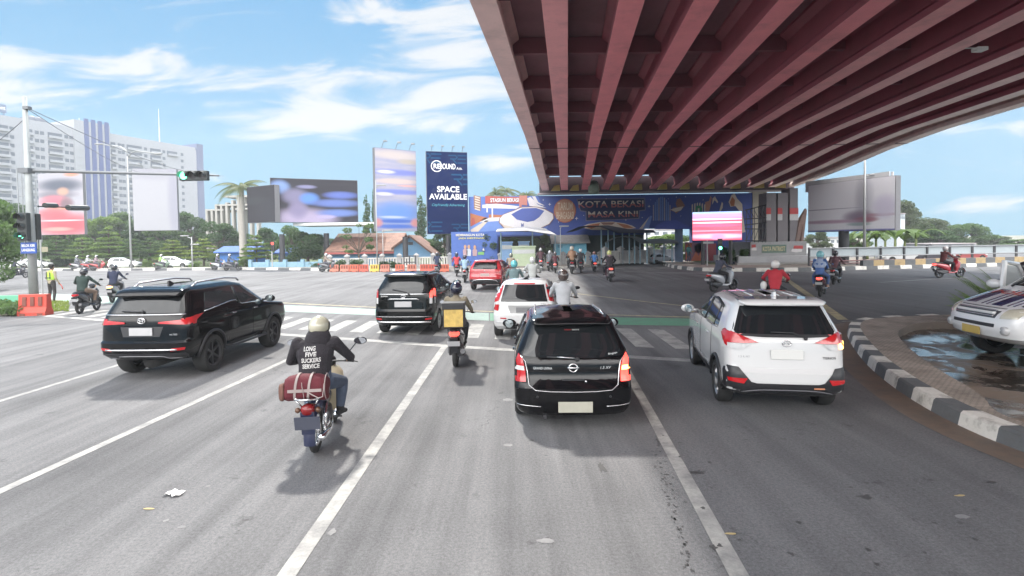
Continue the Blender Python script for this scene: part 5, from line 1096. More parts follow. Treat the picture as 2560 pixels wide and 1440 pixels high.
# helmets: shell with a face opening, visor and trim
def helmet_meshes():
    s = MB(); s.sphere((0, 0, 0), (.132, .155, .145), 24, 16); keep = []
    for f in s.f:
        c = [sum(s.v[i][k] for i in f)/len(f) for k in range(3)]
        if c[2] < -.125+.0*c[1]: continue
        if c[1] > .045 and c[2] < .035: continue
        keep.append(f)
    s.f = keep; s.m = [0]*len(keep); me = bpy.data.meshes.new('helmet'); me.from_pydata(s.v, [], s.f); me.polygons.foreach_set('use_smooth', [True]*len(keep))
    bm = bmesh.new(); bm.from_mesh(me); bmesh.ops.delete(bm, geom=[v for v in bm.verts if not v.link_faces], context='VERTS'); bmesh.ops.solidify(bm, geom=list(bm.faces), thickness=.012); bm.to_mesh(me); bm.free(); me.materials.append(MBLK)
    v = MB(); v.rings([[(.136*math.cos(b)*math.sin(a), .160*math.cos(b)*math.cos(a), .148*math.sin(b)) for a in [R(-72+144*k/14) for k in range(15)]] for b in [R(-38+62*k/6) for k in range(7)]], cap=False, closed=False)
    vm = ms(v, 'visor', mat('visor_tint', (.05, .055, .06), .05, spec=.8, var=0))
    t = MB(); t.tube([(.135*math.sin(a), -.158*math.cos(a), -.118) for a in [R(-100+200*k/16) for k in range(17)]], .008, 5); tm = ms(t, 'trim', MBLK)
    return me, vm, tm
HM, VM, TM = helmet_meshes()
def helmet(person, J, col, mt=None, s=1.0):
    o = link('helmet', HM, person); h = Vector(J['head']); o.location = h+Vector((0, 0, .035)); lk_ = Vector(J.get('look', (0, 1, 0))); o.rotation_euler = (0, 0, -math.atan2(lk_.x, lk_.y)); o.scale = (s, s, s)
    setm(o, mt or mat('helmet_%s' % '_'.join('%.2f' % c for c in col), col, .22, coat=.8, var=.04)); link('visor', VM, o); link('trim', TM, o); return o
_hj = MB()
def hijab_mesh(J):
    h = Vector(J['head']); n = Vector(J['neck']); rs = []
    for (dz, rx, ry, dy) in ((.10, .06, .07, 0), (.06, .10, .115, 0), (0, .112, .128, -.005), (-.07, .105, .12, -.01), (-.13, .11, .125, -.01), (-.19, .17, .15, -.02), (-.26, .22, .165, -.03), (-.36, .235, .175, -.035), (-.46, .17, .165, -.04)):
        rs.append([(h.x+rx*math.cos(a)*(1+.03*math.sin(5*a)), h.y+dy+ry*math.sin(a)*(1+.03*math.cos(4*a)), h.z+dz-(.10 if dz < -.3 else 0)*max(0, -math.sin(a))) for a in [2*math.pi*k/22 for k in range(22)]])
    m_ = MB(); m_.rings(rs, True); return ms(m_, 'headscarf', MBLK, sharp=80)
HJ = {'ride': hijab_mesh(RIDE), 'pill': hijab_mesh(PILL)}
POSE = {'ride': RIDE, 'pill': PILL, 'stand': STAND, 'wide': RIDE, 'lean': shift(RIDE, head=(.02, .53, 1.52), look=(.35, 1, 0))}
def person(label, pose, bike_or_pos, top, leg, shoe=(0.03, 0.03, 0.03), helm=None, hijab=None, head=0, s=1.0, group=None, helm_s=1.0, backpack=None, skin=None):
    o = link('person', BM[pose]); tag(o, label, 'person', group)
    if isinstance(bike_or_pos, bpy.types.Object): o.location = bike_or_pos.location; o.rotation_euler = bike_or_pos.rotation_euler; o.scale = bike_or_pos.scale
    else: o.location = bike_or_pos; o.rotation_euler = (0, 0, -R(head)); o.scale = (s, s, s)
    for i, mt in enumerate((cloth(top), cloth(leg), SKIN, cloth(shoe), HAIR)):
        o.material_slots[i].link = 'OBJECT'; o.material_slots[i].material = mt
    J = POSE[pose]
    if hijab: q = link('headscarf', HJ['pill' if pose == 'pill' else 'ride'], o); setm(q, cloth(hijab))
    if helm: helmet(o, J, helm, s=(1.06 if hijab else 1.0)*helm_s)
    return o
def bp(u, v, z=0): p = gp(u, v); return (p.x, p.y, z)
BLK = (.016, .016, .02); JEAN = (.03, .045, .085); DK = (.03, .03, .035)
# ---- foreground: old underbone with spoked wheels, red bag strapped behind
fgp = bp(791, 1129); 
fg = thing('motorcycle', 'old cream and black underbone motorcycle carrying a red bag in the left foreground', 'motorcycle', fgp, -R(-7), None, .95)
put_wheel(fg, 0, .29, .085, True); put_wheel(fg, 1.2, .29, .075, True)
CR = mat('cream_paint', (0.45, 0.38, 0.26), .35, coat=.6); NV = mat('dark_blue_paint', (.02, .025, .06), .3, coat=.8)
b = MB(); b.loft([(-.10, 0, .62, .07, .06), (.1, 0, .60, .09, .10), (.35, 0, .58, .10, .12), (.55, 0, .52, .07, .08), (.75, 0, .50, .05, .06), (.95, 0, .68, .05, .06)], 12, 2.4); b.build('body', NV, fg, True)
b = MB(); b.loft([(.80, 0, .48, .14, .20), (.88, 0, .60, .22, .30), (.98, 0, .70, .20, .24), (1.02, 0, .80, .10, .12)], 14, 2.4); b.build('leg_shield', CR, fg, True)
b = MB(); b.loft([(-.30, 0, .775, .10, .03), (-.1, 0, .79, .125, .05), (.2, 0, .785, .13, .05), (.45, 0, .76, .09, .04)], 14, 2.8); b.build('seat', MSEAT, fg, True)
b = MB(); b.rings([[(-.07, .345*math.cos(a), .29+.345*math.sin(a)), (-.04, .365*math.cos(a), .29+.365*math.sin(a)), (.04, .365*math.cos(a), .29+.365*math.sin(a)), (.07, .345*math.cos(a), .29+.345*math.sin(a))] for a in [R(60+135*k/12) for k in range(13)]], cap=False, closed=False); b.build('mudguard', NV, fg, True)
b = MB(); b.rings([[(-.05, 1.2+.33*math.cos(a), .29+.33*math.sin(a)), (0, 1.2+.35*math.cos(a), .29+.35*math.sin(a)), (.05, 1.2+.33*math.cos(a), .29+.33*math.sin(a))] for a in [R(10+150*k/12) for k in range(13)]], cap=False, closed=False); b.build('mudguard', CR, fg, True)
for sd in (1, -1):
    b = MB(); b.tube([(sd*.11, 0, .31), (sd*.11, .12, .62)], [.03, .026], 10); b.tube([(sd*.11, .0, .30), (sd*.10, .48, .34)], .018, 8); b.build('shock_absorber', MCHR, fg, True)
    b = MB(); b.tube([(sd*.06, .98, .95), (sd*.06, 1.2, .29)], .02, 8); b.build('fork', MCHR, fg, True)
b = MB(); b.tube([(.10, .55, .32), (.14, .3, .27), (.15, .1, .26), (.165, -.42, .33), (.166, -.46, .335)], [.018, .02, .042, .05, .03], 14); b.build('exhaust', MCHR, fg, True)
b = MB(); b.loft([(.3, 0, .38, .11, .08), (.45, 0, .36, .13, .11), (.62, 0, .40, .09, .07)], 12, 3); b.tube([(-.24, .5, .30), (.24, .5, .30)], .014, 6); b.build('engine', MENG, fg, True)
b = MB(); b.loft([(-.44, 0, .66, .06, .05), (-.40, 0, .665, .085, .07), (-.30, 0, .67, .07, .06)], 12, 2.4); b.build('tail_lamp', mat('lamp_dim_red', (.16, .008, .01), .25), fg, True)
b = MB(); b.box((0, -.43, .51), (.30, .012, .17), rx=R(14)); b.build('number_plate', mat('plate_dark', (.06, .065, .09), .5), fg)
b = MB(); b.box((0, -.40, .50), (.16, .01, .30), rx=R(12)); b.build('rear_fender', NV, fg)
b = MB(); b.tube([(-.12, -.1, .80), (-.14, -.42, .80), (.14, -.42, .80), (.12, -.1, .80)], .012, 6); b.tube([(-.13, -.42, .79), (-.06, -.36, .68)], .01, 5); b.tube([(.13, -.42, .79), (.06, -.36, .68)], .01, 5); b.box((0, -.40, .80), (.26, .10, .012)); b.build('carrier_rack', MCHR, fg, True)
b = MB(); b.tube([(-.34, .80, 1.0), (-.18, .90, .99), (.18, .90, .99), (.34, .80, 1.0)], .013, 8); b.tube([(.24, .86, 1.0), (.37, .78, 1.005)], .019, 8); b.tube([(-.24, .86, 1.0), (-.37, .78, 1.005)], .019, 8); b.tube([(.3, .87, 1.0), (.42, .82, .98)], .007, 5); b.tube([(-.3, .87, 1.0), (-.42, .82, .98)], .007, 5); b.sphere((0, .98, .98), (.09, .10, .09), 14, 8); b.build('handlebar', MBLK, fg, True)
for sd in (-1, 1):
    b = MB(); b.sphere((sd*.12, -.38, .66), .035, 10, 6); b.build('indicator', mat('smoked_lens', (.10, .05, .03), .3), fg, True)
for sd, a, g in ((1, ME_MIR, ME_MG), (-1, ME_MIRL, ME_MGL)):
    o = link('mirror', a, fg); o.location = (sd*.26, .86, 1.0); o.scale = (1.35, 1.2, 1.3); link('mirror_glass', g, o)
FG = shift(RIDE, pelvis=(-.03, .16, .89), chest=(-.035, .22, 1.22), neck=(-.02, .30, 1.42), head=(.0, .34, 1.55), shR=(.205, .27, 1.375), shL=(-.26, .25, 1.375), elR=(.385, .44, 1.13), elL=(-.40, .40, 1.11), haR=(.33, .76, 1.045), haL=(-.33, .76, 1.045), knR=(.24, .60, .76), knL=(-.20, .60, .76), anR=(.22, .48, .39), anL=(-.20, .48, .39), toeR=(.26, .66, .335), toeL=(-.22, .66, .335), hipR=(.10, .20, .87), hipL=(-.12, .20, .87), look=(.42, 1, -.05))
BM['fg'] = body_mesh('person', FG, .0075, smooth=3, girth=1.27); POSE['fg'] = FG
rd = person('rider in black hoodie with white back lettering and cream helmet on the old underbone', 'fg', fg, (.018, .016, .02), (.045, .06, .10), (.02, .02, .022), helm=(.42, .40, .31))
jk = mat('hoodie_black', (.020, .017, .022), .9, var=.35, scale=7, bump=.8); rd.material_slots[0].material = jk
dn = mat('jeans', (.055, .072, .11), .85, var=.6, scale=5, bump=.4); rd.material_slots[1].material = dn
from mathutils.bvhtree import BVHTree
bm = bmesh.new(); bm.from_mesh(BM['fg']); bvh = BVHTree.FromBMesh(bm)
def on_back(name, txt, x, z, wd, ht, parent, mt, tilt=0.0, bold=.012):
    me = text_mesh(txt, 1.0, bold=bold); vs = [v.co.copy() for v in me.vertices]; xs = [v.x for v in vs]; ys_ = [v.y for v in vs]; w_, h_ = max(xs)-min(xs), max(ys_)-min(ys_); P = []
    for v in vs:
        a = x+(v.x-(max(xs)+min(xs))/2)*wd/w_; c = z+(v.y-(max(ys_)+min(ys_))/2)*ht/h_+tilt*(a-x)
        h_t = bvh.ray_cast(Vector((a, -1, c)), Vector((0, 1, 0))); P.append((a, (h_t[0].y if h_t[0] else .1)-.006, c))
    m_ = MB(); m_.add(P, [tuple(f.vertices) for f in me.polygons]); bpy.data.meshes.remove(me); return m_.build(name, mt, parent, fix=False)
WL = mat('print_white', (.46, .45, .44), .85, var=.5, scale=22)
for t, x, z, wd in (('LONG', -.075, 1.325, .15), ('FIVE', -.055, 1.255, .14), ('SUCKERS', -.055, 1.18, .25), ('SERVICE', -.055, 1.105, .22)):
    on_back('back_lettering', t, x, z, wd, .058, rd, WL, .05, .035)
bm.free()
# hood of the hoodie lying on the shoulders
hd_ = MB(); rs_ = []
for (dz, rx, ry, dy) in ((-.19, .14, .05, -.095), (-.15, .17, .09, -.085), (-.10, .178, .115, -.07), (-.05, .17, .125, -.06), (.0, .15, .12, -.055), (.04, .125, .10, -.05)):
    rs_.append([(FG['head'][0]+rx*math.cos(a), FG['head'][1]+dy-.02+ry*math.sin(a), FG['head'][2]-.06+dz+.012*math.sin(3*a)) for a in [2*math.pi*k/24 for k in range(24)]])
hd_.rings(rs_, True); hd_.build('hood', jk, rd, True)
# red bag
bag = thing('bag', 'maroon duffel bag with white straps tied to the rear rack of the old underbone', 'bag', fgp, -R(-7), None, .95)
MBAG = mat('bag_maroon', (.10, .010, .018), .8, var=.3, scale=8, bump=.6); MPIPE = mat('bag_piping', (.30, .25, .24), .8, var=.3)
b = MB(); rs_ = []
for k, (x, sc_) in enumerate(((-.36, .55), (-.345, .85), (-.30, .98), (-.15, 1.04), (0, 1.0), (.15, 1.04), (.24, .98), (.275, .85), (.285, .6))):
    rs_.append([(x+.012*math.sin(3*a), -.23+.15*sc_*math.copysign(abs(math.cos(a))**.75, math.cos(a)), .945+.15*sc_*math.copysign(abs(math.sin(a))**.8, math.sin(a))-.03*((x+.04)/.3)**2) for a in [2*math.pi*j/22 for j in range(22)]])
b.rings(rs_); b.build('bag_body', MBAG, bag, True)
b = MB(); b.loft([(-.36, -.37, .90, .03, .09), (-.28, -.40, .89, .05, .11), (-.16, -.38, .90, .03, .09)], 12, 3); b.build('side_pocket', mat('bag_tan', (.13, .06, .045), .8, bump=.4), bag, True)
for x in (-.17, .03):
    b = MB(); b.rings([[(x-.018+.03*math.sin(a), -.23+.163*math.copysign(abs(math.cos(a))**.75, math.cos(a)), .945+.163*math.copysign(abs(math.sin(a))**.8, math.sin(a))) for a in [2*math.pi*j/24 for j in range(25)]], [(x+.018+.03*math.sin(a), -.23+.163*math.copysign(abs(math.cos(a))**.75, math.cos(a)), .945+.163*math.copysign(abs(math.sin(a))**.8, math.sin(a))) for a in [2*math.pi*j/24 for j in range(25)]]], cap=False, closed=False); b.build('strap', MPIPE, bag, True)
b = MB(); b.box((-.03, -.392, .925), (.50, .012, .035)); b.build('band', MPIPE, bag)
b = MB(); b.tube([(.265, -.23+.155*math.cos(a), .935+.155*math.sin(a)) for a in [2*math.pi*j/24 for j in range(25)]], .008, 5); b.build('piping', MPIPE, bag, True)
b = MB(); b.tube([(-.03, -.395, .93), (.18, -.40, .83), (.24, -.40, .85), (.26, -.38, 1.0)], .008, 5); b.tube([(-.10, -.30, 1.08), (-.06, -.41, .98), (-.03, -.42, .84)], .006, 5); b.build('tie_cord', MPIPE, bag, True)
for ch in bag.children: ch.scale = (.80, .95, 1.02); ch.location = (-.01, -.012, -.045)

# ---- delivery scooter
def rider_set(bu, bv, head, bikecol, blabel, plabel, top, leg, helm, pose='ride', s=1.05, lit=True, hijab=None, pl=None, shoe=(.03, .03, .03), z=0, pos=None):
    bk = scooter(blabel, bikecol, pos or bp(bu, bv, z), head, s, lit, pl)
    return bk, person(plabel, pose, bk, top, leg, shoe, helm, hijab)
dl, dp = rider_set(1140, 917, -1, (.05, .012, .016), 'dark red scooter with lit tail lamp under the yellow delivery box', 'courier in khaki jacket and glossy black helmet behind a yellow delivery box', (.20, .17, .12), (.022, .024, .03), (.012, .013, .03), s=.98)
bx_ = thing('delivery_box', 'black insulated delivery box with yellow printed front on the dark red scooter', 'box', dl.location, dl.rotation_euler[2], None, .98)
b = MB(); b.box((0, -.22, 1.10), (.44, .34, .46)); b.build('box_body', mat('box_black', (.02, .02, .024), .7, bump=.3), bx_, bevel=.02)
b = MB(); b.box((0, -.22, 1.355), (.46, .37, .06)); b.box((0, -.40, 1.30), (.45, .015, .10)); b.build('lid', mat('box_lid', (.018, .018, .022), .5, bump=.2), bx_, bevel=.012)
b = MB(); b.add([(-.19, -.394, .90), (.19, -.394, .90), (.19, -.394, 1.25), (-.19, -.394, 1.25)], [(0, 1, 2, 3)]); o = b.build('front_print', mat('box_print', (.52, .36, .10), .6, var=.5, scale=9, dirt=.35), bx_, fix=False)
b = MB(); b.box((0, -.396, 1.275), (.36, .012, .03)); b.build('reflective_strip', MSTRIP, bx_)

# ---- the others
rider_set(200, 785, -12, (.03, .03, .035), 'black scooter heading right beside the police officer', 'rider in dark green jacket and black helmet beside the police officer', (.018, .035, .03), (.16, .11, .08), (.02, .02, .025), s=1.0, lit=False, pose='wide')
bk, _ = rider_set(281, 757, -18, (.22, .22, .24), 'grey scooter with glowing orange lamp just beyond the black SUV roof', 'rider in navy jacket and black helmet just beyond the black SUV', (.022, .028, .06), BLK, (.02, .022, .03), s=1.0, lit=False)
for ch in bk.children:
    if ch.name.startswith('tail_lamp'): setm(ch, MAMB)
rider_set(1092, 687, 0, (.03, .03, .06), 'dark scooter carrying the leftmost rider of the centre group', 'rider in dark blue jacket and black helmet left of the red shirt rider', (.02, .03, .07), BLK, (.02, .022, .03), s=1.02, lit=False)
bk, _ = rider_set(1142, 691, -5, (.03, .03, .035), 'black scooter carrying the rider in the red shirt', 'rider in bright red shirt with navy headscarf and helmet left of the red crossover', (.52, .05, .06), BLK, (.02, .025, .06), s=1.02, hijab=(.02, .025, .07), lit=False)
rider_set(1162, 706, -2, (.5, .5, .5), 'white and black scooter touching the left edge of the red crossover', 'rider in pale blue shirt right beside the red crossover', (.28, .40, .50), BLK, (.03, .03, .05), s=1.0, lit=False)
rider_set(1276, 700, 8, (.35, .05, .05), 'red scooter ahead of the red crossover under the tan shirt rider', 'rider in tan uniform shirt with cap style green helmet beyond the red crossover', (.30, .25, .19), (.10, .09, .07), (.20, .22, .17), s=1.02)
rider_set(0, 0, 4, (.06, .06, .07), 'scooter hidden behind the silver hatchback under the teal helmet rider', 'rider in grey teal jacket and turquoise helmet behind the silver hatchback', (.13, .19, .20), BLK, (.12, .45, .50), s=1.05, pos=(gd(1283, 20.8).x, 20.8, 0))
rider_set(0, 0, 4, (.06, .06, .07), 'scooter hidden beyond the silver hatchback roof under the grey hoodie rider', 'rider in pale grey hoodie and white helmet beyond the silver hatchback roof', (.42, .43, .42), BLK, (.60, .61, .60), s=1.05, pos=(gd(1330, 25).x, 25, 0), pose='wide')
rider_set(0, 0, 5, (.06, .06, .07), 'scooter between the silver hatchback and the black hatchback', 'rider in grey shirt and brown helmet between the silver and black hatchbacks', (.38, .39, .41), BLK, (.07, .05, .045), s=1.05, pos=(gd(1407, 13.4).x, 13.4, 0))
rider_set(1352, 676, 3, (.05, .08, .2), 'blue scooter in the far bunch left of the maroon jacket rider', 'rider in dark red striped jacket and silver helmet in the far bunch', (.09, .04, .05), BLK, (.45, .46, .46), s=1.12)
rider_set(1372, 678, 18, (.05, .05, .06), 'dark scooter turning at the right of the far bunch', 'rider in grey jacket and white helmet at the right of the far bunch', (.16, .17, .19), BLK, (.6, .6, .6), s=1.0, lit=False)
rider_set(1388, 683, 6, (.15, .15, .16), 'small grey scooter with lit tail lamp alone left of the pillion couple', 'rider in maroon jacket alone left of the pillion couple', (.10, .03, .04), BLK, (.06, .04, .04), s=.95)
ck, _ = rider_set(1430, 685, 3, (.06, .06, .07), 'dark scooter carrying the couple with the brown cloak', 'front rider in black sharing the scooter with the brown cloaked passenger', (.03, .03, .035), BLK, (.55, .55, .54), s=1.18, lit=False)
person('passenger in brown cloak and cream helmet behind the black clad rider', 'pill', ck, (.30, .17, .10), BLK, (.03, .03, .03), helm=(.5, .46, .38), hijab=(.32, .19, .12))
rider_set(1452, 682, 6, (.12, .13, .15), 'grey motorcycle right of the pillion couple with brown cloak', 'rider in black jacket and white helmet right of the brown cloaked passenger', (.035, .035, .04), BLK, (.62, .62, .62), s=1.1, lit=False)
rider_set(1487, 680, 2, (.10, .03, .03), 'dark scooter with lit tail lamp under the bright blue shirt', 'rider in bright blue shirt near the white balustrade', (.07, .19, .45), BLK, (.30, .16, .13), s=.95)
rider_set(1526, 705, 2, (.07, .02, .03), 'dark red scooter with lit tail lamp under the pink headscarf rider', 'rider with pink headscarf and yellow striped helmet on a dark red scooter', (.03, .025, .03), BLK, (.50, .52, .20), s=1.10, hijab=(.42, .28, .30), pose='wide')
rider_set(1784, 730, 62, (.42, .44, .48), 'white and blue scooter seen side on before the island kerb', 'rider in slate jacket and black helmet seen side on before the island', (.055, .06, .09), BLK, (.03, .03, .035), s=1.08, lit=False, pose='lean')
rr_, _ = rider_set(0, 0, 28, (.06, .06, .07), 'scooter hidden beyond the white SUV roof under the red jacket rider', 'rider in bright red jacket with white patterned helmet beyond the white SUV roof', (.42, .03, .045), BLK, (.62, .60, .58), s=1.05, pos=(gd(1937, 17.6).x, 17.6, 0), pose='wide')
b = MB(); b.loft([(.1, -.32, 1.02, .07, .12), (.25, -.34, 1.0, .10, .15), (.4, -.31, 1.02, .06, .10)], 12, 2.4); o = b.build('shoulder_bag', mat('bag_white', (.6, .6, .58), .7), None, True); o.location = rr_.location; o.rotation_euler = rr_.rotation_euler; tag(o, 'white shoulder bag at the left hip of the red jacket rider', 'bag')
cp, _ = rider_set(2050, 742, 36, (.10, .02, .025), 'dark red scooter with lit tail lamp carrying the blue clad passenger', 'front rider in grey with silver helmet half hidden by the blue clad passenger', (.10, .09, .10), BLK, (.45, .44, .42), s=1.08, pose='lean')
person('passenger in pale blue headscarf, blue coat and turquoise helmet', 'pill', cp, (.07, .14, .34), (.06, .10, .22), (.30, .2, .15), helm=(.22, .50, .54), hijab=(.30, .36, .50))
rider_set(2084, 712, 42, (.05, .05, .055), 'dark scooter just ahead of the couple on the right', 'rider in maroon jacket and black helmet just ahead of the blue clad passenger', (.11, .05, .06), BLK, (.04, .035, .04), s=1.05, lit=False)
rider_set(2348, 695, 84, (.35, .03, .04), 'bright red scooter heading right along the yellow and black barrier', 'rider in black and red jacket with white helmet on the bright red scooter', (.13, .035, .035), BLK, (.5, .45, .44), s=1.1)
for u, v, hd_a, hc, tc_, bl, pl_ in ((28, 697, 8, (.03, .03, .04), (.03, .035, .05), 'dark scooter at the far left crossing the junction', 'rider in dark jacket at the far left crossing the junction'),
        (185, 677, 80, (.3, .3, .31), (.20, .21, .23), 'grey scooter leading three on the far road at the left', 'rider in grey leading three scooters on the far left road'), (212, 677, 80, (.4, .04, .04), (.5, .5, .52), 'red scooter in the middle of three on the far left road', 'rider in white in the middle of three scooters on the far left road'), (233, 677, 80, (.35, .05, .05), (.32, .24, .26), 'red scooter last of three on the far left road', 'rider in dusty pink last of three scooters on the far left road'),
        (395, 676, 82, (.1, .15, .1), (.30, .48, .16), 'scooter behind the white minivan under the lime jacket rider', 'rider in lime green jacket behind the white minivan'), (536, 676, 84, (.4, .42, .45), (.12, .12, .16), 'white scooter near the blue kiosk on the far road', 'rider in dark jacket and white helmet near the blue kiosk'), (566, 677, 84, (.05, .05, .06), (.08, .10, .14), 'dark scooter just right of the white scooter near the blue kiosk', 'rider in slate jacket just right of the white scooter'), (806, 680, 86, (.1, .1, .11), (.28, .22, .18), 'motorcycle waiting left of the orange barriers', 'rider in beige waiting left of the orange barriers')):
    bk, p = rider_set(u, v, hd_a, hc, bl, pl_, tc_, (.08, .08, .1), (.55, .55, .56) if u > 100 else (.02, .02, .03), s=.98, lit=False)
# ---- people on foot
po = person('police officer in brown uniform and lime green reflective vest by the red barrier', 'stand', bp(131, 757), (.33, .28, .20), (.035, .03, .03), (.015, .015, .015), head=12, s=1.03)
v_ = MB(); rs_ = []
for (z, a, b_, cy) in ((1.06, .185, .135, .0), (1.15, .19, .14, .0), (1.25, .20, .145, .01), (1.34, .20, .14, .01), (1.42, .15, .11, .01), (1.455, .10, .085, .01)):
    rs_.append([(a*math.cos(t), cy+b_*math.sin(t), z) for t in [2*math.pi*k/20 for k in range(20)]])
v_.rings(rs_, False); v_.build('reflective_vest', mat('vest_lime', (.42, .70, .06), .5, emit=None, var=.1), po, True)
b = MB()
for x in (-.09, .09): b.box((x, -.142, 1.25), (.045, .012, .3))
b.box((0, -.15, 1.14), (.3, .012, .05)); b.build('vest_band', mat('vest_dark', (.05, .05, .045), .5), po)
b = MB(); b.lathe([(.10, -.01), (.115, .04), (.12, .075), (.0001, .10)], 'Z', c=(0, .02, 1.655), seg=18); b.sphere((0, .12, 1.655), (.08, .07, .012), 12, 6); b.build('cap', HAIR, po, True)
b = MB(); b.tube([(.27, .17, .86), (.31, .22, .70), (.32, .24, .60)], [.012, .02, .022], 8); o = b.build('light_wand', mat('wand_red', (.7, .12, .1), .4), None, True); o.location = po.location; o.rotation_euler = po.rotation_euler; o.scale = po.scale; tag(o, 'red traffic wand in the right hand of the police officer', 'wand')
person('pedestrian in teal shirt and dark shorts walking before the painted wall', 'stand', (gd(1722, 53).x, 53, .27), (.06, .18, .19), (.04, .05, .08), (.4, .35, .3), head=60, s=1.05)
person('man in black standing behind the shrubs on the island', 'stand', (gd(1829, 53).x, 53, .27), (.02, .02, .022), (.03, .03, .03), head=-40, s=1.1)
cx_ = pk.location
person('person in beige shirt and black cap leaning at the open pickup door', 'stand', (gd(2560, 14.3).x, 14.3, 0.006), (.33, .26, .18), (.03, .04, .03), head=140, s=1.04, helm=(.05, .045, .045))
# ---------------------------------------------------------------- background: things placed at their own depth
def fzm(mb, poly_px, y, mi=0):
    vs = [at(u, v, y) for u, v in poly_px]; mb.add(vs, [tuple(range(len(vs)))], mi)
def zof(u, v, y): return at(u, v, y).z
def uvquad(name, a, b, z0, z1, mt, parent=None, off=0.0):
    """upright rectangle from ground point a to b (left to right as seen), with 0..1 coordinates"""
    d = (b-a); nrm = Vector((d.y, -d.x, 0)).normalized()*off; me = bpy.data.meshes.new(name)
    me.from_pydata([(a.x+nrm.x, a.y+nrm.y, z0), (b.x+nrm.x, b.y+nrm.y, z0), (b.x+nrm.x, b.y+nrm.y, z1), (a.x+nrm.x, a.y+nrm.y, z1)], [], [(0, 1, 2, 3)])
    l = me.uv_layers.new(name='UVMap'); 
    for i, c in enumerate([(0, 0), (1, 0), (1, 1), (0, 1)]): l.data[i].uv = c
    me.materials.append(mt); return link(name, me, parent)
def G(u, y, z=0): p = at(u, 600, y); return Vector((p.x, y, z))
def panel_box(mb, a, b, z0, z1, th, mi=0):
    d = b-a; n_ = Vector((-d.y, d.x, 0)).normalized()*th
    vs = [(p.x, p.y, z) for z in (z0, z1) for p in (a, b, b+n_, a+n_)]
    mb.add(vs, [(0, 3, 2, 1), (4, 5, 6, 7), (0, 1, 5, 4), (1, 2, 6, 5), (2, 3, 7, 6), (3, 0, 4, 7)], mi)
MSTEEL = mat('grey_steel', (.25, .26, .27), .5, .5, var=.2); MDKST = mat('dark_steel', (.05, .05, .055), .5, .3, var=.2); MGALV = mat('galvanised', (.38, .39, .39), .5, .4, var=.15)
MFRAME = mat('panel_frame', (.16, .16, .17), .7)
def billboard(name, label, u0, y0, u1, y1, z0, z1, mt, posts=(), th=.5, post_r=.3, floods=0, frame=MFRAME, cat='billboard', zb=0.0, face='poster', rim=0.0, fl=1.0):
    a, b = G(u0, y0), G(u1, y1); root = thing(name, label, cat); 
    mb = MB(); panel_box(mb, a, b, z0, z1, th); mb.build('panel', frame, root)
    f = uvquad(face, a+(b-a)*.004, b-(b-a)*.004, z0+.03, z1-.03, mt, root, .02)
    for t, zt_ in posts:
        p = a+(b-a)*t; d = (b-a).normalized(); q = p+Vector((-d.y, d.x, 0))*th*.5
        m_ = MB(); m_.lathe([(post_r, zb), (post_r, zt_)], 'Z', (q.x, q.y, 0), 16, cap=True); m_.build('post', MDKST, root, True, sharp=40)
    for k in range(floods):
        p = a+(b-a)*((k+.5)/floods); d = (b-a).normalized(); n_ = Vector((d.y, -d.x, 0))
        m_ = MB(); tip = p+n_*.9*fl+Vector((0, 0, z1+.55*fl)); m_.tube([p+Vector((0, 0, z1)), p+n_*.35*fl+Vector((0, 0, z1+.45*fl)), tip], .03, 5); m_.box(tip, (.35*fl, .30*fl, .12*fl)); m_.build('floodlight', MSTEEL, root)
    return root, a, b
# ---- rebound board
NAVY = (0.0025, 0.011, 0.062)
root, a, b = billboard('billboard', 'navy vertical billboard reading SPACE AVAILABLE', 1069, 56, 1171.5, 57.2, zof(1069, 585.5, 56), zof(1069, 377.5, 56), mat('navy_print', NAVY, .85, var=.06, spec=.1), ((.5, 3.3),), .45, .22, 4, fl=.8)
d = (b-a).normalized(); wB = (b-a).length; z0, z1 = zof(1069, 585.5, 56), zof(1069, 377.5, 56); hB = z1-z0; nB = Vector((d.y, -d.x, 0))
def MBd(x, z, off=.03):      # text frame on the board at fractions (0..1)
    p = a+d*(x*wB)+nB*off; return Matrix(((d.x, 0, nB.x, p.x), (d.y, 0, nB.y, p.y), (0, 1, 0, z0+z*hB), (0, 0, 0, 1)))
TEAL = mat('teal_print', (.006, .055, .13), .8, spec=.1); WHT = mat('white_print', (.75, .75, .75), .5); CYN = mat('cyan_print', (.06, .30, .38), .5)
mb = MB()
def glyph(mb, x, z, s, off=.026):   # pale RE monogram strokes
    def P(pts, w):
        for (x0, y0), (x1, y1) in zip(pts, pts[1:]):
            dx_, dy_ = x1-x0, y1-y0; l_ = math.hypot(dx_, dy_); nx, ny = -dy_/l_*w/2, dx_/l_*w/2; ex, ey = dx_/l_*w/2, dy_/l_*w/2
            q = [(x0-ex+nx, y0-ey+ny), (x0-ex-nx, y0-ey-ny), (x1+ex-nx, y1+ey-ny), (x1+ex+nx, y1+ey+ny)]
            q = [(min(wB*.995, max(.01, x*wB+s*qx)), min(hB*.998, max(.01, z*hB+s*qy))) for qx, qy in q]
            mb.add([tuple(a+d*qx+nB*off+Vector((0, 0, z0+qy))) for qx, qy in q], [(0, 1, 2, 3)])
    P([(0, .9), (.75, .9), (.95, .7), (.75, .5), (.2, .5)], .14); P([(.45, .45), (.85, 0)], .14); P([(1.05, .9), (2.0, .9)], .14); P([(1.05, .5), (1.9, .5)], .14); P([(1.05, .06), (2.0, .06)], .14)
for x, z, s in ((-.12, .86, 1.0), (.62, .60, 1.15), (-.15, .03, 1.05), (.55, .86, .9), (.60, .02, .9), (-.5, .22, 1.0)): mb = MB(); glyph(mb, x, z, s); mb.build('monogram', TEAL, root, fix=False)
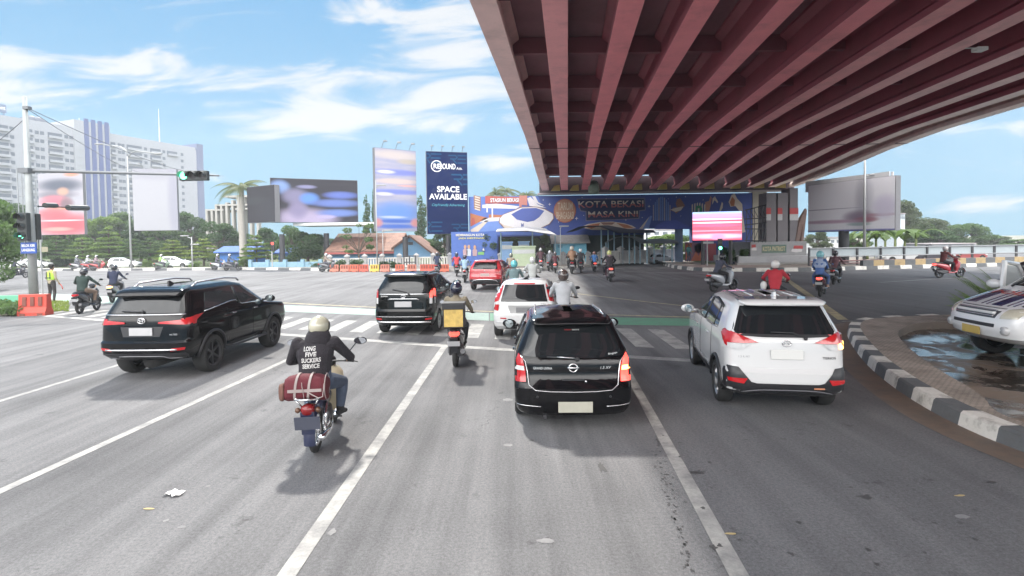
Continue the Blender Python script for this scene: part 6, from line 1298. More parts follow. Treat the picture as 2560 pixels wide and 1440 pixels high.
mb = MB(); text(mb, 'SPACE', 1, MBd(.52, .545), width=wB*.54, bold=.02); mb.build('board_lettering', WHT, root, fix=False); mb = MB(); text(mb, 'AVAILABLE', 1, MBd(.515, .455), width=wB*.92, bold=.02); mb.build('board_lettering', WHT, root, fix=False); mb = MB(); text(mb, 'BOUND', 1, MBd(.52, .822), width=wB*.37, height=hB*.068, bold=.012); mb.build('board_lettering', WHT, root, fix=False); mb = MB(); text(mb, 'Ads.', 1, MBd(.80, .80), width=wB*.145)
mb.build('board_lettering', WHT, root, fix=False); mb = MB(); text(mb, 'RE', 1, MBd(.255, .822), width=wB*.16, height=hB*.06, bold=.01)
mb.build('board_lettering', WHT, root, fix=False)
mb = MB(); c_ = (.25*wB, .822*hB)
for r0, r1, t0, t1 in ((.118*wB, .138*wB, 40, 320),):
    n = 40; ps = []
    for k in range(n+1):
        t = R(t0+(t1-t0)*k/n); ps.append([(c_[0]+r_*math.cos(t), c_[1]+r_*math.sin(t)) for r_ in (r0, r1)])
    for k in range(n): mb.add([tuple(a+d*qx+nB*.03+Vector((0, 0, z0+qy))) for qx, qy in (ps[k][0], ps[k][1], ps[k+1][1], ps[k+1][0])], [(0, 1, 2, 3)])
mb.build('logo_ring', WHT, root, fix=False)
mb = MB(); text(mb, 'CityFriendly Advertising', 1, MBd(.52, .35), width=wB*.80, shear=.25); mb.build('slogan_lettering', CYN, root, fix=False)
# ---- blurred print boards
bm1 = blur_mat('blue_print', (.24, .25, .36), [(.5, .22, .6, .13, (.10, .21, .50)), (.5, .12, .5, .02, (.04, .10, .38)), (.5, .055, .6, .025, (.05, .12, .42)), (.4, .17, .3, .015, (.36, .42, .52)), (.02, .1, .12, .05, (.45, .2, .2)), (.97, .1, .12, .05, (.45, .2, .2)), (.5, .72, .6, .035, (.13, .16, .45)), (.25, .72, .2, .02, (.5, .5, .58)), (.5, .48, .6, .03, (.12, .16, .46)), (.2, .45, .2, .02, (.5, .49, .55)), (.55, .61, .5, .03, (.45, .36, .34)), (.8, .56, .25, .012, (.5, .28, .27)), (.5, .93, .6, .05, (.42, .37, .36)), (.8, .86, .25, .03, (.34, .30, .26))], .6, (.36, .34, .38), rough=.6)
billboard('billboard', 'tall pale blue striped vertical billboard left of the navy board', 941, 54.5, 1043.5, 57.2, zof(941, 578, 54.5), zof(941, 368, 54.5), bm1, ((.72, 3.2),), .5, .28, 3, fl=1.0)
led = blur_mat('led_picture', (.022, .020, .028), [(.10, .80, .10, .14, (.16, .24, .44)), (.4, .82, .1, .04, (.18, .18, .3)), (.36, .08, .34, .22, (.30, .26, .37)), (.27, .60, .14, .16, (.16, .15, .24)), (.30, .30, .10, .2, (.18, .16, .26)), (.43, .55, .10, .12, (.09, .20, .50)), (.80, .64, .18, .08, (.09, .13, .38)), (.73, .45, .26, .085, (.10, .15, .38)), (.76, .22, .22, .08, (.11, .17, .40)), (.62, .13, .1, .04, (.3, .27, .45))], .4, (.03, .028, .036), es=.0, rough=.9)
rt, a2, b2 = billboard('led_screen', 'wide dark LED screen with pale figure and blue text blocks on two posts', 679, 60, 897, 63.8, zof(679, 556, 60), zof(679, 444, 60), led, ((.62, 3.8),), 1.0, .30, face='screen', cat='screen')
led2 = blur_mat('led_dark', (.022, .021, .027), [(.3, .6, .5, .1, (.03, .032, .038)), (.8, .3, .4, .3, (.03, .03, .038))], .3, (.035, .03, .04), es=.0, rough=.9)
billboard('led_screen', 'narrow dark screen angled away left of the wide LED screen', 621, 62.0, 690, 59.6, zof(621, 558, 62), zof(621, 468, 62), led2, ((1.12, 3.7),), .6, .28, face='screen', cat='screen')
red = blur_mat('red_print', (.30, .30, .34), [(.5, .80, .45, .10, (.06, .07, .10)), (.4, .65, .4, .06, (.15, .14, .17)), (.55, .70, .12, .06, (.40, .24, .18)), (.35, .54, .3, .09, (.50, .12, .16)), (.62, .5, .15, .1, (.16, .1, .12)), (.45, .42, .3, .03, (.55, .22, .16)), (.3, .34, .35, .08, (.50, .10, .12)), (.6, .16, .7, .17, (.45, .07, .09)), (.5, .23, .5, .012, (.55, .42, .44)), (.4, .09, .3, .03, (.48, .25, .22)), (.75, .97, .15, .03, (.5, .2, .13))], .3, (.36, .3, .33))
rt, a3, b3 = billboard('billboard', 'red advertising board on a scaffold left of the street lamp', 101, 77, 213, 76, zof(101, 588, 77), zof(101, 434, 77), red, ((.4, 2.5), (.8, 2.5)), .4, .15)
mb = MB()
for k in range(6): p = G(50+k*11, 78); mb.tube([(p.x, p.y, 0), (p.x, p.y, zof(60, 420+8*k, 78))], .06, 5)
for v in (430, 450, 470, 490, 512, 535, 560): p, q = at(46, v, 78), at(108, v, 78); mb.tube([p, q], .045, 5)
mb.build('scaffold', MSTEEL, rt)
gry = blur_mat('grey_print', (.30, .30, .33), [(.5, .95, .6, .12, (.26, .26, .3)), (.95, .5, .15, .6, (.24, .24, .29))], .1, (.33, .33, .36))
billboard('billboard', 'blank grey vertical billboard above the roadside trees', 336, 76, 447, 77, zof(336, 577, 76), zof(336, 421, 76), gry, ((.3, 2.6), (.7, 2.6)), .5, .2, 2)
wht = blur_mat('white_print', (.82, .81, .85), [(.68, .6, .09, .45, (.62, .61, .66)), (.62, .27, .16, .12, (.34, .27, .35)), (.7, .22, .12, .05, (.42, .2, .25)), (.85, .3, .15, .03, (.45, .25, .3)), (.62, .13, .12, .03, (.4, .5, .5)), (.25, .2, .35, .035, (.52, .36, .46)), (.2, .46, .4, .008, (.36, .33, .42)), (.9, .45, .12, .2, (.66, .62, .74)), (.5, .0, .8, .03, (.16, .16, .42))], .06, (.75, .74, .8))
wr, wa, wb_ = billboard('billboard', 'huge white billboard on a stout pillar beyond the monument', 2020, 51.5, 2238, 44, 3.03, 7.4, wht, ((.42, 3.1),), .6, .42, zb=.2)
mb = MB(); panel_box(mb, wb_+Vector((.1, .7, 0)), wb_+Vector((.1, .7, 0))+(wa-wb_)*-.02, 3.2, 7.75, .1); panel_box(mb, wa+(wb_-wa)*.02+Vector((0, .75, 0)), wb_+Vector((0, .75, 0)), 6.8, 7.8, .1); mb.build('rear_panel', mat('sheet_white', (.6, .6, .61), .6), wr)
mb = MB(); 
for k in range(9): p = wb_+Vector((.35, .3, 3.1+k*.5)); mb.tube([p, p+Vector((-.3, .05, .5 if k % 2 else 0))], .03, 5); 
mb.tube([wb_+Vector((.35, .3, 3.0)), wb_+Vector((.35, .3, 7.0))], .05, 5); mb.build('ladder', MSTEEL, wr)
rl_ = blur_mat('red_led', (.55, .08, .13), [(.5, .97, 1, .07, (.30, .45, .80)), (.5, .86, 1, .08, (.42, .28, .62)), (.4, .74, .7, .03, (.72, .62, .80)), (.5, .62, .6, .025, (.85, .68, .76)), (.45, .52, .5, .05, (.50, .12, .22)), (.5, .14, .6, .08, (.66, .38, .50)), (.52, .12, .14, .1, (.50, .22, .36)), (.4, .33, .7, .015, (.75, .35, .45))], .35, (.66, .15, .2), es=.55)
billboard('led_screen', 'small bright red LED screen on two posts before the painted wall', 1731, 49, 1855, 48, zof(1731, 602, 49), zof(1731, 530, 49), rl_, ((.22, 2.7), (.78, 2.7)), .35, .17, zb=.25, face='screen', frame=MDKST, cat='screen')

# ---- painted abutment wall
YW = 57.6; zt = zof(1400, 489, YW)
wall = thing('painted_wall', 'long blue painted mural wall reading KOTA BEKASI MASA KINI under the flyover', 'wall', (0, YW, 0))
MWALL = mat('wall_blue', (.045, .075, .27), .75, var=.18, scale=.5, dirt=.15); MCONC = mat('concrete_beige', (.36, .33, .27), .85, var=.15, scale=.8, dirt=.25)
def wx(u): return at(u, 600, YW).x
mb = MB()
for u0, u1, zb_, zt_ in ((1174, 1246, 0, zt), (1246, 1611, 3.1, zt), (1611, 1731, 3.72, zt), (1731, 1881, 0, zt)):
    x0, x1 = wx(u0), wx(u1); mb.box(((x0+x1)/2, .5, (zb_+zt_)/2), (x1-x0-.002, 1.0, zt_-zb_))
mb.build('wall', MWALL, wall)
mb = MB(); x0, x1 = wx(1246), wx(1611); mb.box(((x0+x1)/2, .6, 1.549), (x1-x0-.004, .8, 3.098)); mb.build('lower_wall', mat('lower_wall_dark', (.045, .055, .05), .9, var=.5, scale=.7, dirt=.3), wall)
mb = MB(); x0, x1 = wx(1881), wx(1917); mb.box(((x0+x1)/2, .45, zt/2+.15), (x1-x0, 1.0, zt+.3)); mb.build('end_pier', MCONC, wall, bevel=.03)
mb = MB(); x0, x1 = wx(1345), wx(1990); mb.box(((x0+x1)/2, .1, zt+.19), (x1-x0, .9, .16)); mb.build('cap', mat('cap_concrete', (.33, .29, .30), .85, dirt=.2), wall)
mb = MB(); p = at(1697, 600, YW-1.2); mb.lathe([(.42, 0), (.40, .6), (.40, 3.6)], 'Z', (p.x, -1.2, 0), 18, cap=True); mb.build('column', mat('column_blue', (.10, .15, .24), .7, dirt=.3), wall, True, sharp=40)
# roof-shaped canopy jutting from the wall
mb = MB(); q = [(1636, 573), (1641, 563), (1662, 553), (1690, 550), (1733, 570), (1733, 573)]; fr = [at(u, v, YW-2.0) for u, v in q]; bk = [at(u, v, YW) for u, v in q]
mb.rings([[(p.x, p.y-YW, p.z) for p in fr], [(p.x, p.y-YW, p.z) for p in bk]], True); mb.build('canopy_roof', mat('roof_blue', (.045, .075, .34), .6, var=.15), wall)
_lay = [0]
PC = {}
def pmat(c): return mat('mural_%s' % '_'.join('%.2f' % x for x in c), c, .75, var=.14, scale=1.2)
mur = {}
def mp_(poly, c, lay):
    mb = mur.setdefault(c, MB()); vs = [at(u, v, YW) for u, v in poly]; mb.add([(p.x, -.012*lay-.004, p.z) for p in vs], [tuple(range(len(vs)))])
CRM = (.52, .45, .38); WH2 = (.58, .56, .58); ORG = (.36, .13, .06); RD2 = (.34, .07, .06); SKY = (.08, .14, .40); NVY = (.012, .02, .07); BRN = (.22, .11, .08); LBL = (.13, .22, .50); PUR = (.09, .075, .22); GRN = (.04, .20, .12)
mp_([(1175, 492), (1345, 490), (1372, 560), (1360, 588), (1175, 588)], SKY, 1)
mp_([(1175, 560), (1215, 545), (1260, 545), (1262, 575), (1175, 582)], LBL, 2); mp_([(1176, 575), (1215, 551), (1222, 551), (1195, 580), (1180, 582)], CRM, 3); mp_([(1210, 545), (1252, 543), (1252, 552), (1198, 556)], WH2, 3)
mp_([(1176, 533), (1200, 540), (1222, 545), (1205, 552), (1176, 566)], ORG, 3); mp_([(1180, 545), (1186, 545), (1188, 560), (1178, 566)], RD2, 4)
for k in range(6): mp_([(1187, 490+k*6), (1200, 494+k*6), (1200, 497+k*6), (1187, 493.5+k*6)], CRM, 3)
mp_([(1184, 488), (1202, 492), (1202, 527), (1185, 522)], BRN, 2)
mp_([(1206, 512), (1240, 509), (1300, 516), (1290, 522), (1206, 520)], WH2, 2); mp_([(1222, 536), (1262, 538), (1255, 545), (1222, 545)], ORG, 2)
for u in (1216, 1229): mp_([(u, 510), (u+3.6, 510), (u+3.6, 545 if u > 1220 else 531), (u, 545 if u > 1220 else 531)], WH2, 4)
mp_([(1213, 490), (1306, 493), (1306, 509), (1213, 509)], RD2, 4); mp_([(1298, 489), (1318, 489), (1318, 514), (1304, 512), (1304, 520), (1298, 517)], (.42, .17, .14), 5)
tr = [(1249, 556), (1250, 546), (1258, 537), (1285, 527), (1303, 519), (1340, 518), (1362, 524), (1382, 535), (1383, 546), (1372, 560), (1350, 570), (1318, 577), (1285, 575), (1262, 570)]
mp_([(u+(u-1316)*.03, v+(v-547)*.06) for u, v in tr], BRN, 5); mp_(tr, WH2, 6); mp_([(1278, 536), (1305, 521), (1340, 520), (1361, 527), (1348, 543), (1335, 552), (1318, 555), (1292, 549)], (.06, .09, .30), 7); mp_([(1250, 556), (1262, 563), (1300, 571), (1312, 572), (1312, 576), (1285, 576), (1262, 571)], CRM, 7); mp_([(1303, 557), (1306, 561), (1309, 557), (1310, 571), (1302, 571)], (.10, .12, .26), 8)
mp_([(1318, 496), (1326, 492), (1334, 500), (1345, 512), (1366, 520), (1340, 517), (1324, 515)], WH2, 5); mp_([(1330, 491), (1338, 491), (1346, 506), (1362, 514), (1350, 512), (1338, 506)], WH2, 6)
c28 = [(1412+28*math.cos(t), 527+30*math.sin(t)) for t in [2*math.pi*k/32 for k in range(32)]]; mp_(c28, (.33, .11, .07), 4); mp_([(1412+25.5*math.cos(t), 527+27.5*math.sin(t)) for t in [2*math.pi*k/32 for k in range(32)]], (.38, .20, .13), 5)
mp_([(1443, 499), (1610, 497), (1612, 524), (1597, 526), (1596, 545), (1545, 548), (1466, 551), (1466, 528), (1452, 526)], NVY, 4); mp_([(1441, 497), (1612, 495), (1614, 526), (1599, 528), (1598, 547), (1464, 553), (1464, 530), (1450, 528)], (.16, .15, .22), 3)
mp_([(1452, 568), (1470, 560), (1500, 555), (1530, 554), (1560, 558), (1580, 564), (1590, 570), (1560, 575), (1480, 575)], CRM, 4); mp_([(1460, 566), (1482, 560), (1500, 558), (1496, 565), (1478, 572)], ORG, 5); mp_([(1540, 557), (1568, 562), (1584, 570), (1560, 570)], ORG, 5); mp_([(1500, 556), (1538, 556), (1530, 562), (1508, 562)], BRN, 6)
mp_([(1600, 572), (1625, 540), (1630, 540), (1622, 572)], LBL, 4); mp_([(1598, 572), (1620, 545), (1623, 542), (1606, 572)], CRM, 5)
for k in range(10): h_ = 30+16*math.sin(math.pi*k/9); mp_([(1632+k*4.6, 552-h_*.3-h_), (1634.6+k*4.6, 552-h_*.3-h_-1), (1634.6+k*4.6, 551), (1632+k*4.6, 552)], LBL if k % 3 else (.3, .28, .33), 4)
for cx_, cy_, s_ in ((1698, 508, 1.0),): mp_([(cx_-6, cy_-10), (cx_+2, cy_-12), (cx_+8, cy_-4), (cx_+14, cy_+6), (cx_+6, cy_+16), (cx_-8, cy_+26), (cx_-12, cy_+22), (cx_-22, cy_+18), (cx_-14, cy_+10), (cx_-6, cy_+12), (cx_-9, cy_)], BRN, 4); mp_([(cx_-22, cy_+16), (cx_-10, cy_+12), (cx_+10, cy_+8), (cx_+4, cy_+18), (cx_-10, cy_+22)], CRM, 5)
for k in range(6): mp_([(1729+k*6.2, 512-4*math.sin(math.pi*k/5)), (1732+k*6.2, 510-4*math.sin(math.pi*k/5)), (1732+k*6.2, 531), (1729+k*6.2, 531)], CRM, 4)
mp_([(1738, 520), (1742, 514), (1750, 514), (1755, 520), (1755, 531), (1738, 531)], GRN, 5); mp_([(1744, 521), (1748, 521), (1748, 530), (1744, 530)], CRM, 6)
mp_([(1762, 506), (1772, 502), (1776, 490), (1779, 494), (1776, 515), (1772, 530), (1764, 530)], (.40, .20, .15), 4); mp_([(1781, 496), (1787, 491), (1795, 505), (1793, 508), (1786, 500), (1780, 512)], CRM, 4); mp_([(1797, 530), (1804, 505), (1807, 508), (1806, 520), (1800, 530)], CRM, 4)
mp_([(1821, 505), (1828, 488), (1836, 484), (1842, 496), (1855, 510), (1857, 540), (1863, 580), (1855, 582), (1850, 530), (1838, 515), (1826, 517)], CRM, 4); mp_([(1824, 506), (1830, 492), (1837, 500), (1835, 515), (1827, 515)], ORG, 5)
for pts_, c in (([(1712, 605), (1790, 610), (1790, 664), (1712, 664)], (.20, .10, .16)), ([(1728, 650), (1740, 628), (1746, 640), (1752, 626), (1760, 650), (1762, 656), (1728, 656)], (.48, .14, .08)), ([(1735, 615), (1750, 605), (1765, 622), (1750, 634), (1738, 630)], (.16, .20, .38)), ([(1714, 612), (1730, 606), (1726, 640), (1714, 650)], (.36, .10, .05)), ([(1768, 612), (1790, 608), (1790, 660), (1772, 652)], (.32, .07, .09)), ([(1726, 656), (1770, 655), (1772, 663), (1724, 664)], (.07, .13, .40))):
    mp_(pts_, c, 3+(c[0] > .2)+(c[0] > .4))
for u, v, s in ((1374, 511, 4), (1441, 546, 5), (1622, 516, 4), (1455, 494, 2), (1459, 539, 2), (1396, 555, 2), (1358, 500, 2.4), (1357, 515, 2), (1605, 544, 2), (1564, 550, 2.5), (1515, 497, 2), (1713, 492, 2), (1757, 500, 2), (1690, 485.0+8, 2), (1626, 500, 1.5), (1670, 497, 1.5), (1701, 540, 1.5), (1600, 490, 1.5)):
    mp_([(u, v-s), (u+s*.22, v-s*.22), (u+s, v), (u+s*.22, v+s*.22), (u, v+s), (u-s*.22, v+s*.22), (u-s, v), (u-s*.22, v-s*.22)], WH2, 9)
for c, mb in mur.items(): mb.build('mural_paint', pmat(c), wall, fix=False)
def wall_text(txt, u0, u1, v0, v1, y, c, parent, yoff, oy=0, split=None, bold=.02, nm='mural_lettering'):
    p, q = at(u0, v1, y), at(u1, v0, y); me = text_mesh(txt, 1.0, bold=bold); bm_ = bmesh.new(); bm_.from_mesh(me); bpy.data.meshes.remove(me)
    xs = [v.co.x for v in bm_.verts]; zs = [v.co.y for v in bm_.verts]; w_, h_ = max(xs)-min(xs), max(zs)-min(zs); x0, z0_ = min(xs), min(zs)
    if split: bmesh.ops.bisect_plane(bm_, geom=list(bm_.verts)+list(bm_.edges)+list(bm_.faces), plane_co=(0, z0_+h_*.5, 0), plane_no=(0, 1, 0))
    for f in bm_.faces: f.material_index = 1 if split and f.calc_center_median().y < z0_+h_*.5 else 0
    for v in bm_.verts: v.co = Vector((p.x+(v.co.x-x0)/w_*(q.x-p.x), -yoff-.02, p.z+(v.co.y-z0_)/h_*(q.z-p.z)))
    me = bpy.data.meshes.new(nm); bm_.to_mesh(me); bm_.free(); me.materials.append(pmat(c)); 
    if split: me.materials.append(pmat(split))
    return link(nm, me, parent)
wall_text('KOTA BEKASI', 1446, 1608, 501, 520, YW, CRM, wall, .09, split=(.34, .10, .10), bold=.015); wall_text('MASA KINI', 1470, 1594, 527, 544, YW, CRM, wall, .09, split=(.34, .10, .10), bold=.015)
wall_text('STASIUN BEKASI', 1226, 1297, 495, 506, YW, (.62, .68, .70), wall, .09); wall_text('TARUM', 1394, 1431, 506, 526, YW, (.55, .45, .34), wall, .09); wall_text('BHAGASASI', 1391, 1434, 529, 548, YW, (.55, .45, .34), wall, .09)
# small mural wall at the left
sm = thing('painted_wall', 'small blue painted wall with yellow lettering behind the red shirt rider', 'wall', (0, 55.8, 0))
mb = MB(); x0, x1 = at(1128, 600, 55.8).x, at(1243, 600, 55.8).x; mb.box(((x0+x1)/2, .25, zof(1200, 579, 55.8)/2), (x1-x0, .5, zof(1200, 579, 55.8))); mb.build('wall', mat('wall_blue_pale', (.06, .12, .36), .8, var=.2, dirt=.1), sm)
YW_, YW = YW, 55.8; mur = {}
for cx_, top in ((1163, 612), (1172, 612), (1187, 613)):
    mp_([(cx_-5, 640), (cx_-6, 626), (cx_-3, 622), (cx_+3, 622), (cx_+6, 626), (cx_+5, 640)], (.36, .24, .26) if cx_ != 1172 else (.40, .44, .50), 2); mp_([(cx_+3.4*math.cos(t), top+5+5*math.sin(t)) for t in [2*math.pi*k/12 for k in range(12)]], (.42, .25, .16), 3)
mp_([(1195, 630), (1210, 629), (1210, 637), (1195, 637)], (.16, .36, .12), 2); mp_([(1205, 627), (1208.5, 620), (1212, 627)], WH2, 3)
for c, mb in mur.items(): mb.build('mural_paint', pmat(c), sm, fix=False)
wall_text('MEMBANGUN KOTA', 1140, 1211, 584, 591, 55.8, (.62, .60, .50), sm, .05); wall_text('JADI DESTINASI', 1146, 1211, 593, 599, 55.8, (.55, .50, .10), sm, .05)
YW = YW_
# ---- monument with three pillars
mo = thing('monument', 'grey monument with three dark pillars, flag bands and KOTA PATRIOT lettering', 'monument', (0, 0, 0))
YM = 49.0; MMON = mat('monument_grey', (.32, .32, .33), .75, var=.15, scale=1, dirt=.3); MPIL = mat('pillar_dark', (.17, .155, .165), .6, var=.2, scale=1)
def vbox(mb, u0, u1, v0, v1, y, dep, mi=0, zb=None, zt_=None):
    x0, x1 = at(u0, 600, y).x, at(u1, 600, y).x; za = zof((u0+u1)/2, v1, y) if zb is None else zb; zc = zof((u0+u1)/2, v0, y) if zt_ is None else zt_
    mb.box(((x0+x1)/2, y+dep/2, (za+zc)/2), (x1-x0, dep, zc-za), 0, mi); return x0, x1, za, zc
mb = MB(); vbox(mb, 1843, 2062, 657, 0, YM-1.6, 7, zb=.25); mb.build('step', mat('step_stone', (.25, .24, .23), .8, dirt=.3), mo, bevel=.03)
mb = MB(); vbox(mb, 1846, 2040, 640, 0, YM-.8, 6, zb=.25); mb.build('plinth', MMON, mo, bevel=.03)
mb = MB(); vbox(mb, 1876, 2017, 604, 0, YM, 5, zb=.25); mb.build('base_block', mat('base_grey', (.28, .28, .285), .75, dirt=.25), mo, bevel=.04)
for u0, u1, v0 in ((1916, 1941, 482), (1944, 1970, 482), (1974, 1995, 470)):
    mb = MB(); x0, x1, za, zc = vbox(mb, u0, u1, v0, 605, YM+.8, 1.6); pl_ = mb.build('pillar', MPIL, mo, bevel=.03)
    wq = (x1-x0)*(.45 if u0 < 1970 else 1.03)
    for vv0, vv1, c in ((520, 535.5, (.45, .06, .06)), (535.5, 551, (.50, .50, .50))):
        m_ = MB(); m_.box((x0+wq/2-.02, YM+.77, (zof(u0, vv0, YM+.8)+zof(u0, vv1, YM+.8))/2), (wq, .05, zof(u0, vv0, YM+.8)-zof(u0, vv1, YM+.8)-.004)); m_.build('flag_band', mat('band_%.2f_%.2f' % (c[0], c[1]), c, .7), pl_)
mb = MB(); vbox(mb, 1905, 1966, 612, 632, YM-.03, .05); mb.build('name_panel', mat('panel_green', (.10, .16, .13), .7, var=.3), mo)
mb = MB(); p = at(1935, 622, YM-.07); text(mb, 'KOTA PATRIOT', 1, Matrix.Translation(p) @ pim(), width=at(1963, 622, YM).x-at(1907, 622, YM).x, height=.42, bold=.02); mb.build('monument_lettering', mat('letter_cream', (.50, .44, .28), .6), mo, fix=False)
for poly, c in (([(1879, 612), (1889, 611), (1889, 619), (1879, 619)], (.42, .06, .06)), ([(1878, 621), (1885, 618.5), (1891, 619), (1891, 626), (1879, 626)], (.52, .5, .5)), ([(1985, 614), (2007, 614), (2007, 622), (1983, 622)], (.42, .06, .06)), ([(1980, 622), (1995, 620.5), (2005, 623), (2004, 629), (1990, 631), (1977, 629)], (.52, .5, .5))):
    mb = MB(); vs = [at(u, v, YM) for u, v in poly]; mb.rings([[(p.x, YM-.03, p.z) for p in vs], [(p.x, YM-.005, p.z) for p in vs]]); mb.build('flag_relief', mat('flag_%.2f_%.2f' % (c[0], c[1]), c, .7), mo)
# lattice scaffold beside the pillars
tr_ = thing('scaffold', 'dark lattice scaffold between the red LED screen and the pillars', 'scaffold'); mb = MB()
for k, u in enumerate((1866, 1876, 1886, 1896, 1906, 1914)): p = G(u, 48); mb.tube([(p.x, 48, zof(u, 606, 48)), (p.x, 48, zof(u, 524-(k*2), 48))], .035, 5)
for v0, v1 in ((526, 512), (548, 544), (563, 556), (572, 573), (601, 603)): mb.tube([at(1862, v0, 48), at(1916, v1, 48)], .05, 5)
for k in range(5): mb.tube([at(1866+k*10, 526, 48), at(1876+k*10, 545, 48)], .03, 5); mb.tube([at(1876+k*10, 572, 48), at(1866+k*10, 601, 48)], .03, 5)
mb.build('lattice', MDKST, tr_)
ln = thing('support_frame', 'leaning rusty frame behind the right edge of the monument', 'frame'); mb = MB(); mb.tube([at(1990, 603, 50), at(1998, 560, 50), at(2014, 522, 50)], [.3, .35, .1], 6); mb.tube([at(2003, 603, 50), at(2008, 560, 50), at(2015, 525, 50)], [.2, .2, .1], 6); mb.build('leg', mat('rusty', (.22, .15, .13), .8, var=.3), ln)

# ---- fences
MFW = mat('fence_white', (.50, .49, .47), .75, var=.12, dirt=.35, scale=2); MFG = mat('fence_post_grey', (.30, .30, .30), .8, dirt=.35)
def balustrade(label, a, b, n, h, z=0.0, gap=.26, group=None):
    root = thing('fence', label, 'fence', (a.x, a.y, z), math.atan2(b.y-a.y, b.x-a.x)); Lf = (b-a).length
    for k in range(n+1):
        x = Lf*k/n; mb = MB(); mb.box((x, 0, h*.5), (.42, .42, h)); mb.box((x, 0, h+.05), (.56, .56, .10)); mb.add([(x-.28, -.28, h+.1), (x+.28, -.28, h+.1), (x+.28, .28, h+.1), (x-.28, .28, h+.1), (x, 0, h+.32)], [(0, 1, 4), (1, 2, 4), (2, 3, 4), (3, 0, 4), (3, 2, 1, 0)]); mb.build('post', MFG, root)
    for k in range(n):
        x0, x1 = Lf*k/n+.21, Lf*(k+1)/n-.21; mb = MB(); mb.box(((x0+x1)/2, 0, h*.86), (x1-x0, .20, .12)); mb.box(((x0+x1)/2, 0, h*.12), (x1-x0, .22, h*.24)); x = x0+gap/2
        while x < x1: mb.box((x, 0, h*.52), (gap*.55, .12, h*.60)); x += gap
        mb.build('rail_panel', MFW, root)
    return root
balustrade('white balustrade fence with grey posts behind the orange barriers', G(822, 54.5), G(1124, 56.5), 7, 1.25)
balustrade('white balustrade fence in the centre behind the scooters', G(1250, 55.5), G(1500, 56.5), 8, 1.05, .15)
balustrade('white balustrade fence right of the light blue house', G(1512, 54), G(1690, 61), 5, 1.45, .2)
gt = thing('gate', 'dark framed gate in the white fence above the orange barriers', 'gate'); mb = MB()
for u in (1009, 1023, 1038): p = G(u, 53.6); mb.tube([(p.x, 53.6, 0), (p.x, 53.6, 1.35)], .06, 5)
for z in (.15, .7, 1.3): mb.tube([(G(1009, 53.6).x, 53.6, z), (G(1038, 53.6).x, 53.6, z)], .05, 5)
mb.build('gate_frame', MDKST, gt)
# low blue wall on the left roadside
lb = thing('low_wall', 'low pale blue wall along the far verge under the LED screens', 'wall'); mb = MB(); a_, b_ = G(625, 59), G(800, 57.5); panel_box(mb, a_, b_, .05, .75, .2); mb.build('wall', mat('pale_blue', (.20, .33, .42), .8, dirt=.3), lb)
for k in range(5): p = a_+(b_-a_)*(k/4); mb = MB(); mb.box((p.x, p.y, .5), (.35, .4, 1.0)); mb.build('pier', mat('pale_blue', 0), lb)
# right guard fence
gf = thing('guard_fence', 'long grey guard fence with pale panels along the right road edge', 'fence'); pa, pb = G(2022, 44.5), G(2700, 48); dv = (pb-pa); dn_ = dv.normalized(); Lg = dv.length
mb = MB(); panel_box(mb, pa, pb, 1.05, 1.62, .06); mb.build('panel_strip', mat('screen_panel', (.32, .36, .38), .35, var=.2, scale=.6), gf)
for z, r_ in ((1.66, .05), (1.0, .05), (.62, .06), (.42, .05)): mb = MB(); mb.tube([pa+Vector((0, -.1, z)), pb+Vector((0, -.1, z))], r_, 6); mb.build('rail', mat('rail_rust', (.17, .09, .09), .6, var=.3) if z < .9 else MSTEEL, gf)
for k in range(13): p = pa+dv*(k/12); mb = MB(); mb.box((p.x, p.y-.05, .95), (.14, .12, 1.6)); mb.build('post', MDKST, gf)
bw_ = thing('concrete_barrier', 'yellow and black concrete barrier under the guard fence', 'barrier'); mb = MB(); q0, q1 = G(2158, 42.8), G(2700, 46.5); n = 22
for k in range(n): a_, b_ = q0+(q1-q0)*(k/n), q0+(q1-q0)*((k+1)/n); panel_box(mb, a_, b_, .25, .72, .3, k % 2)
mb.build('barrier_block', [MKB, MKY], bw_)
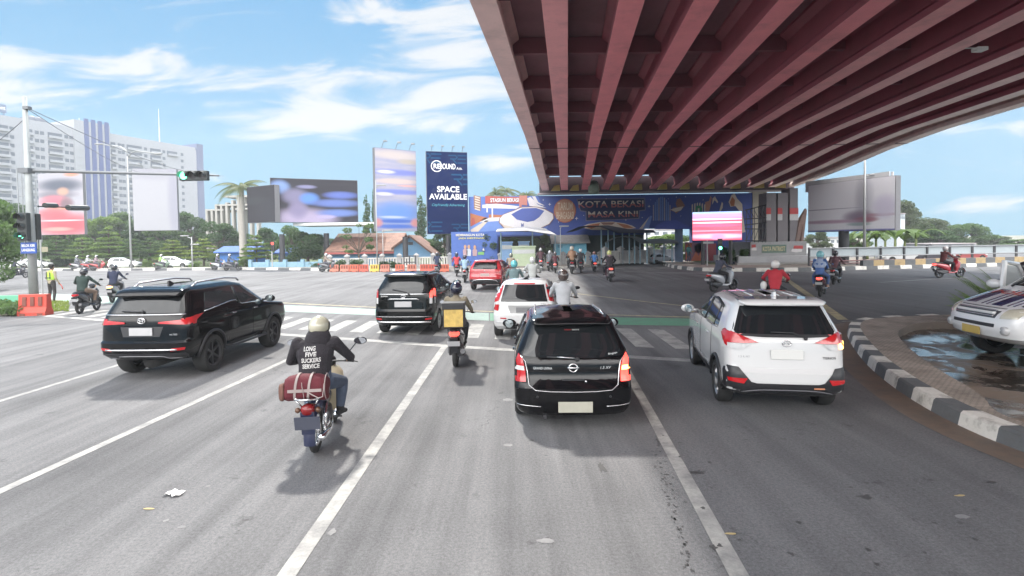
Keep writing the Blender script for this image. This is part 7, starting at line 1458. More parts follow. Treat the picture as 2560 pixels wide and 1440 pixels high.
# ---- buildings
ap = None
def apartment():
    pL = at(0, 600, 196); pR = at(497, 600, 269); d_ = Vector((pR.x-pL.x, pR.y-pL.y, 0)); dl = d_.normalized(); rz = math.atan2(dl.y, dl.x)
    root = thing('apartment_building', 'long white apartment block with a blue striped stair tower', 'building', (pL.x, pL.y, 0), rz)
    nrm = Vector((-dl.y, dl.x, 0)); Mi = (Matrix.Translation((pL.x, pL.y, 0)) @ Matrix.Rotation(rz, 4, 'Z')).inverted()
    def fx(u):
        d = ray(u, 600); t = ((pL.x-CAM.x)*nrm.x+(pL.y-CAM.y)*nrm.y)/(d.x*nrm.x+d.y*nrm.y); return (Mi @ (CAM+d*t)).x
    def fz(u, v):
        d = ray(u, v); t = ((pL.x-CAM.x)*nrm.x+(pL.y-CAM.y)*nrm.y)/(d.x*nrm.x+d.y*nrm.y); return (CAM+d*t).z
    MW = mat('apartment_white', (.29, .30, .33), .8, var=.06, scale=.3, dirt=.06); MBL = mat('apartment_blue', (.025, .05, .18), .7, var=.1); MWN = mat('apartment_window', (.07, .085, .11), .25, var=.3, scale=.5)
    zT = fz(250, 336); x0, x1 = fx(-120), fx(498)
    mb = MB(); mb.box(((x0+x1)/2, 9, zT/2), (x1-x0, 18, zT)); mb.box(((x0+x1)/2, 9, zT+.6), (x1-x0-.6, 17.4, 1.2)); mb.build('wall', MW, root)
    tx0, tx1, tz = fx(214), fx(281), fz(240, 303)
    mb = MB(); mb.box(((fx(193)+tx1)/2, 6.5, tz/2-.5), (tx1-fx(193), 15, tz-1)); mb.build('stair_tower', MW, root)
    for k in range(4):
        a, b = tx0+(tx1-tx0)*(k/4+.02), tx0+(tx1-tx0)*(k/4+.17); mb = MB(); mb.box(((a+b)/2+(tx1-tx0)*.02, -1.15, tz/2), (b-a, .5, tz)); mb.build('tower_stripe', MBL, root)
    a, b = fx(497.5), fx(513); mb = MB(); mb.box(((a+b)/2, 8, fz(505, 362)/2), (b-a, 17, fz(505, 362))); mb.build('end_tower', mat('end_blue', (.08, .10, .19), .7, var=.1), root)
    fl_ = 3.05; nf = int(zT/fl_)
    def proto(nm, w, h, dep, balc):
        mb = MB(); mb.box((0, .0, 0), (w, .12, h)); me = mb.mesh(nm); me.materials.append(MWN)
        if balc:
            m2 = MB(); m2.box((0, -.55, -h*.5), (w+.2, 1.1, .18)); m2.box((0, -1.05, -h*.5+.45), (w+.2, .08, .75)); k = m2.mesh('railing'); k.materials.append(MW); return me, k
        return me, None
    bays = [(-95, -70), (-52, -35), (0, 32), (70, 92), (130, 165), (198, 213), (285, 297), (325, 362), (383, 409), (425, 450), (477, 497)]
    cnt = 0
    for i, (ua, ub) in enumerate(bays):
        a, b = fx(ua), fx(ub); me, rl2 = proto('balcony', b-a, 2.1, 1, True)
        for f in range(nf-1, 4, -1):
            if cnt >= 100: break
            z = f*fl_-.2; o = link('balcony', me, root); o.location = ((a+b)/2, -.08, z); link('railing', rl2, o); cnt += 1
    me, _ = proto('window', 1.3, 1.3, 1, False); cnt = 0
    for u in (41, 103, 116, 176, 188, 307, 316, 372, 417, 462, 469):
        for f in range(nf-1, 5, -1):
            if cnt >= 100: break
            o = link('window', me, root); o.location = (fx(u), -.02, f*fl_+.1); cnt += 1
    mb = MB(); 
    for k in range(5): mb.sphere((fx(115+k*9), 9, zT+2.2+(k % 2)*.6), (2.3, 2.3, 1.8), 10, 6)
    mb.build('roof_tank', mat('tank_dark', (.09, .10, .13), .6), root, True)
    mb = MB(); sg = (fx(-15), fx(33)); mb.box(((sg[0]+sg[1])/2, 1, fz(15, 272)), (sg[1]-sg[0], .6, fz(15, 262)-fz(15, 282))); 
    for k in range(4): mb.box((sg[0]+(sg[1]-sg[0])*(k+.5)/4, 1, zT+1.2), (.3, .3, 4))
    s_ = mb.build('roof_sign', mat('sign_slate', (.10, .14, .24), .6), root)
    mb = MB(); text(mb, 'point', 1, Matrix.Translation(((fx(16)), .66, fz(16, 272))) @ pim(), width=fx(31)-fx(1), height=(fz(15, 264)-fz(15, 281))*.75, bold=.02); mb.build('sign_lettering', WHT, s_, fix=False)
    for u, vt, vb in ((441, 270, 366), (245, 292, 306)): mb = MB(); mb.tube([(fx(u), 9, fz(u, vb)-4), (fx(u), 9, fz(u, vt))], [.35, .12], 5); mb.build('antenna', mat('mast_white', (.5, .48, .48), .6), root)
    return root
apartment()
# unfinished concrete frame behind the palm
cf = thing('unfinished_building', 'unfinished concrete frame building behind the royal palm', 'building'); YC = 92; MCF = mat('raw_concrete', (.34, .33, .31), .85, var=.2, dirt=.2)
for u, vt in ((518, 523), (531, 523), (542, 512), (555, 511), (568, 506), (583, 500), (597, 492), (612, 490), (628, 488), (645, 486)):
    mb = MB(); vbox(mb, u-2.6, u+2.6, vt, 0, YC, 1.0, zb=0); mb.build('column', MCF, cf)
for u0, u1, v0, v1 in ((515, 560, 523, 527), (540, 650, 510, 514), (562, 650, 488, 493), (590, 650, 520, 524)): mb = MB(); vbox(mb, u0, u1, v0, v1, YC-.01, 6); mb.build('floor_slab', MCF, cf)
# blue kiosk, tiled-roof house, light blue house
def house(label, u0, u1, y, dep, ve, vr, wallc, roofm, gable=None, zb=0.0, over=.5, cat='house'):
    root = thing('house', label, cat); mw = mat('house_%s' % '_'.join('%.2f' % c for c in wallc), wallc, .8, var=.1, dirt=.2)
    x0, x1 = G(u0, y).x, G(u1, y).x; ze, zr = zof((u0+u1)/2, ve, y), zof((u0+u1)/2, vr, y+dep/2)
    mb = MB(); mb.box(((x0+x1)/2, y+dep/2, (zb+ze)/2), (x1-x0, dep, ze-zb)); 
    mb.prism([(y, ze), (y+dep, ze), (y+dep/2, zr-.1)], x0+.02, x0+.2, 'YZ'); mb.prism([(y, ze), (y+dep, ze), (y+dep/2, zr-.1)], x1-.2, x1-.02, 'YZ'); mb.build('wall', mw, root)
    mb = MB(); o_ = over
    for s_, ya, yb in ((1, y-o_, y+dep/2), (-1, y+dep+o_, y+dep/2)):
        zl = ze-.2; vs = [(x0-o_, ya, zl), (x1+o_, ya, zl), (x1+o_, yb, zr), (x0-o_, yb, zr)]; mb.add(vs+[(a, b, c+.14) for a, b, c in vs], [(0, 1, 2, 3), (4, 5, 6, 7), (0, 1, 5, 4), (1, 2, 6, 5), (2, 3, 7, 6), (3, 0, 4, 7)])
    mb.build('roof', roofm, root); return root, x0, x1, ze
h1, x0, x1, ze = house('house with long red tiled roof behind the white fence', 826, 985, 62, 9, 626, 586, (.10, .22, .34), MTILE)
mb = MB(); mb.box(((x0+x1)/2, 61.44, ze-.28), (x1-x0+1, .1, .22)); mb.build('fascia', mat('fascia_red', (.30, .08, .07), .7), h1)
mb = MB(); mb.box(((x0+x1)/2-3, 64, ze+3.0), (9, 5, .3)); mb.build('rear_roof', mat('white_roof', (.62, .63, .62), .6), h1)
h2 = thing('house', 'blue gabled house with grey roof edge right of the tiled roof', 'house'); mb = MB(); YH = 60.5; q = [(985, 645), (985, 620), (1024, 594), (1082, 636), (1082, 645)]; v_ = [at(u, v, YH) for u, v in q]
mb.prism([(p.x, max(0, p.z)) for p in v_], YH, YH+7, 'XZ'); mb.build('wall', mat('gable_blue', (.13, .27, .42), .8, dirt=.15), h2)
mb = MB(); 
for (ua, va), (ub, vb) in (((980, 624), (1024, 592)), ((1024, 592), (1086, 639))):
    p, q_ = at(ua, va, YH), at(ub, vb, YH); mb.add([(p.x, YH-.4, p.z), (q_.x, YH-.4, q_.z), (q_.x, YH+7, q_.z), (p.x, YH+7, p.z), (p.x, YH-.4, p.z+.22), (q_.x, YH-.4, q_.z+.22), (q_.x, YH+7, q_.z+.22), (p.x, YH+7, p.z+.22)], [(0, 1, 2, 3), (4, 5, 6, 7), (0, 1, 5, 4), (2, 3, 7, 6), (1, 2, 6, 5), (3, 0, 4, 7)])
mb.build('roof', MTILE, h2); mb = MB(); vbox(mb, 1020, 1032, 605, 612, YH-.05, .1); mb.build('vent', MDKST, h2)
h3, *_ = house('light blue house with grey roof left of the dark canopies', 1386, 1466, 58.6-2.3, 4, 604, 583, (.16, .42, .55), mat('asbestos_roof', (.27, .26, .25), .9, var=.2, dirt=.4), over=.35, cat='house')
for u in (1400, 1430): mb = MB(); vbox(mb, u-6, u+6, 612, 620, 56.25, .1); mb.build('window', mat('shutter_blue', (.08, .25, .36), .6), h3)
ks, *_ = house('small bright blue kiosk under the roadside trees at the left', 548, 625, 66, 4, 628, 618, (.06, .17, .46), mat('kiosk_roof', (.05, .12, .36), .8), cat='kiosk')
h4, *_ = house('blue shed behind the LED screen post', 695, 720, 66, 4, 630, 622, (.08, .20, .46), mat('kiosk_roof', 0), cat='shed')
# canopies
def canopy(label, front, back, mt, posts, y0, y1, zb=.15):
    root = thing('canopy', label, 'canopy'); n = len(front); f = [at(u, v, y0) for u, v in front]; k = [at(u, v, y1) for u, v in back]
    mb = MB(); mb.rings([f, k, [p+Vector((0, 0, .07)) for p in k], [p+Vector((0, 0, .07)) for p in f]], cap=False, closed=False); mb.build('canopy_roof', mt, root)
    for u, v in posts: p = at(u, v, (y0+y1)/2); m_ = MB(); m_.tube([(p.x, p.y, zb), (p.x, p.y, p.z)], .07, 6); m_.build('post', mat('canopy_post', (.20, .30, .36), .6), root)
    return root
MTARP = mat('tarp_dark', (.045, .055, .085), .6, var=.25); MTARPB = mat('tarp_grey', (.20, .21, .22), .7, var=.15, dirt=.2); MCANW = mat('canopy_pale', (.46, .46, .47), .7, dirt=.15)
canopy('pale sheet canopy beside the painted train', [(1240, 580), (1318, 578), (1392, 589)], [(1243, 574), (1310, 568), (1362, 572)], MCANW, [(1252, 582), (1331, 580), (1388, 588)], 52.5, 56.5)
canopy('dark pitched canopy above the light blue house', [(1413, 583), (1450, 568), (1500, 567), (1545, 583), (1640, 582)], [(1440, 577), (1470, 566), (1520, 565), (1570, 574), (1632, 577)], MTARP, [(1503, 572), (1520, 572), (1535, 576), (1556, 580), (1573, 578), (1586, 578), (1617, 579)], 53.5, 57.2)
canopy('long arched grey canopy before the white balustrade on the right', [(1510, 609), (1530, 597), (1555, 592), (1580, 595), (1602, 609), (1650, 609), (1698, 609)], [(1520, 604), (1540, 595), (1565, 591), (1590, 593), (1612, 600), (1655, 598), (1690, 602)], MTARPB, [(1515, 606), (1600, 606), (1618, 606), (1635, 606), (1660, 606), (1680, 606)], 54.2, 57)
for lb_, u0, u1, v0, v1, y, c in (('pale blue steel cabinet left of the green counter', 1253, 1281, 607, 640, 55, (.20, .34, .58)), ('second pale blue cabinet nearer the light blue house', 1296, 1323, 606, 640, 55.2, (.26, .40, .62)), ('lime green roadside counter with white front', 1280, 1338, 618, 652, 53.5, (.42, .50, .34))):
    root = thing('cabinet' if 'cabinet' in lb_ else 'counter', lb_, 'cabinet' if 'cabinet' in lb_ else 'counter'); mb = MB(); vbox(mb, u0, u1, v0, 0, y, 1.2, zb=.15); mb.build('cabinet_body', mat('cab_%.2f' % c[0], c, .6, dirt=.1), root, bevel=.02)
    mb = MB(); vbox(mb, u0-1.5, u1+1.5, v0-3, v0, y-.1, 1.4); mb.build('top', mat('cab_top_%.2f' % c[0], [min(.7, q_*1.2) for q_ in c], .6), root)
    mb = MB(); vbox(mb, u0+2, u1-2, v0+6, v0+16, y-.03, .03); mb.build('front_panel', mat('cab_front', (.5, .52, .52), .6), root)
# ---- orange water barriers
def barrier_mesh():
    mb = MB(); mb.prism([(-.24, 0), (.24, 0), (.24, .12), (.15, .32), (.12, .80), (-.12, .80), (-.15, .32), (-.24, .12)], -.48, .48, 'YZ')
    for x in (-.27, 0, .27): mb.box((x, -.142, .54), (.13, .05, .34), rx=R(-3.5), mi=1)  # shade of the recesses painted as darker faces, nothing is hollowed
    for x in (-.3, .3): mb.box((x, -.235, .05), (.18, .04, .09), mi=1)
    me = mb.mesh('barrier_body'); me.materials.append(MBLK); me.materials.append(mat('recess_shade', (.16, .05, .035), .7)); return me, None
BME, BRE = barrier_mesh()
def barrier(label, p, c, s=1.0, rz=0, group=None):
    root = thing('barrier', label, 'barrier', p, rz, group, s); o = link('barrier_body', BME, root); setm(o, mat('barrier_%.2f_%.2f_%.2f' % tuple(c), c, .6, var=.15, dirt=.3, scale=4)); return root
OR = [((.52, .13, .07), 'salmon orange'), ((.50, .10, .05), 'orange'), ((.46, .07, .04), 'deep orange'), ((.44, .15, .10), 'faded orange')]
bl = [(836, 3, 'leftmost orange barrier, right beside the waiting motorcycle'), (862, 3, 'second orange barrier from the waiting motorcycle'), (886, 1, 'third orange barrier from the waiting motorcycle'), (910, 2, 'orange barrier just left of the yellow one'), (937, None, 'yellow barrier with blue base in the row of orange ones'), (963, 3, 'faded orange barrier just right of the yellow one'), (1000, 1, 'orange barrier just left of the dark gate'), (1030, 3, 'dull red barrier in front of the dark gate'), (1062, 2, 'orange barrier just right of the dark gate'), (1082, 2, 'orange barrier just left of the dark blue jacket rider'), (1111, 1, 'rightmost orange barrier, between the blue and red riders')]
for u, k, lb_ in bl:
    c = OR[k][0] if k is not None else (.52, .40, .06)
    barrier(lb_, bp(u, 679.5), c, .82, rnd.uniform(-.12, .12), 'water barriers along the far kerb')
b0 = barrier('red plastic barrier at the foot of the traffic light pole', bp(89, 788), (.44, .05, .03), 1.0, R(8))
# ---- traffic light pole
MPOLE = mat('pole_grey', (.30, .32, .32), .55, .2, var=.15, dirt=.25, scale=1.5); MSIG = mat('signal_housing', (.03, .035, .035), .5); MGON = mat('green_lamp', (.1, .8, .45), .3, emit=(.12, 1, .5), es=1.5, var=0); MLOFF = mat('lamp_off', (.035, .03, .03), .2)
YT = 22.6; tp = thing('traffic_light', 'tall grey traffic light pole with long arm at the left', 'traffic light'); p = G(79, YT)
mb = MB(); pt_ = at(61, 241, YT); mb.tube([(p.x, YT, 0), (p.x+(pt_.x-p.x)*.45, YT, 4), (pt_.x, YT, pt_.z)], [.17, .14, .085], 14); mb.build('pole', MPOLE, tp, True)
mb = MB(); q0, q1 = at(52, 426, YT), at(548, 439, 24.3); mb.tube([q0, q1], [.075, .04], 8); mb.box(tuple(at(66, 427, YT)), (.4, .35, .2)); mb.box(tuple(at(68, 270, YT)), (.22, .2, .12)); mb.build('arm', mat('arm_dark', (.14, .15, .16), .5, .3), tp)
def signal(root, c, n, horiz, lit=None, s=.30, arrow=False, d=(0, -1)):
    mb = MB(); L_ = s*n; mb.box(tuple(c), (L_ if horiz else s*1.05, s*.6, s*1.05 if horiz else L_)); h = mb.build('signal_head', MSIG, root, bevel=.03)
    for k in range(n):
        o_ = (k-(n-1)/2)*s; cc = c+Vector((o_, -s*.31, 0)) if horiz else c+Vector((0, -s*.31, -o_))
        m_ = MB(); m_.lathe([(.0001, 0), (s*.40, 0)], 'Y', tuple(cc), 20); m_.build('lens', MGON if k == lit and not arrow else MLOFF, h, fix=True)
        m_ = MB(); m_.rings([[(cc.x+r_*math.cos(t), cc.y+yy, cc.z+r_*math.sin(t)) for t in [R(-20+220*j/14) for j in range(15)]] for r_, yy in ((s*.43, 0), (s*.41, -s*.55))], cap=False, closed=False); m_.build('visor', MSIG, h)
        if k == lit and arrow:
            m_ = MB(); y_ = cc.y-.012; q = s*.3
            for poly in ([(-q, .18*q), (.3*q, .18*q), (.3*q, -.18*q), (-q, -.18*q)], [(0, q*.85), (.25*q, q*.85), (q, 0), (.25*q, -q*.85), (0, -q*.85), (.55*q, 0)]): m_.add([(cc.x+a, y_, cc.z+b) for a, b in poly], [tuple(range(len(poly)))])
            m_.build('green_arrow', MGON, h, fix=False)
    return h
signal(tp, at(486, 439.5, 24.0), 3, True, 0, .40)
signal(tp, at(60, 567, 22.2), 3, False, 2, .375, True)
signal(tp, at(87, 567, 22.9), 3, False, None, .36)
mb = MB(); mb.tube([at(95, 516, 23), at(222, 520, 27)], [.03, .03], 6); mb.tube([at(112, 513, 23.4), at(140, 514, 24.2)], .11, 8); mb.tube([at(170, 519, 25.2), at(218, 520, 26.8)], .13, 8); mb.build('side_arm', MSIG, tp)
sg_ = thing('road_sign', 'blue sign with two lines of white lettering on the traffic light pole', 'sign'); mb = MB(); c = at(72, 620, 22.3); mb.box(tuple(c), (.64, .04, .45)); mb.build('sign_plate', mat('sign_blue', (.03, .08, .30), .4), sg_, bevel=.01)
mb = MB(); text(mb, 'BELOK KIRI', 1, Matrix.Translation(c+Vector((0, -.03, .10))) @ pim(), width=.52, height=.11, bold=.02); text(mb, 'LANGSUNG', 1, Matrix.Translation(c+Vector((0, -.03, -.08))) @ pim(), width=.52, height=.11, bold=.02); mb.build('sign_lettering', WHT, sg_, fix=False)
tpst = thing('sign_post', 'thin grey post with a small tan plate beside the traffic light pole', 'sign'); p = G(101, 24); mb = MB(); mb.tube([(p.x, 24, 0), (p.x, 24, 2.95)], .035, 6); mb.build('post', MGALV, tpst); mb = MB(); mb.box((p.x+.17, 24, 2.5), (.28, .02, .22)); mb.build('plate', mat('plate_tan', (.3, .28, .2), .6), tpst)
gw = thing('low_wall', 'low green painted wall at the left edge behind the hedge', 'wall'); mb = MB(); panel_box(mb, G(-260, 24), G(95, 24.5), 0, zof(40, 741, 24), .2); mb.build('wall', mat('green_wall', (.12, .36, .24), .8, var=.12, dirt=.2), gw)
# cables
cb_ = thing('overhead_cable', 'thin overhead cables sagging right from the traffic light pole', 'cable'); 
for (ua, va), (ub, vb), sag, yb in (((68, 270), (560, 440), 25, 60), ((68, 272), (345, 430), 10, 58), ((58, 300), (-60, 380), 6, 30)):
    mb = MB(); A, B2 = at(ua, va, 22.6), at(ub, vb, yb); mb.tube([A+(B2-A)*(k/12)-Vector((0, 0, math.sin(math.pi*k/12)*sag*.03)) for k in range(13)], .018, 4); mb.build('cable', mat('cable_grey', (.12, .13, .15), .6), cb_)
# street lamps
def lamp_post(label, u, y, ztop, arms, r=.11, zb=0.0):
    root = thing('street_lamp', label, 'street lamp'); p = G(u, y); mb = MB(); mb.tube([(p.x, y, zb), (p.x, y, ztop*.5), (p.x, y, ztop)], [r, r*.8, r*.55], 8); mb.build('pole', MGALV, root, True)
    for pts in arms:
        P = [at(a, b, y) for a, b in pts]; mb = MB(); mb.tube(P, .055, 6); mb.build('arm', MGALV, root, True)
        d_ = (P[-1]-P[-2]).normalized(); mb = MB(); e = P[-1]; mb.box(tuple(e+d_*.3), (.9, .25, .12)); mb.build('lamp_head', mat('lamp_housing', (.3, .3, .3), .4), root, bevel=.03)
    return root
lamp_post('tall double armed street lamp before the apartment block', 326, 60, zof(323, 390, 60), ([(323, 392), (315, 376), (300, 366), (270, 363), (255, 361)], [(323, 392), (328, 382), (340, 377), (365, 380), (388, 383)]))
lamp_post('short camera pole with white heads right of the white minivan', 479, 62, zof(478, 592, 62), ([(478, 596), (468, 592)], [(478, 602), (482, 606)]), .09)
lamp_post('grey lighting mast right of the huge white billboard', 2161, 46, zof(2164, 365, 46), ([(2164, 440), (2176, 438)],), .13, .25)
lamp_post('slender pole left of the striped vertical billboard', 942, 53, zof(941, 450, 53), ([(941, 468), (946, 466)],), .07)
lamp_post('thin white pole before the light blue house', 1401, 52.5, zof(1401, 569, 52.5), ([(1401, 570), (1403, 569)],), .05)
lamp_post('slim pole among the orange barriers', 957, 52, zof(955, 575, 52), ([(955, 580), (962, 578)],), .05)
def small_signal(label, u, y, zt_, lit, vv, zb=0):
    root = thing('traffic_light', label, 'traffic light'); p = G(u, y); mb = MB(); mb.tube([(p.x, y, zb), (p.x, y, zt_)], .07, 8); mb.build('pole', MGALV, root); 
    c = at(u+3, vv, y-.1); mb = MB(); mb.box(tuple(c), (.34, .2, .95)); h = mb.build('signal_head', MSIG, root, bevel=.02)
    for k, (dz, mt) in enumerate(((.3, MREDON if lit == 'r' else MLOFF), (0, MLOFF), (-.3, MGON if lit == 'g' else MLOFF))): m_ = MB(); m_.lathe([(.0001, 0), (.14, 0)], 'Y', (c.x, c.y-.11, c.z+dz), 14); m_.build('lens', mt, h)
small_signal('far traffic light showing red under the LED screens', 679, 57, zof(679, 605, 57), 'r', 616)
small_signal('far traffic light showing green under the red LED screen', 1797, 46, zof(1797, 598, 46), 'g', 611, .25)
rs2 = thing('road_sign', 'white street name sign under the red LED screen', 'sign'); p = G(1768, 47); mb = MB(); mb.tube([(p.x, 47, .25), (p.x, 47, 2.45)], .05, 6); mb.build('post', MGALV, rs2); mb = MB(); vbox(mb, 1758, 1784, 604, 609, 46.9, .05); mb.build('sign_plate', mat('plate_white', 0), rs2)
hang = thing('hanging_drum', 'white and green striped drum hanging below the far end of the flyover', 'drum'); mb = MB(); c = at(1484, 470, 54.5); mb.lathe([(.0001, -.6), (.45, -.6), (.55, -.3), (.5, .4), (.3, .7), (.0001, .7)], 'Z', tuple(c), 14); mb.build('drum', mat('drum_green', (.20, .26, .20), .5, var=.5, scale=2), hang, True)
# ---------------------------------------------------------------- vegetation
def leafmat(name, c, var=.45):
    mt = mat(name, c, .7, var=var, scale=.9, detail=4); nt, ns, lk = nodes(mt); b = ns['Principled BSDF']
    out = ns['Material Output']; tr = N(nt, 'ShaderNodeBsdfTranslucent'); tr.inputs[0].default_value = (min(1, c[0]*1.7), min(1, c[1]*1.8), c[2]*1.2, 1); mx = N(nt, 'ShaderNodeMixShader'); mx.inputs[0].default_value = .35
    lk.new(b.outputs[0], mx.inputs[1]); lk.new(tr.outputs[0], mx.inputs[2]); lk.new(mx.outputs[0], out.inputs[0]); return mt
LG = {'dark': leafmat('leaf_dark', (.045, .085, .032)), 'mid': leafmat('leaf_mid', (.07, .12, .038)), 'light': leafmat('leaf_light', (.12, .18, .05)), 'yellow': leafmat('leaf_yellow_green', (.15, .20, .045)), 'grey': leafmat('leaf_grey', (.075, .095, .05)), 'banana': leafmat('leaf_banana', (.10, .15, .06)), 'palm': leafmat('leaf_palm', (.085, .105, .04))}
BARK = mat('bark', (.11, .085, .065), .9, var=.3, scale=3, bump=.5)
def leaves(rg, blobs, n, s, flat=0.0):
    vs, fs = [], []; tot = sum(b[3]*b[4]*b[5] for b in blobs)**1.0
    for cx, cy, cz, rx, ry, rz in blobs:
        k = max(6, int(n*rx*ry*rz/tot))
        for _ in range(k):
            while True:
                a, b, c = rg.uniform(-1, 1), rg.uniform(-1, 1), rg.uniform(-1, 1); q = a*a+b*b+c*c
                if q <= 1 and (q > .25 or rg.random() < .35): break
            p = Vector((cx+a*rx, cy+b*ry, cz+c*rz)); u = Vector((rg.gauss(0, 1), rg.gauss(0, 1), rg.gauss(0, 1-flat))).normalized(); w = u.cross(Vector((rg.gauss(0, 1), rg.gauss(0, 1), rg.gauss(0, 1)))).normalized()
            l_ = s*rg.uniform(.6, 1.4); o = len(vs); vs += [tuple(p-u*l_*.5), tuple(p+w*l_*.28), tuple(p+u*l_*.5), tuple(p-w*l_*.28)]; fs.append((o, o+1, o+2, o+3))
    return vs, fs
def tree_mesh(seed, h, r, kind, n, s):
    rg = random.Random(seed); bl = []; tk = MB(); th = h*.28
    if kind == 'round':
        tk.tube([(0, 0, 0), (.05*r, .02*r, th), (0, .05*r, h*.55), (0, 0, h*.8)], [.035*h, .028*h, .018*h, .006*h], 7)
        for k in range(24):
            a = rg.uniform(0, 6.28); zz = rg.uniform(.16, .93); rr = r*math.sin(math.pi*min(1, (zz-.02)/1.0))**.6*rg.uniform(.35, .85); b = r*rg.uniform(.22, .42); p = (rr*math.cos(a), rr*math.sin(a), zz*h)
            bl.append((*p, b, b, b*.72)); tk.tube([(0, 0, th+.3*(p[2]-th)), (p[0]*.5, p[1]*.5, (p[2]+th)*.52), p], [.014*h, .009*h, .004*h], 5)
    elif kind == 'tier':
        tk.tube([(0, 0, 0), (.03, 0, h*.5), (0, 0, h*.97)], [.022*h, .016*h, .006*h], 7)
        for t in range(6):
            zz = h*(.30+.125*t); rr = r*(1-.15*t)*rg.uniform(.85, 1.1)
            for k in range(7):
                a = 6.28*k/7+rg.uniform(-.3, .3); q = rr*rg.uniform(.45, .8); bl.append((q*math.cos(a), q*math.sin(a), zz+rg.uniform(-.02, .04)*h, rr*.38, rr*.38, h*.028)); tk.tube([(0, 0, zz-.03*h), (q*math.cos(a), q*math.sin(a), zz)], [.009*h, .003*h], 4)
    elif kind == 'bush':
        tk.tube([(0, 0, 0), (0, 0, h*.5)], [.06*h, .03*h], 6)
        for k in range(11): a = rg.uniform(0, 6.28); q = r*rg.uniform(.1, .7); b = r*rg.uniform(.28, .45); bl.append((q*math.cos(a), q*math.sin(a), h*rg.uniform(.25, .8), b, b, h*.24))
    elif kind == 'column':
        tk.tube([(0, 0, 0), (0, 0, h*.9)], [.02*h, .004*h], 6)
        for k in range(14): zz = k/14; b = r*(.35+.65*math.sin(math.pi*min(1, zz*.9+.12))); bl.append((rg.uniform(-.2, .2)*r, rg.uniform(-.2, .2)*r, h*(.12+.86*zz), b*.75, b*.75, h*.06))
    elif kind == 'open':
        tk.tube([(0, 0, 0), (.06*r, 0, h*.4), (-.05*r, 0, h*.7)], [.022*h, .016*h, .007*h], 7)
        for k in range(15): a = rg.uniform(0, 6.28); q = r*rg.uniform(.4, .95); zz = h*rg.uniform(.38, .98); b = r*rg.uniform(.14, .26); bl.append((q*math.cos(a), q*math.sin(a), zz, b, b, b*.7)); tk.tube([(0, 0, h*.35), (q*.5*math.cos(a), q*.5*math.sin(a), (zz+h*.35)*.5), (q*math.cos(a), q*math.sin(a), zz)], [.01*h, .007*h, .003*h], 4)
    vs, fs = leaves(rg, bl, n, s, .35 if kind == 'tier' else 0)
    cm = bpy.data.meshes.new('crown'); cm.from_pydata(vs, [], fs); cm.materials.append(LG['mid']); tm = ms(tk, 'trunk', BARK); return tm, cm
TM_ = {'round': [tree_mesh(11, 10, 4.2, 'round', 7500, .42), tree_mesh(12, 10, 4.6, 'round', 7500, .42), tree_mesh(13, 10, 4.2, 'round', 7500, .42)], 'tier': [tree_mesh(21, 7, 3.4, 'tier', 6000, .30), tree_mesh(22, 7, 3.0, 'tier', 6000, .30)], 'bush': [tree_mesh(31, 2, 1.3, 'bush', 2200, .17)], 'column': [tree_mesh(41, 10, 1.3, 'column', 2600, .3)], 'open': [tree_mesh(51, 8, 2.7, 'open', 1500, .27)]}
REFH = {'round': (10, 4.4), 'tier': (7, 3.2), 'bush': (2, 1.3), 'column': (10, 1.3), 'open': (8, 2.6)}
_ti = [0]
def tree(label, kind, u, vtop, y, wpx, leaf, zb=0.0, name='tree', cat='tree', group=None, var=None):
    p = G(u, y); zt_ = zof(u, vtop, y); h0, r0 = REFH[kind]; sz = (zt_-zb)/h0; sx = wpx/2*y/F/r0
    root = thing(name, label, cat, (p.x, y, zb), rnd.uniform(0, 6.28), group); root.scale = (sx, sx, sz); i = _ti[0] = _ti[0]+1; tm, cm = TM_[kind][(var if var is not None else i) % len(TM_[kind])]
    a = link('trunk', tm, root); o = link('crown' if cat == 'tree' else 'foliage', cm, root); setm(o, LG[leaf]); return root
# left side, near the frame edge
tree('large overhanging tree at the left photo edge behind the hedge', 'round', -28, 492, 34, 185, 'mid')
gA = 'tall trees before the apartment block'
for u, vt, w, lf_, y, lb_ in ((20, 478, 130, 'dark', 90, 'leftmost tall dark tree at the foot of the apartment block'), (95, 560, 120, 'dark', 84, 'dark tree under the red advertising board'), (165, 565, 120, 'mid', 80, 'green tree just right of the red board post'), (235, 527, 130, 'light', 92, 'tall light green tree just right of the red board'), (292, 532, 120, 'mid', 94, 'tall tree at the foot of the blue striped tower'), (352, 545, 120, 'dark', 93, 'dark tree half hidden by the blank grey billboard'), (420, 560, 110, 'mid', 92, 'tree under the right half of the blank grey billboard'), (480, 533, 125, 'dark', 95, 'tall dark tree right of the blank grey billboard'), (548, 556, 110, 'dark', 80, 'dark round tree left of the royal palm trunk'), (590, 566, 80, 'dark', 82, 'dark round tree just behind the royal palm trunk'), (668, 572, 90, 'dark', 76, 'dark tree under the narrow dark screen'), (730, 566, 80, 'mid', 74, 'tree between the two LED screen posts'), (770, 568, 110, 'dark', 63, 'dense dark tree left of the right LED screen post')): tree(lb_, 'round', u, vt, y, w, lf_, group=gA)
gT = 'layered young trees along the far verge'
for u, vt, w, lf_, y, lb_ in ((140, 588, 120, 'mid', 74, 'layered tree beside the sign post'), (205, 592, 110, 'light', 73, 'layered light tree above the three scooters'), (272, 563, 110, 'light', 74, 'tallest layered tree left of the street lamp'), (330, 596, 100, 'mid', 73, 'layered tree just behind the street lamp pole'), (375, 592, 90, 'mid', 76, 'layered tree above the white hatchback'), (432, 598, 100, 'yellow', 71, 'yellow green layered tree above the white minivan'), (508, 594, 105, 'yellow', 70, 'yellow green layered tree left of the blue kiosk'), (640, 586, 95, 'light', 63, 'layered tree right of the blue kiosk')): tree(lb_, 'tier', u, vt, y, w, lf_, group=gT)
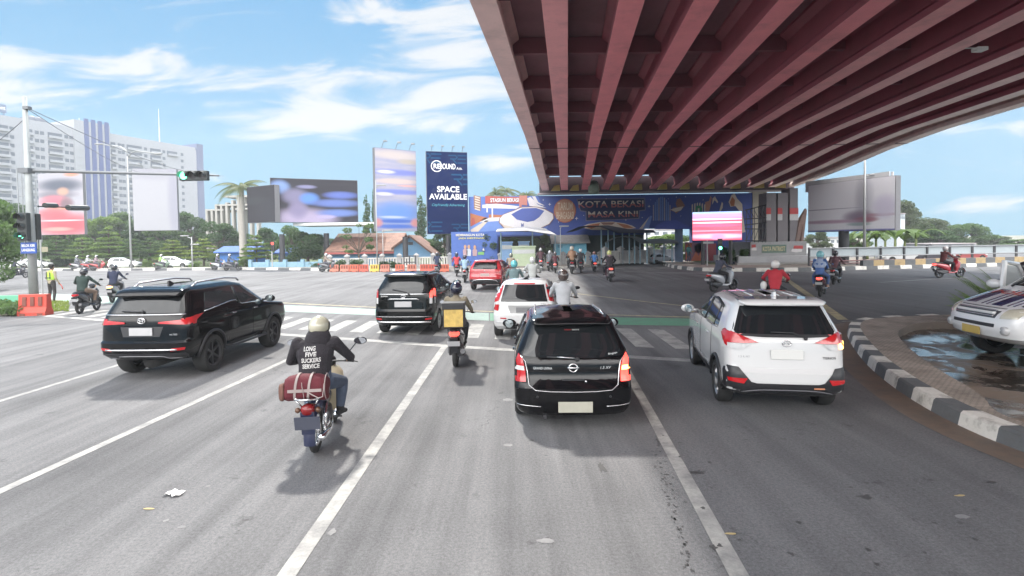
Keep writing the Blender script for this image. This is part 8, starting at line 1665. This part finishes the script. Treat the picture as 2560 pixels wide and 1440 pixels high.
tree('open crowned tree before the red tiled roof', 'open', 897, 560, 57.5, 92, 'mid')
tree('leafy tree left of the small painted wall', 'round', 1112, 560, 66, 75, 'dark')
for u, vt, w, y, lb_ in ((918, 482, 26, 80, 'dark columnar tree just left of the striped billboard'), (937, 468, 20, 80, 'tallest columnar tree touching the striped billboard'), (1054, 484, 40, 80, 'columnar tree between the two vertical billboards')): tree(lb_, 'column', u, vt, y, w, 'dark')
tree('dark tree under the pale sheet canopy', 'round', 1225, 585, 56.3, 55, 'dark', .15); tree('dark tree behind the pale blue cabinets', 'round', 1275, 585, 56.8, 60, 'dark', .15); tree('dark green tree at the right end of the pale canopy', 'round', 1352, 588, 56.6, 60, 'mid', .15)
tree('small tree at the right end of the arched canopy', 'round', 1704, 590, 62.5, 60, 'light'); tree('light green tree seen through the wall opening', 'round', 1655, 578, 75, 90, 'light')
gR = 'hazy trees on the right horizon'
for u, vt, w, lf_, y, lb_ in ((2262, 505, 110, 'grey', 100, 'tallest grey green tree right of the huge white billboard'), (2325, 545, 110, 'grey', 104, 'second hazy tree from the huge white billboard'), (2385, 553, 110, 'mid', 106, 'rounded hazy tree above the bright red scooter rider'), (2432, 560, 110, 'mid', 108, 'last hazy tree before the open sky at the right'), (2545, 598, 90, 'mid', 100, 'low hazy tree at the right photo edge'), (2480, 585, 90, 'grey', 112, 'small hazy tree between the rounded tree and the right edge'), (2290, 560, 120, 'mid', 98, 'broad hazy tree directly behind the banana plants'), (2350, 575, 120, 'dark', 95, 'low dark tree behind the bright red scooter rider')): tree(lb_, 'round', u, vt, y, w, lf_, group=gR)
tree('tree behind the huge white billboard pillar', 'round', 2135, 575, 75, 80, 'mid'); tree('tree left of the huge white billboard pillar', 'round', 2040, 580, 80, 70, 'grey'); tree('low tree between monument and truss', 'bush', 1888, 602, 56, 60, 'light', .25)
gB = 'dense dark trees closing the gaps behind the far verge'
for k, (u, vt, w) in enumerate(((-60, 540, 150), (55, 560, 120), (130, 575, 110), (200, 580, 120), (265, 575, 110), (325, 580, 120), (395, 585, 110), (455, 580, 110), (520, 578, 100), (560, 590, 90), (700, 590, 90), (745, 596, 90), (810, 590, 70), (860, 600, 70), (1000, 600, 60), (1075, 592, 60))): tree('dense dark tree filling the gap in the green belt behind the far verge', 'round', u, vt, 100+(k % 3)*4, w*1.15, ('dark', 'mid')[k % 2], group=gB)
# shrubs
gS = 'roadside shrubs'
for u, vt, w, y, lf_, lb_ in ((80, 640, 60, 74, 'mid', 'wide shrub behind the white saloon at the left'), (310, 636, 60, 72, 'dark', 'dark shrub behind the street lamp base'), (440, 636, 70, 73, 'dark', 'dark shrub behind the white minivan'), (540, 640, 60, 69, 'mid', 'shrub behind the two scooters near the kiosk'), (160, 640, 70, 74, 'dark', 'dark shrub left of the three scooters'), (725, 640, 60, 64, 'mid', 'shrub under the LED screen post'), (262, 655, 46, 66, 'mid', 'rounded shrub left of the white hatchback'), (220, 650, 34, 67, 'mid', 'shrub behind the three scooters'), (363, 648, 28, 66, 'light', 'small clipped shrub between the two white cars'), (488, 654, 40, 64, 'light', 'shrub just right of the white minivan'), (600, 648, 42, 62, 'light', 'shrub before the blue kiosk'), (622, 650, 40, 62, 'mid', 'shrub just right of the blue kiosk'), (848, 650, 60, 52.5, 'dark', 'low shrub behind the left orange barriers'), (890, 648, 60, 52.5, 'dark', 'low shrub behind the middle orange barriers'), (962, 652, 60, 52.5, 'dark', 'low shrub behind the yellow barrier'), (985, 655, 40, 52.5, 'dark', 'low shrub left of the dark gate'), (790, 655, 60, 58, 'mid', 'shrub left of the waiting motorcycle')): tree(lb_, 'bush', u, vt, y, w, lf_, 0, 'shrub', 'shrub', gS)
for u, vt, w, y, lf_, lb_ in ((1815, 617, 56, 49, 'dark', 'dark island shrub under the red LED screen'), (1862, 622, 44, 49.5, 'mid', 'island shrub touching the monument base')): tree(lb_, 'bush', u, vt, y, w, lf_, .25, 'shrub', 'shrub', 'shrubs on the island')
# hedge in front of the green wall
rg = random.Random(5); bl_ = []
hp, hq = gp(-120, 790), gp(62, 792); hp2, hq2 = G(-160, 23.4), G(62, 23.6)
for k in range(46):
    t = rg.random(); s_ = rg.random(); p = (hp+(hq-hp)*t)*(1-s_)+(hp2+(hq2-hp2)*t)*s_; bl_.append((p.x, p.y, .16+.08*rg.random(), .33, .33, .20))
vs, fs = leaves(rg, bl_, 7000, .13); me = bpy.data.meshes.new('hedge'); me.from_pydata(vs, [], fs); me.materials.append(LG['mid']); tag(link('hedge', me), 'low leafy hedge at the left edge before the green wall', 'hedge')
gv, gf_ = [], []
c0 = gp(135, 772)
for k in range(900):
    u = rg.uniform(95, 172); v = rg.uniform(757, 782); p = gp(u, v); a = rg.uniform(0, 6.28); h_ = rg.uniform(.05, .14); o = len(gv); gv += [(p.x-.02*math.cos(a), p.y-.02*math.sin(a), .05), (p.x+.02*math.cos(a), p.y+.02*math.sin(a), .05), (p.x+rg.uniform(-.05, .05), p.y+rg.uniform(-.05, .05), .05+h_)]; gf_.append((o, o+1, o+2))
me = bpy.data.meshes.new('grass'); me.from_pydata(gv, [], gf_); me.materials.append(LG['yellow']); tag(link('grass', me), 'thin dry grass around the feet of the police officer', 'grass', kind='stuff')
# palms
def frond(mb, base, az, up, L_, droop, wd, n=11, leaflet=.45, mi=0, st=1.0):
    d = Vector((math.cos(az), math.sin(az), 0)); P = []
    for k in range(n+1): t = k/n; P.append(Vector(base)+d*(L_*t*math.cos(up*(1-st*t)))+Vector((0, 0, L_*(math.sin(up)*t-droop*t*t))))
    mb.tube(P, [wd*(1-.8*k/n) for k in range(n+1)], 4, 0); sd = Vector((-d.y, d.x, 0))
    for k in range(1, n):
        t = k/n; q = P[k]; l_ = leaflet*(math.sin(math.pi*min(1, t*.85+.12)))
        for s_ in (-1, 1):
            for j in range(3):
                b0 = q+(P[k+1]-q)*(j/3); tip = b0+sd*s_*l_*.8+d*l_*.45-Vector((0, 0, l_*.45)); w_ = (P[k+1]-q).normalized()*l_*.085
                mb.add([b0-w_, b0+w_, tip], [(0, 1, 2)], 0)
def palm(label, u, vtop, vcrown, y, nf, L_, leaf, zb=0, r=.25, nm='palm_tree', trunk=True, up=(.1, 1.1), droop=.75, lw=.6):
    p = G(u, y); zc = zof(u, vcrown, y); root = thing(nm, label, 'palm', (p.x, y, zb), 0)
    if trunk: mb = MB(); mb.tube([(0, 0, 0), (0, 0, zc*.15), (0, 0, zc*.7), (0, 0, zc-zb)], [r*1.25, r, r*.85, r*.6], 10); mb.build('trunk', mat('palm_trunk', (.33, .31, .28), .85, var=.2), root, True); mb = MB(); mb.tube([(0, 0, zc-zb-1.0), (0, 0, zc-zb+.6)], [r*.7, r*.4], 8); mb.build('crown_shaft', LG['banana'], root, True)
    rg = random.Random(int(u))
    mb = MB()
    for k in range(nf): frond(mb, (0, 0, zc-zb), 6.283*k/nf+rg.uniform(-.25, .25), rg.uniform(*up), L_*rg.uniform(.85, 1.1), droop*rg.uniform(.7, 1.3), .05 if trunk else .02, leaflet=lw)
    mb.build('crown', LG[leaf], root, fix=False); return root
palm('royal palm with smooth pale trunk before the LED screens', 607, 420, 470, 64, 13, 3.3, 'palm', r=.42, up=(.0, 1.35), droop=.85, lw=.85)
for u, v, y, L_ in ((1240, 488, 75, 3.4), (1268, 480, 78, 3.4), (1318, 490, 78, 3.0)): palm({1240: 'left palm rising behind the painted train', 1268: 'middle palm rising behind the painted train', 1318: 'right palm rising beside the flyover end'}[u], u, v-15, v, y, 12, L_, 'palm', r=.22, droop=.9)
def spiky(label, p, L_, n, leaf, up=(.4, 1.35), seed=3):
    root = thing('palm_shrub', label, 'palm', tuple(p)); rg = random.Random(seed); mb = MB()
    for k in range(n): frond(mb, (rg.uniform(-.15, .15), rg.uniform(-.15, .15), 0), rg.uniform(0, 6.28), rg.uniform(*up), L_*rg.uniform(.7, 1.1), .35*rg.uniform(.6, 1.4), .010, n=12, leaflet=.20, st=.35)
    mb.build('fronds', LG[leaf], root, fix=False); mb = MB(); mb.tube([(0, 0, -.1), (0, 0, .35)], [.14, .10], 8); mb.build('stem', BARK, root, True); return root
spiky('spiky fan palm shrub beside the police pickup', (gd(2468, 15.2).x, 15.2, .15), 1.15, 40, 'light', (.8, 1.5)); spiky('second palm shrub behind the pickup mirror', (gd(2505, 17).x, 17, .15), 1.7, 26, 'light', (1.15, 1.56), seed=9)
def banana(label, u, y, h, seed):
    root = thing('banana_plant', label, 'plant', (G(u, y).x, y, 0), 0, 'banana plants behind the guard fence'); rg = random.Random(seed); mb = MB()
    for k in range(9):
        az = rg.uniform(0, 6.28); d = Vector((math.cos(az), math.sin(az), 0)); sd = Vector((-d.y, d.x, 0)); L_ = h*.75; rs_ = []
        for j in range(7): t = j/6; c = Vector((0, 0, h*.5))+d*L_*t*.8+Vector((0, 0, L_*(1.1*t-1.0*t*t))); w_ = .32*h*.3*math.sin(math.pi*(t*.9+.08)); rs_.append([c-sd*w_, c+Vector((0, 0, -.05)), c+sd*w_])
        mb.rings(rs_, False, closed=False)
    mb.build('leaf_crown', LG['banana'], root, fix=False); mb = MB(); mb.tube([(0, 0, 0), (0, 0, h*.55)], [.16, .10], 8); mb.build('stem', mat('banana_stem', (.16, .19, .07), .7), root, True)
for k, u in enumerate((2168, 2190, 2213, 2238, 2262, 2290)): banana('banana plant %s' % ('just right of the lighting mast', 'second right of the lighting mast', 'under the right corner of the huge white billboard', 'just right of the huge white billboard corner', 'under the tallest hazy tree', 'left of the bright red scooter rider helmet', 'just left of the bright red scooter rider', 'directly behind the bright red scooter rider')[k], u, 56+2*(k % 3), 4.0+.5*(k % 2), 60+k)
# hazy low skyline beyond the right fence and white shed
for lb_, u0, u1, v0, y, c in (('pale grey shed behind the huge white billboard pillar', 2060, 2118, 594, 85, (.52, .53, .52)), ('low grey roofed building beyond the guard fence', 2330, 2440, 610, 75, (.30, .31, .33)), ('pale slab building right of the white billboard', 2243, 2262, 535, 80, (.42, .47, .50)), ('white building seen through the wall opening', 1610, 1695, 574, 90, (.58, .59, .60))):
    root = thing('building', lb_, 'building'); mb = MB(); vbox(mb, u0, u1, v0, 0, y, 6, zb=0); mb.build('wall', mat('far_wall_%.2f' % c[0], c, .8, dirt=.1), root); mb = MB(); vbox(mb, u0-2, u1+2, v0-2, v0, y-.3, 6.6); mb.build('roof', mat('far_roof', (.33, .30, .30), .8), root)
    for k in range(4): m_ = MB(); u = u0+(u1-u0)*(k+.5)/4; vbox(m_, u-(u1-u0)*.07, u+(u1-u0)*.07, v0+6, v0+13, y-.04, .1); m_.build('window', mat('far_window', (.12, .14, .16), .3), root)
# cars seen behind the guard fence
for u, y, c, lb_ in ((2330, 53, (.05, .05, .06), 'dark car behind the guard fence left of the palm shrub'), (2410, 53.5, (.25, .05, .05), 'dark red car behind the guard fence at the palm shrub'), (2250, 53, (.4, .41, .42), 'grey car behind the guard fence under the banana plants')):
    cc = copy_tree(fc); relabel(cc, lb_); del cc['group']; cc.location = (G(u, y).x-2, y, 0); cc.rotation_euler = (0, 0, R(-88)); cc.scale = (1, 1, 1)
    for ch in cc.children:
        if ch.name.startswith('body'): ch.data = ch.data.copy(); ch.data.materials[0] = carpaint('far_paint_%.2f' % c[0], c)
# ---------------------------------------------------------------- air
mt = bpy.data.materials.new('haze'); nt, ns, lk = nodes(mt); ns.remove(ns['Principled BSDF']); pv = N(nt, 'ShaderNodeVolumePrincipled'); pv.inputs['Color'].default_value = (.90, .94, 1.0, 1); pv.inputs['Density'].default_value = HAZE; pv.inputs['Anisotropy'].default_value = .1; lk.new(pv.outputs[0], ns['Material Output'].inputs['Volume'])
if HAZE > 0:
    mb = MB(); mb.box((0, 140, 34), (620, 400, 70)); o = mb.build('haze', mt); tag(o, kind='stuff')
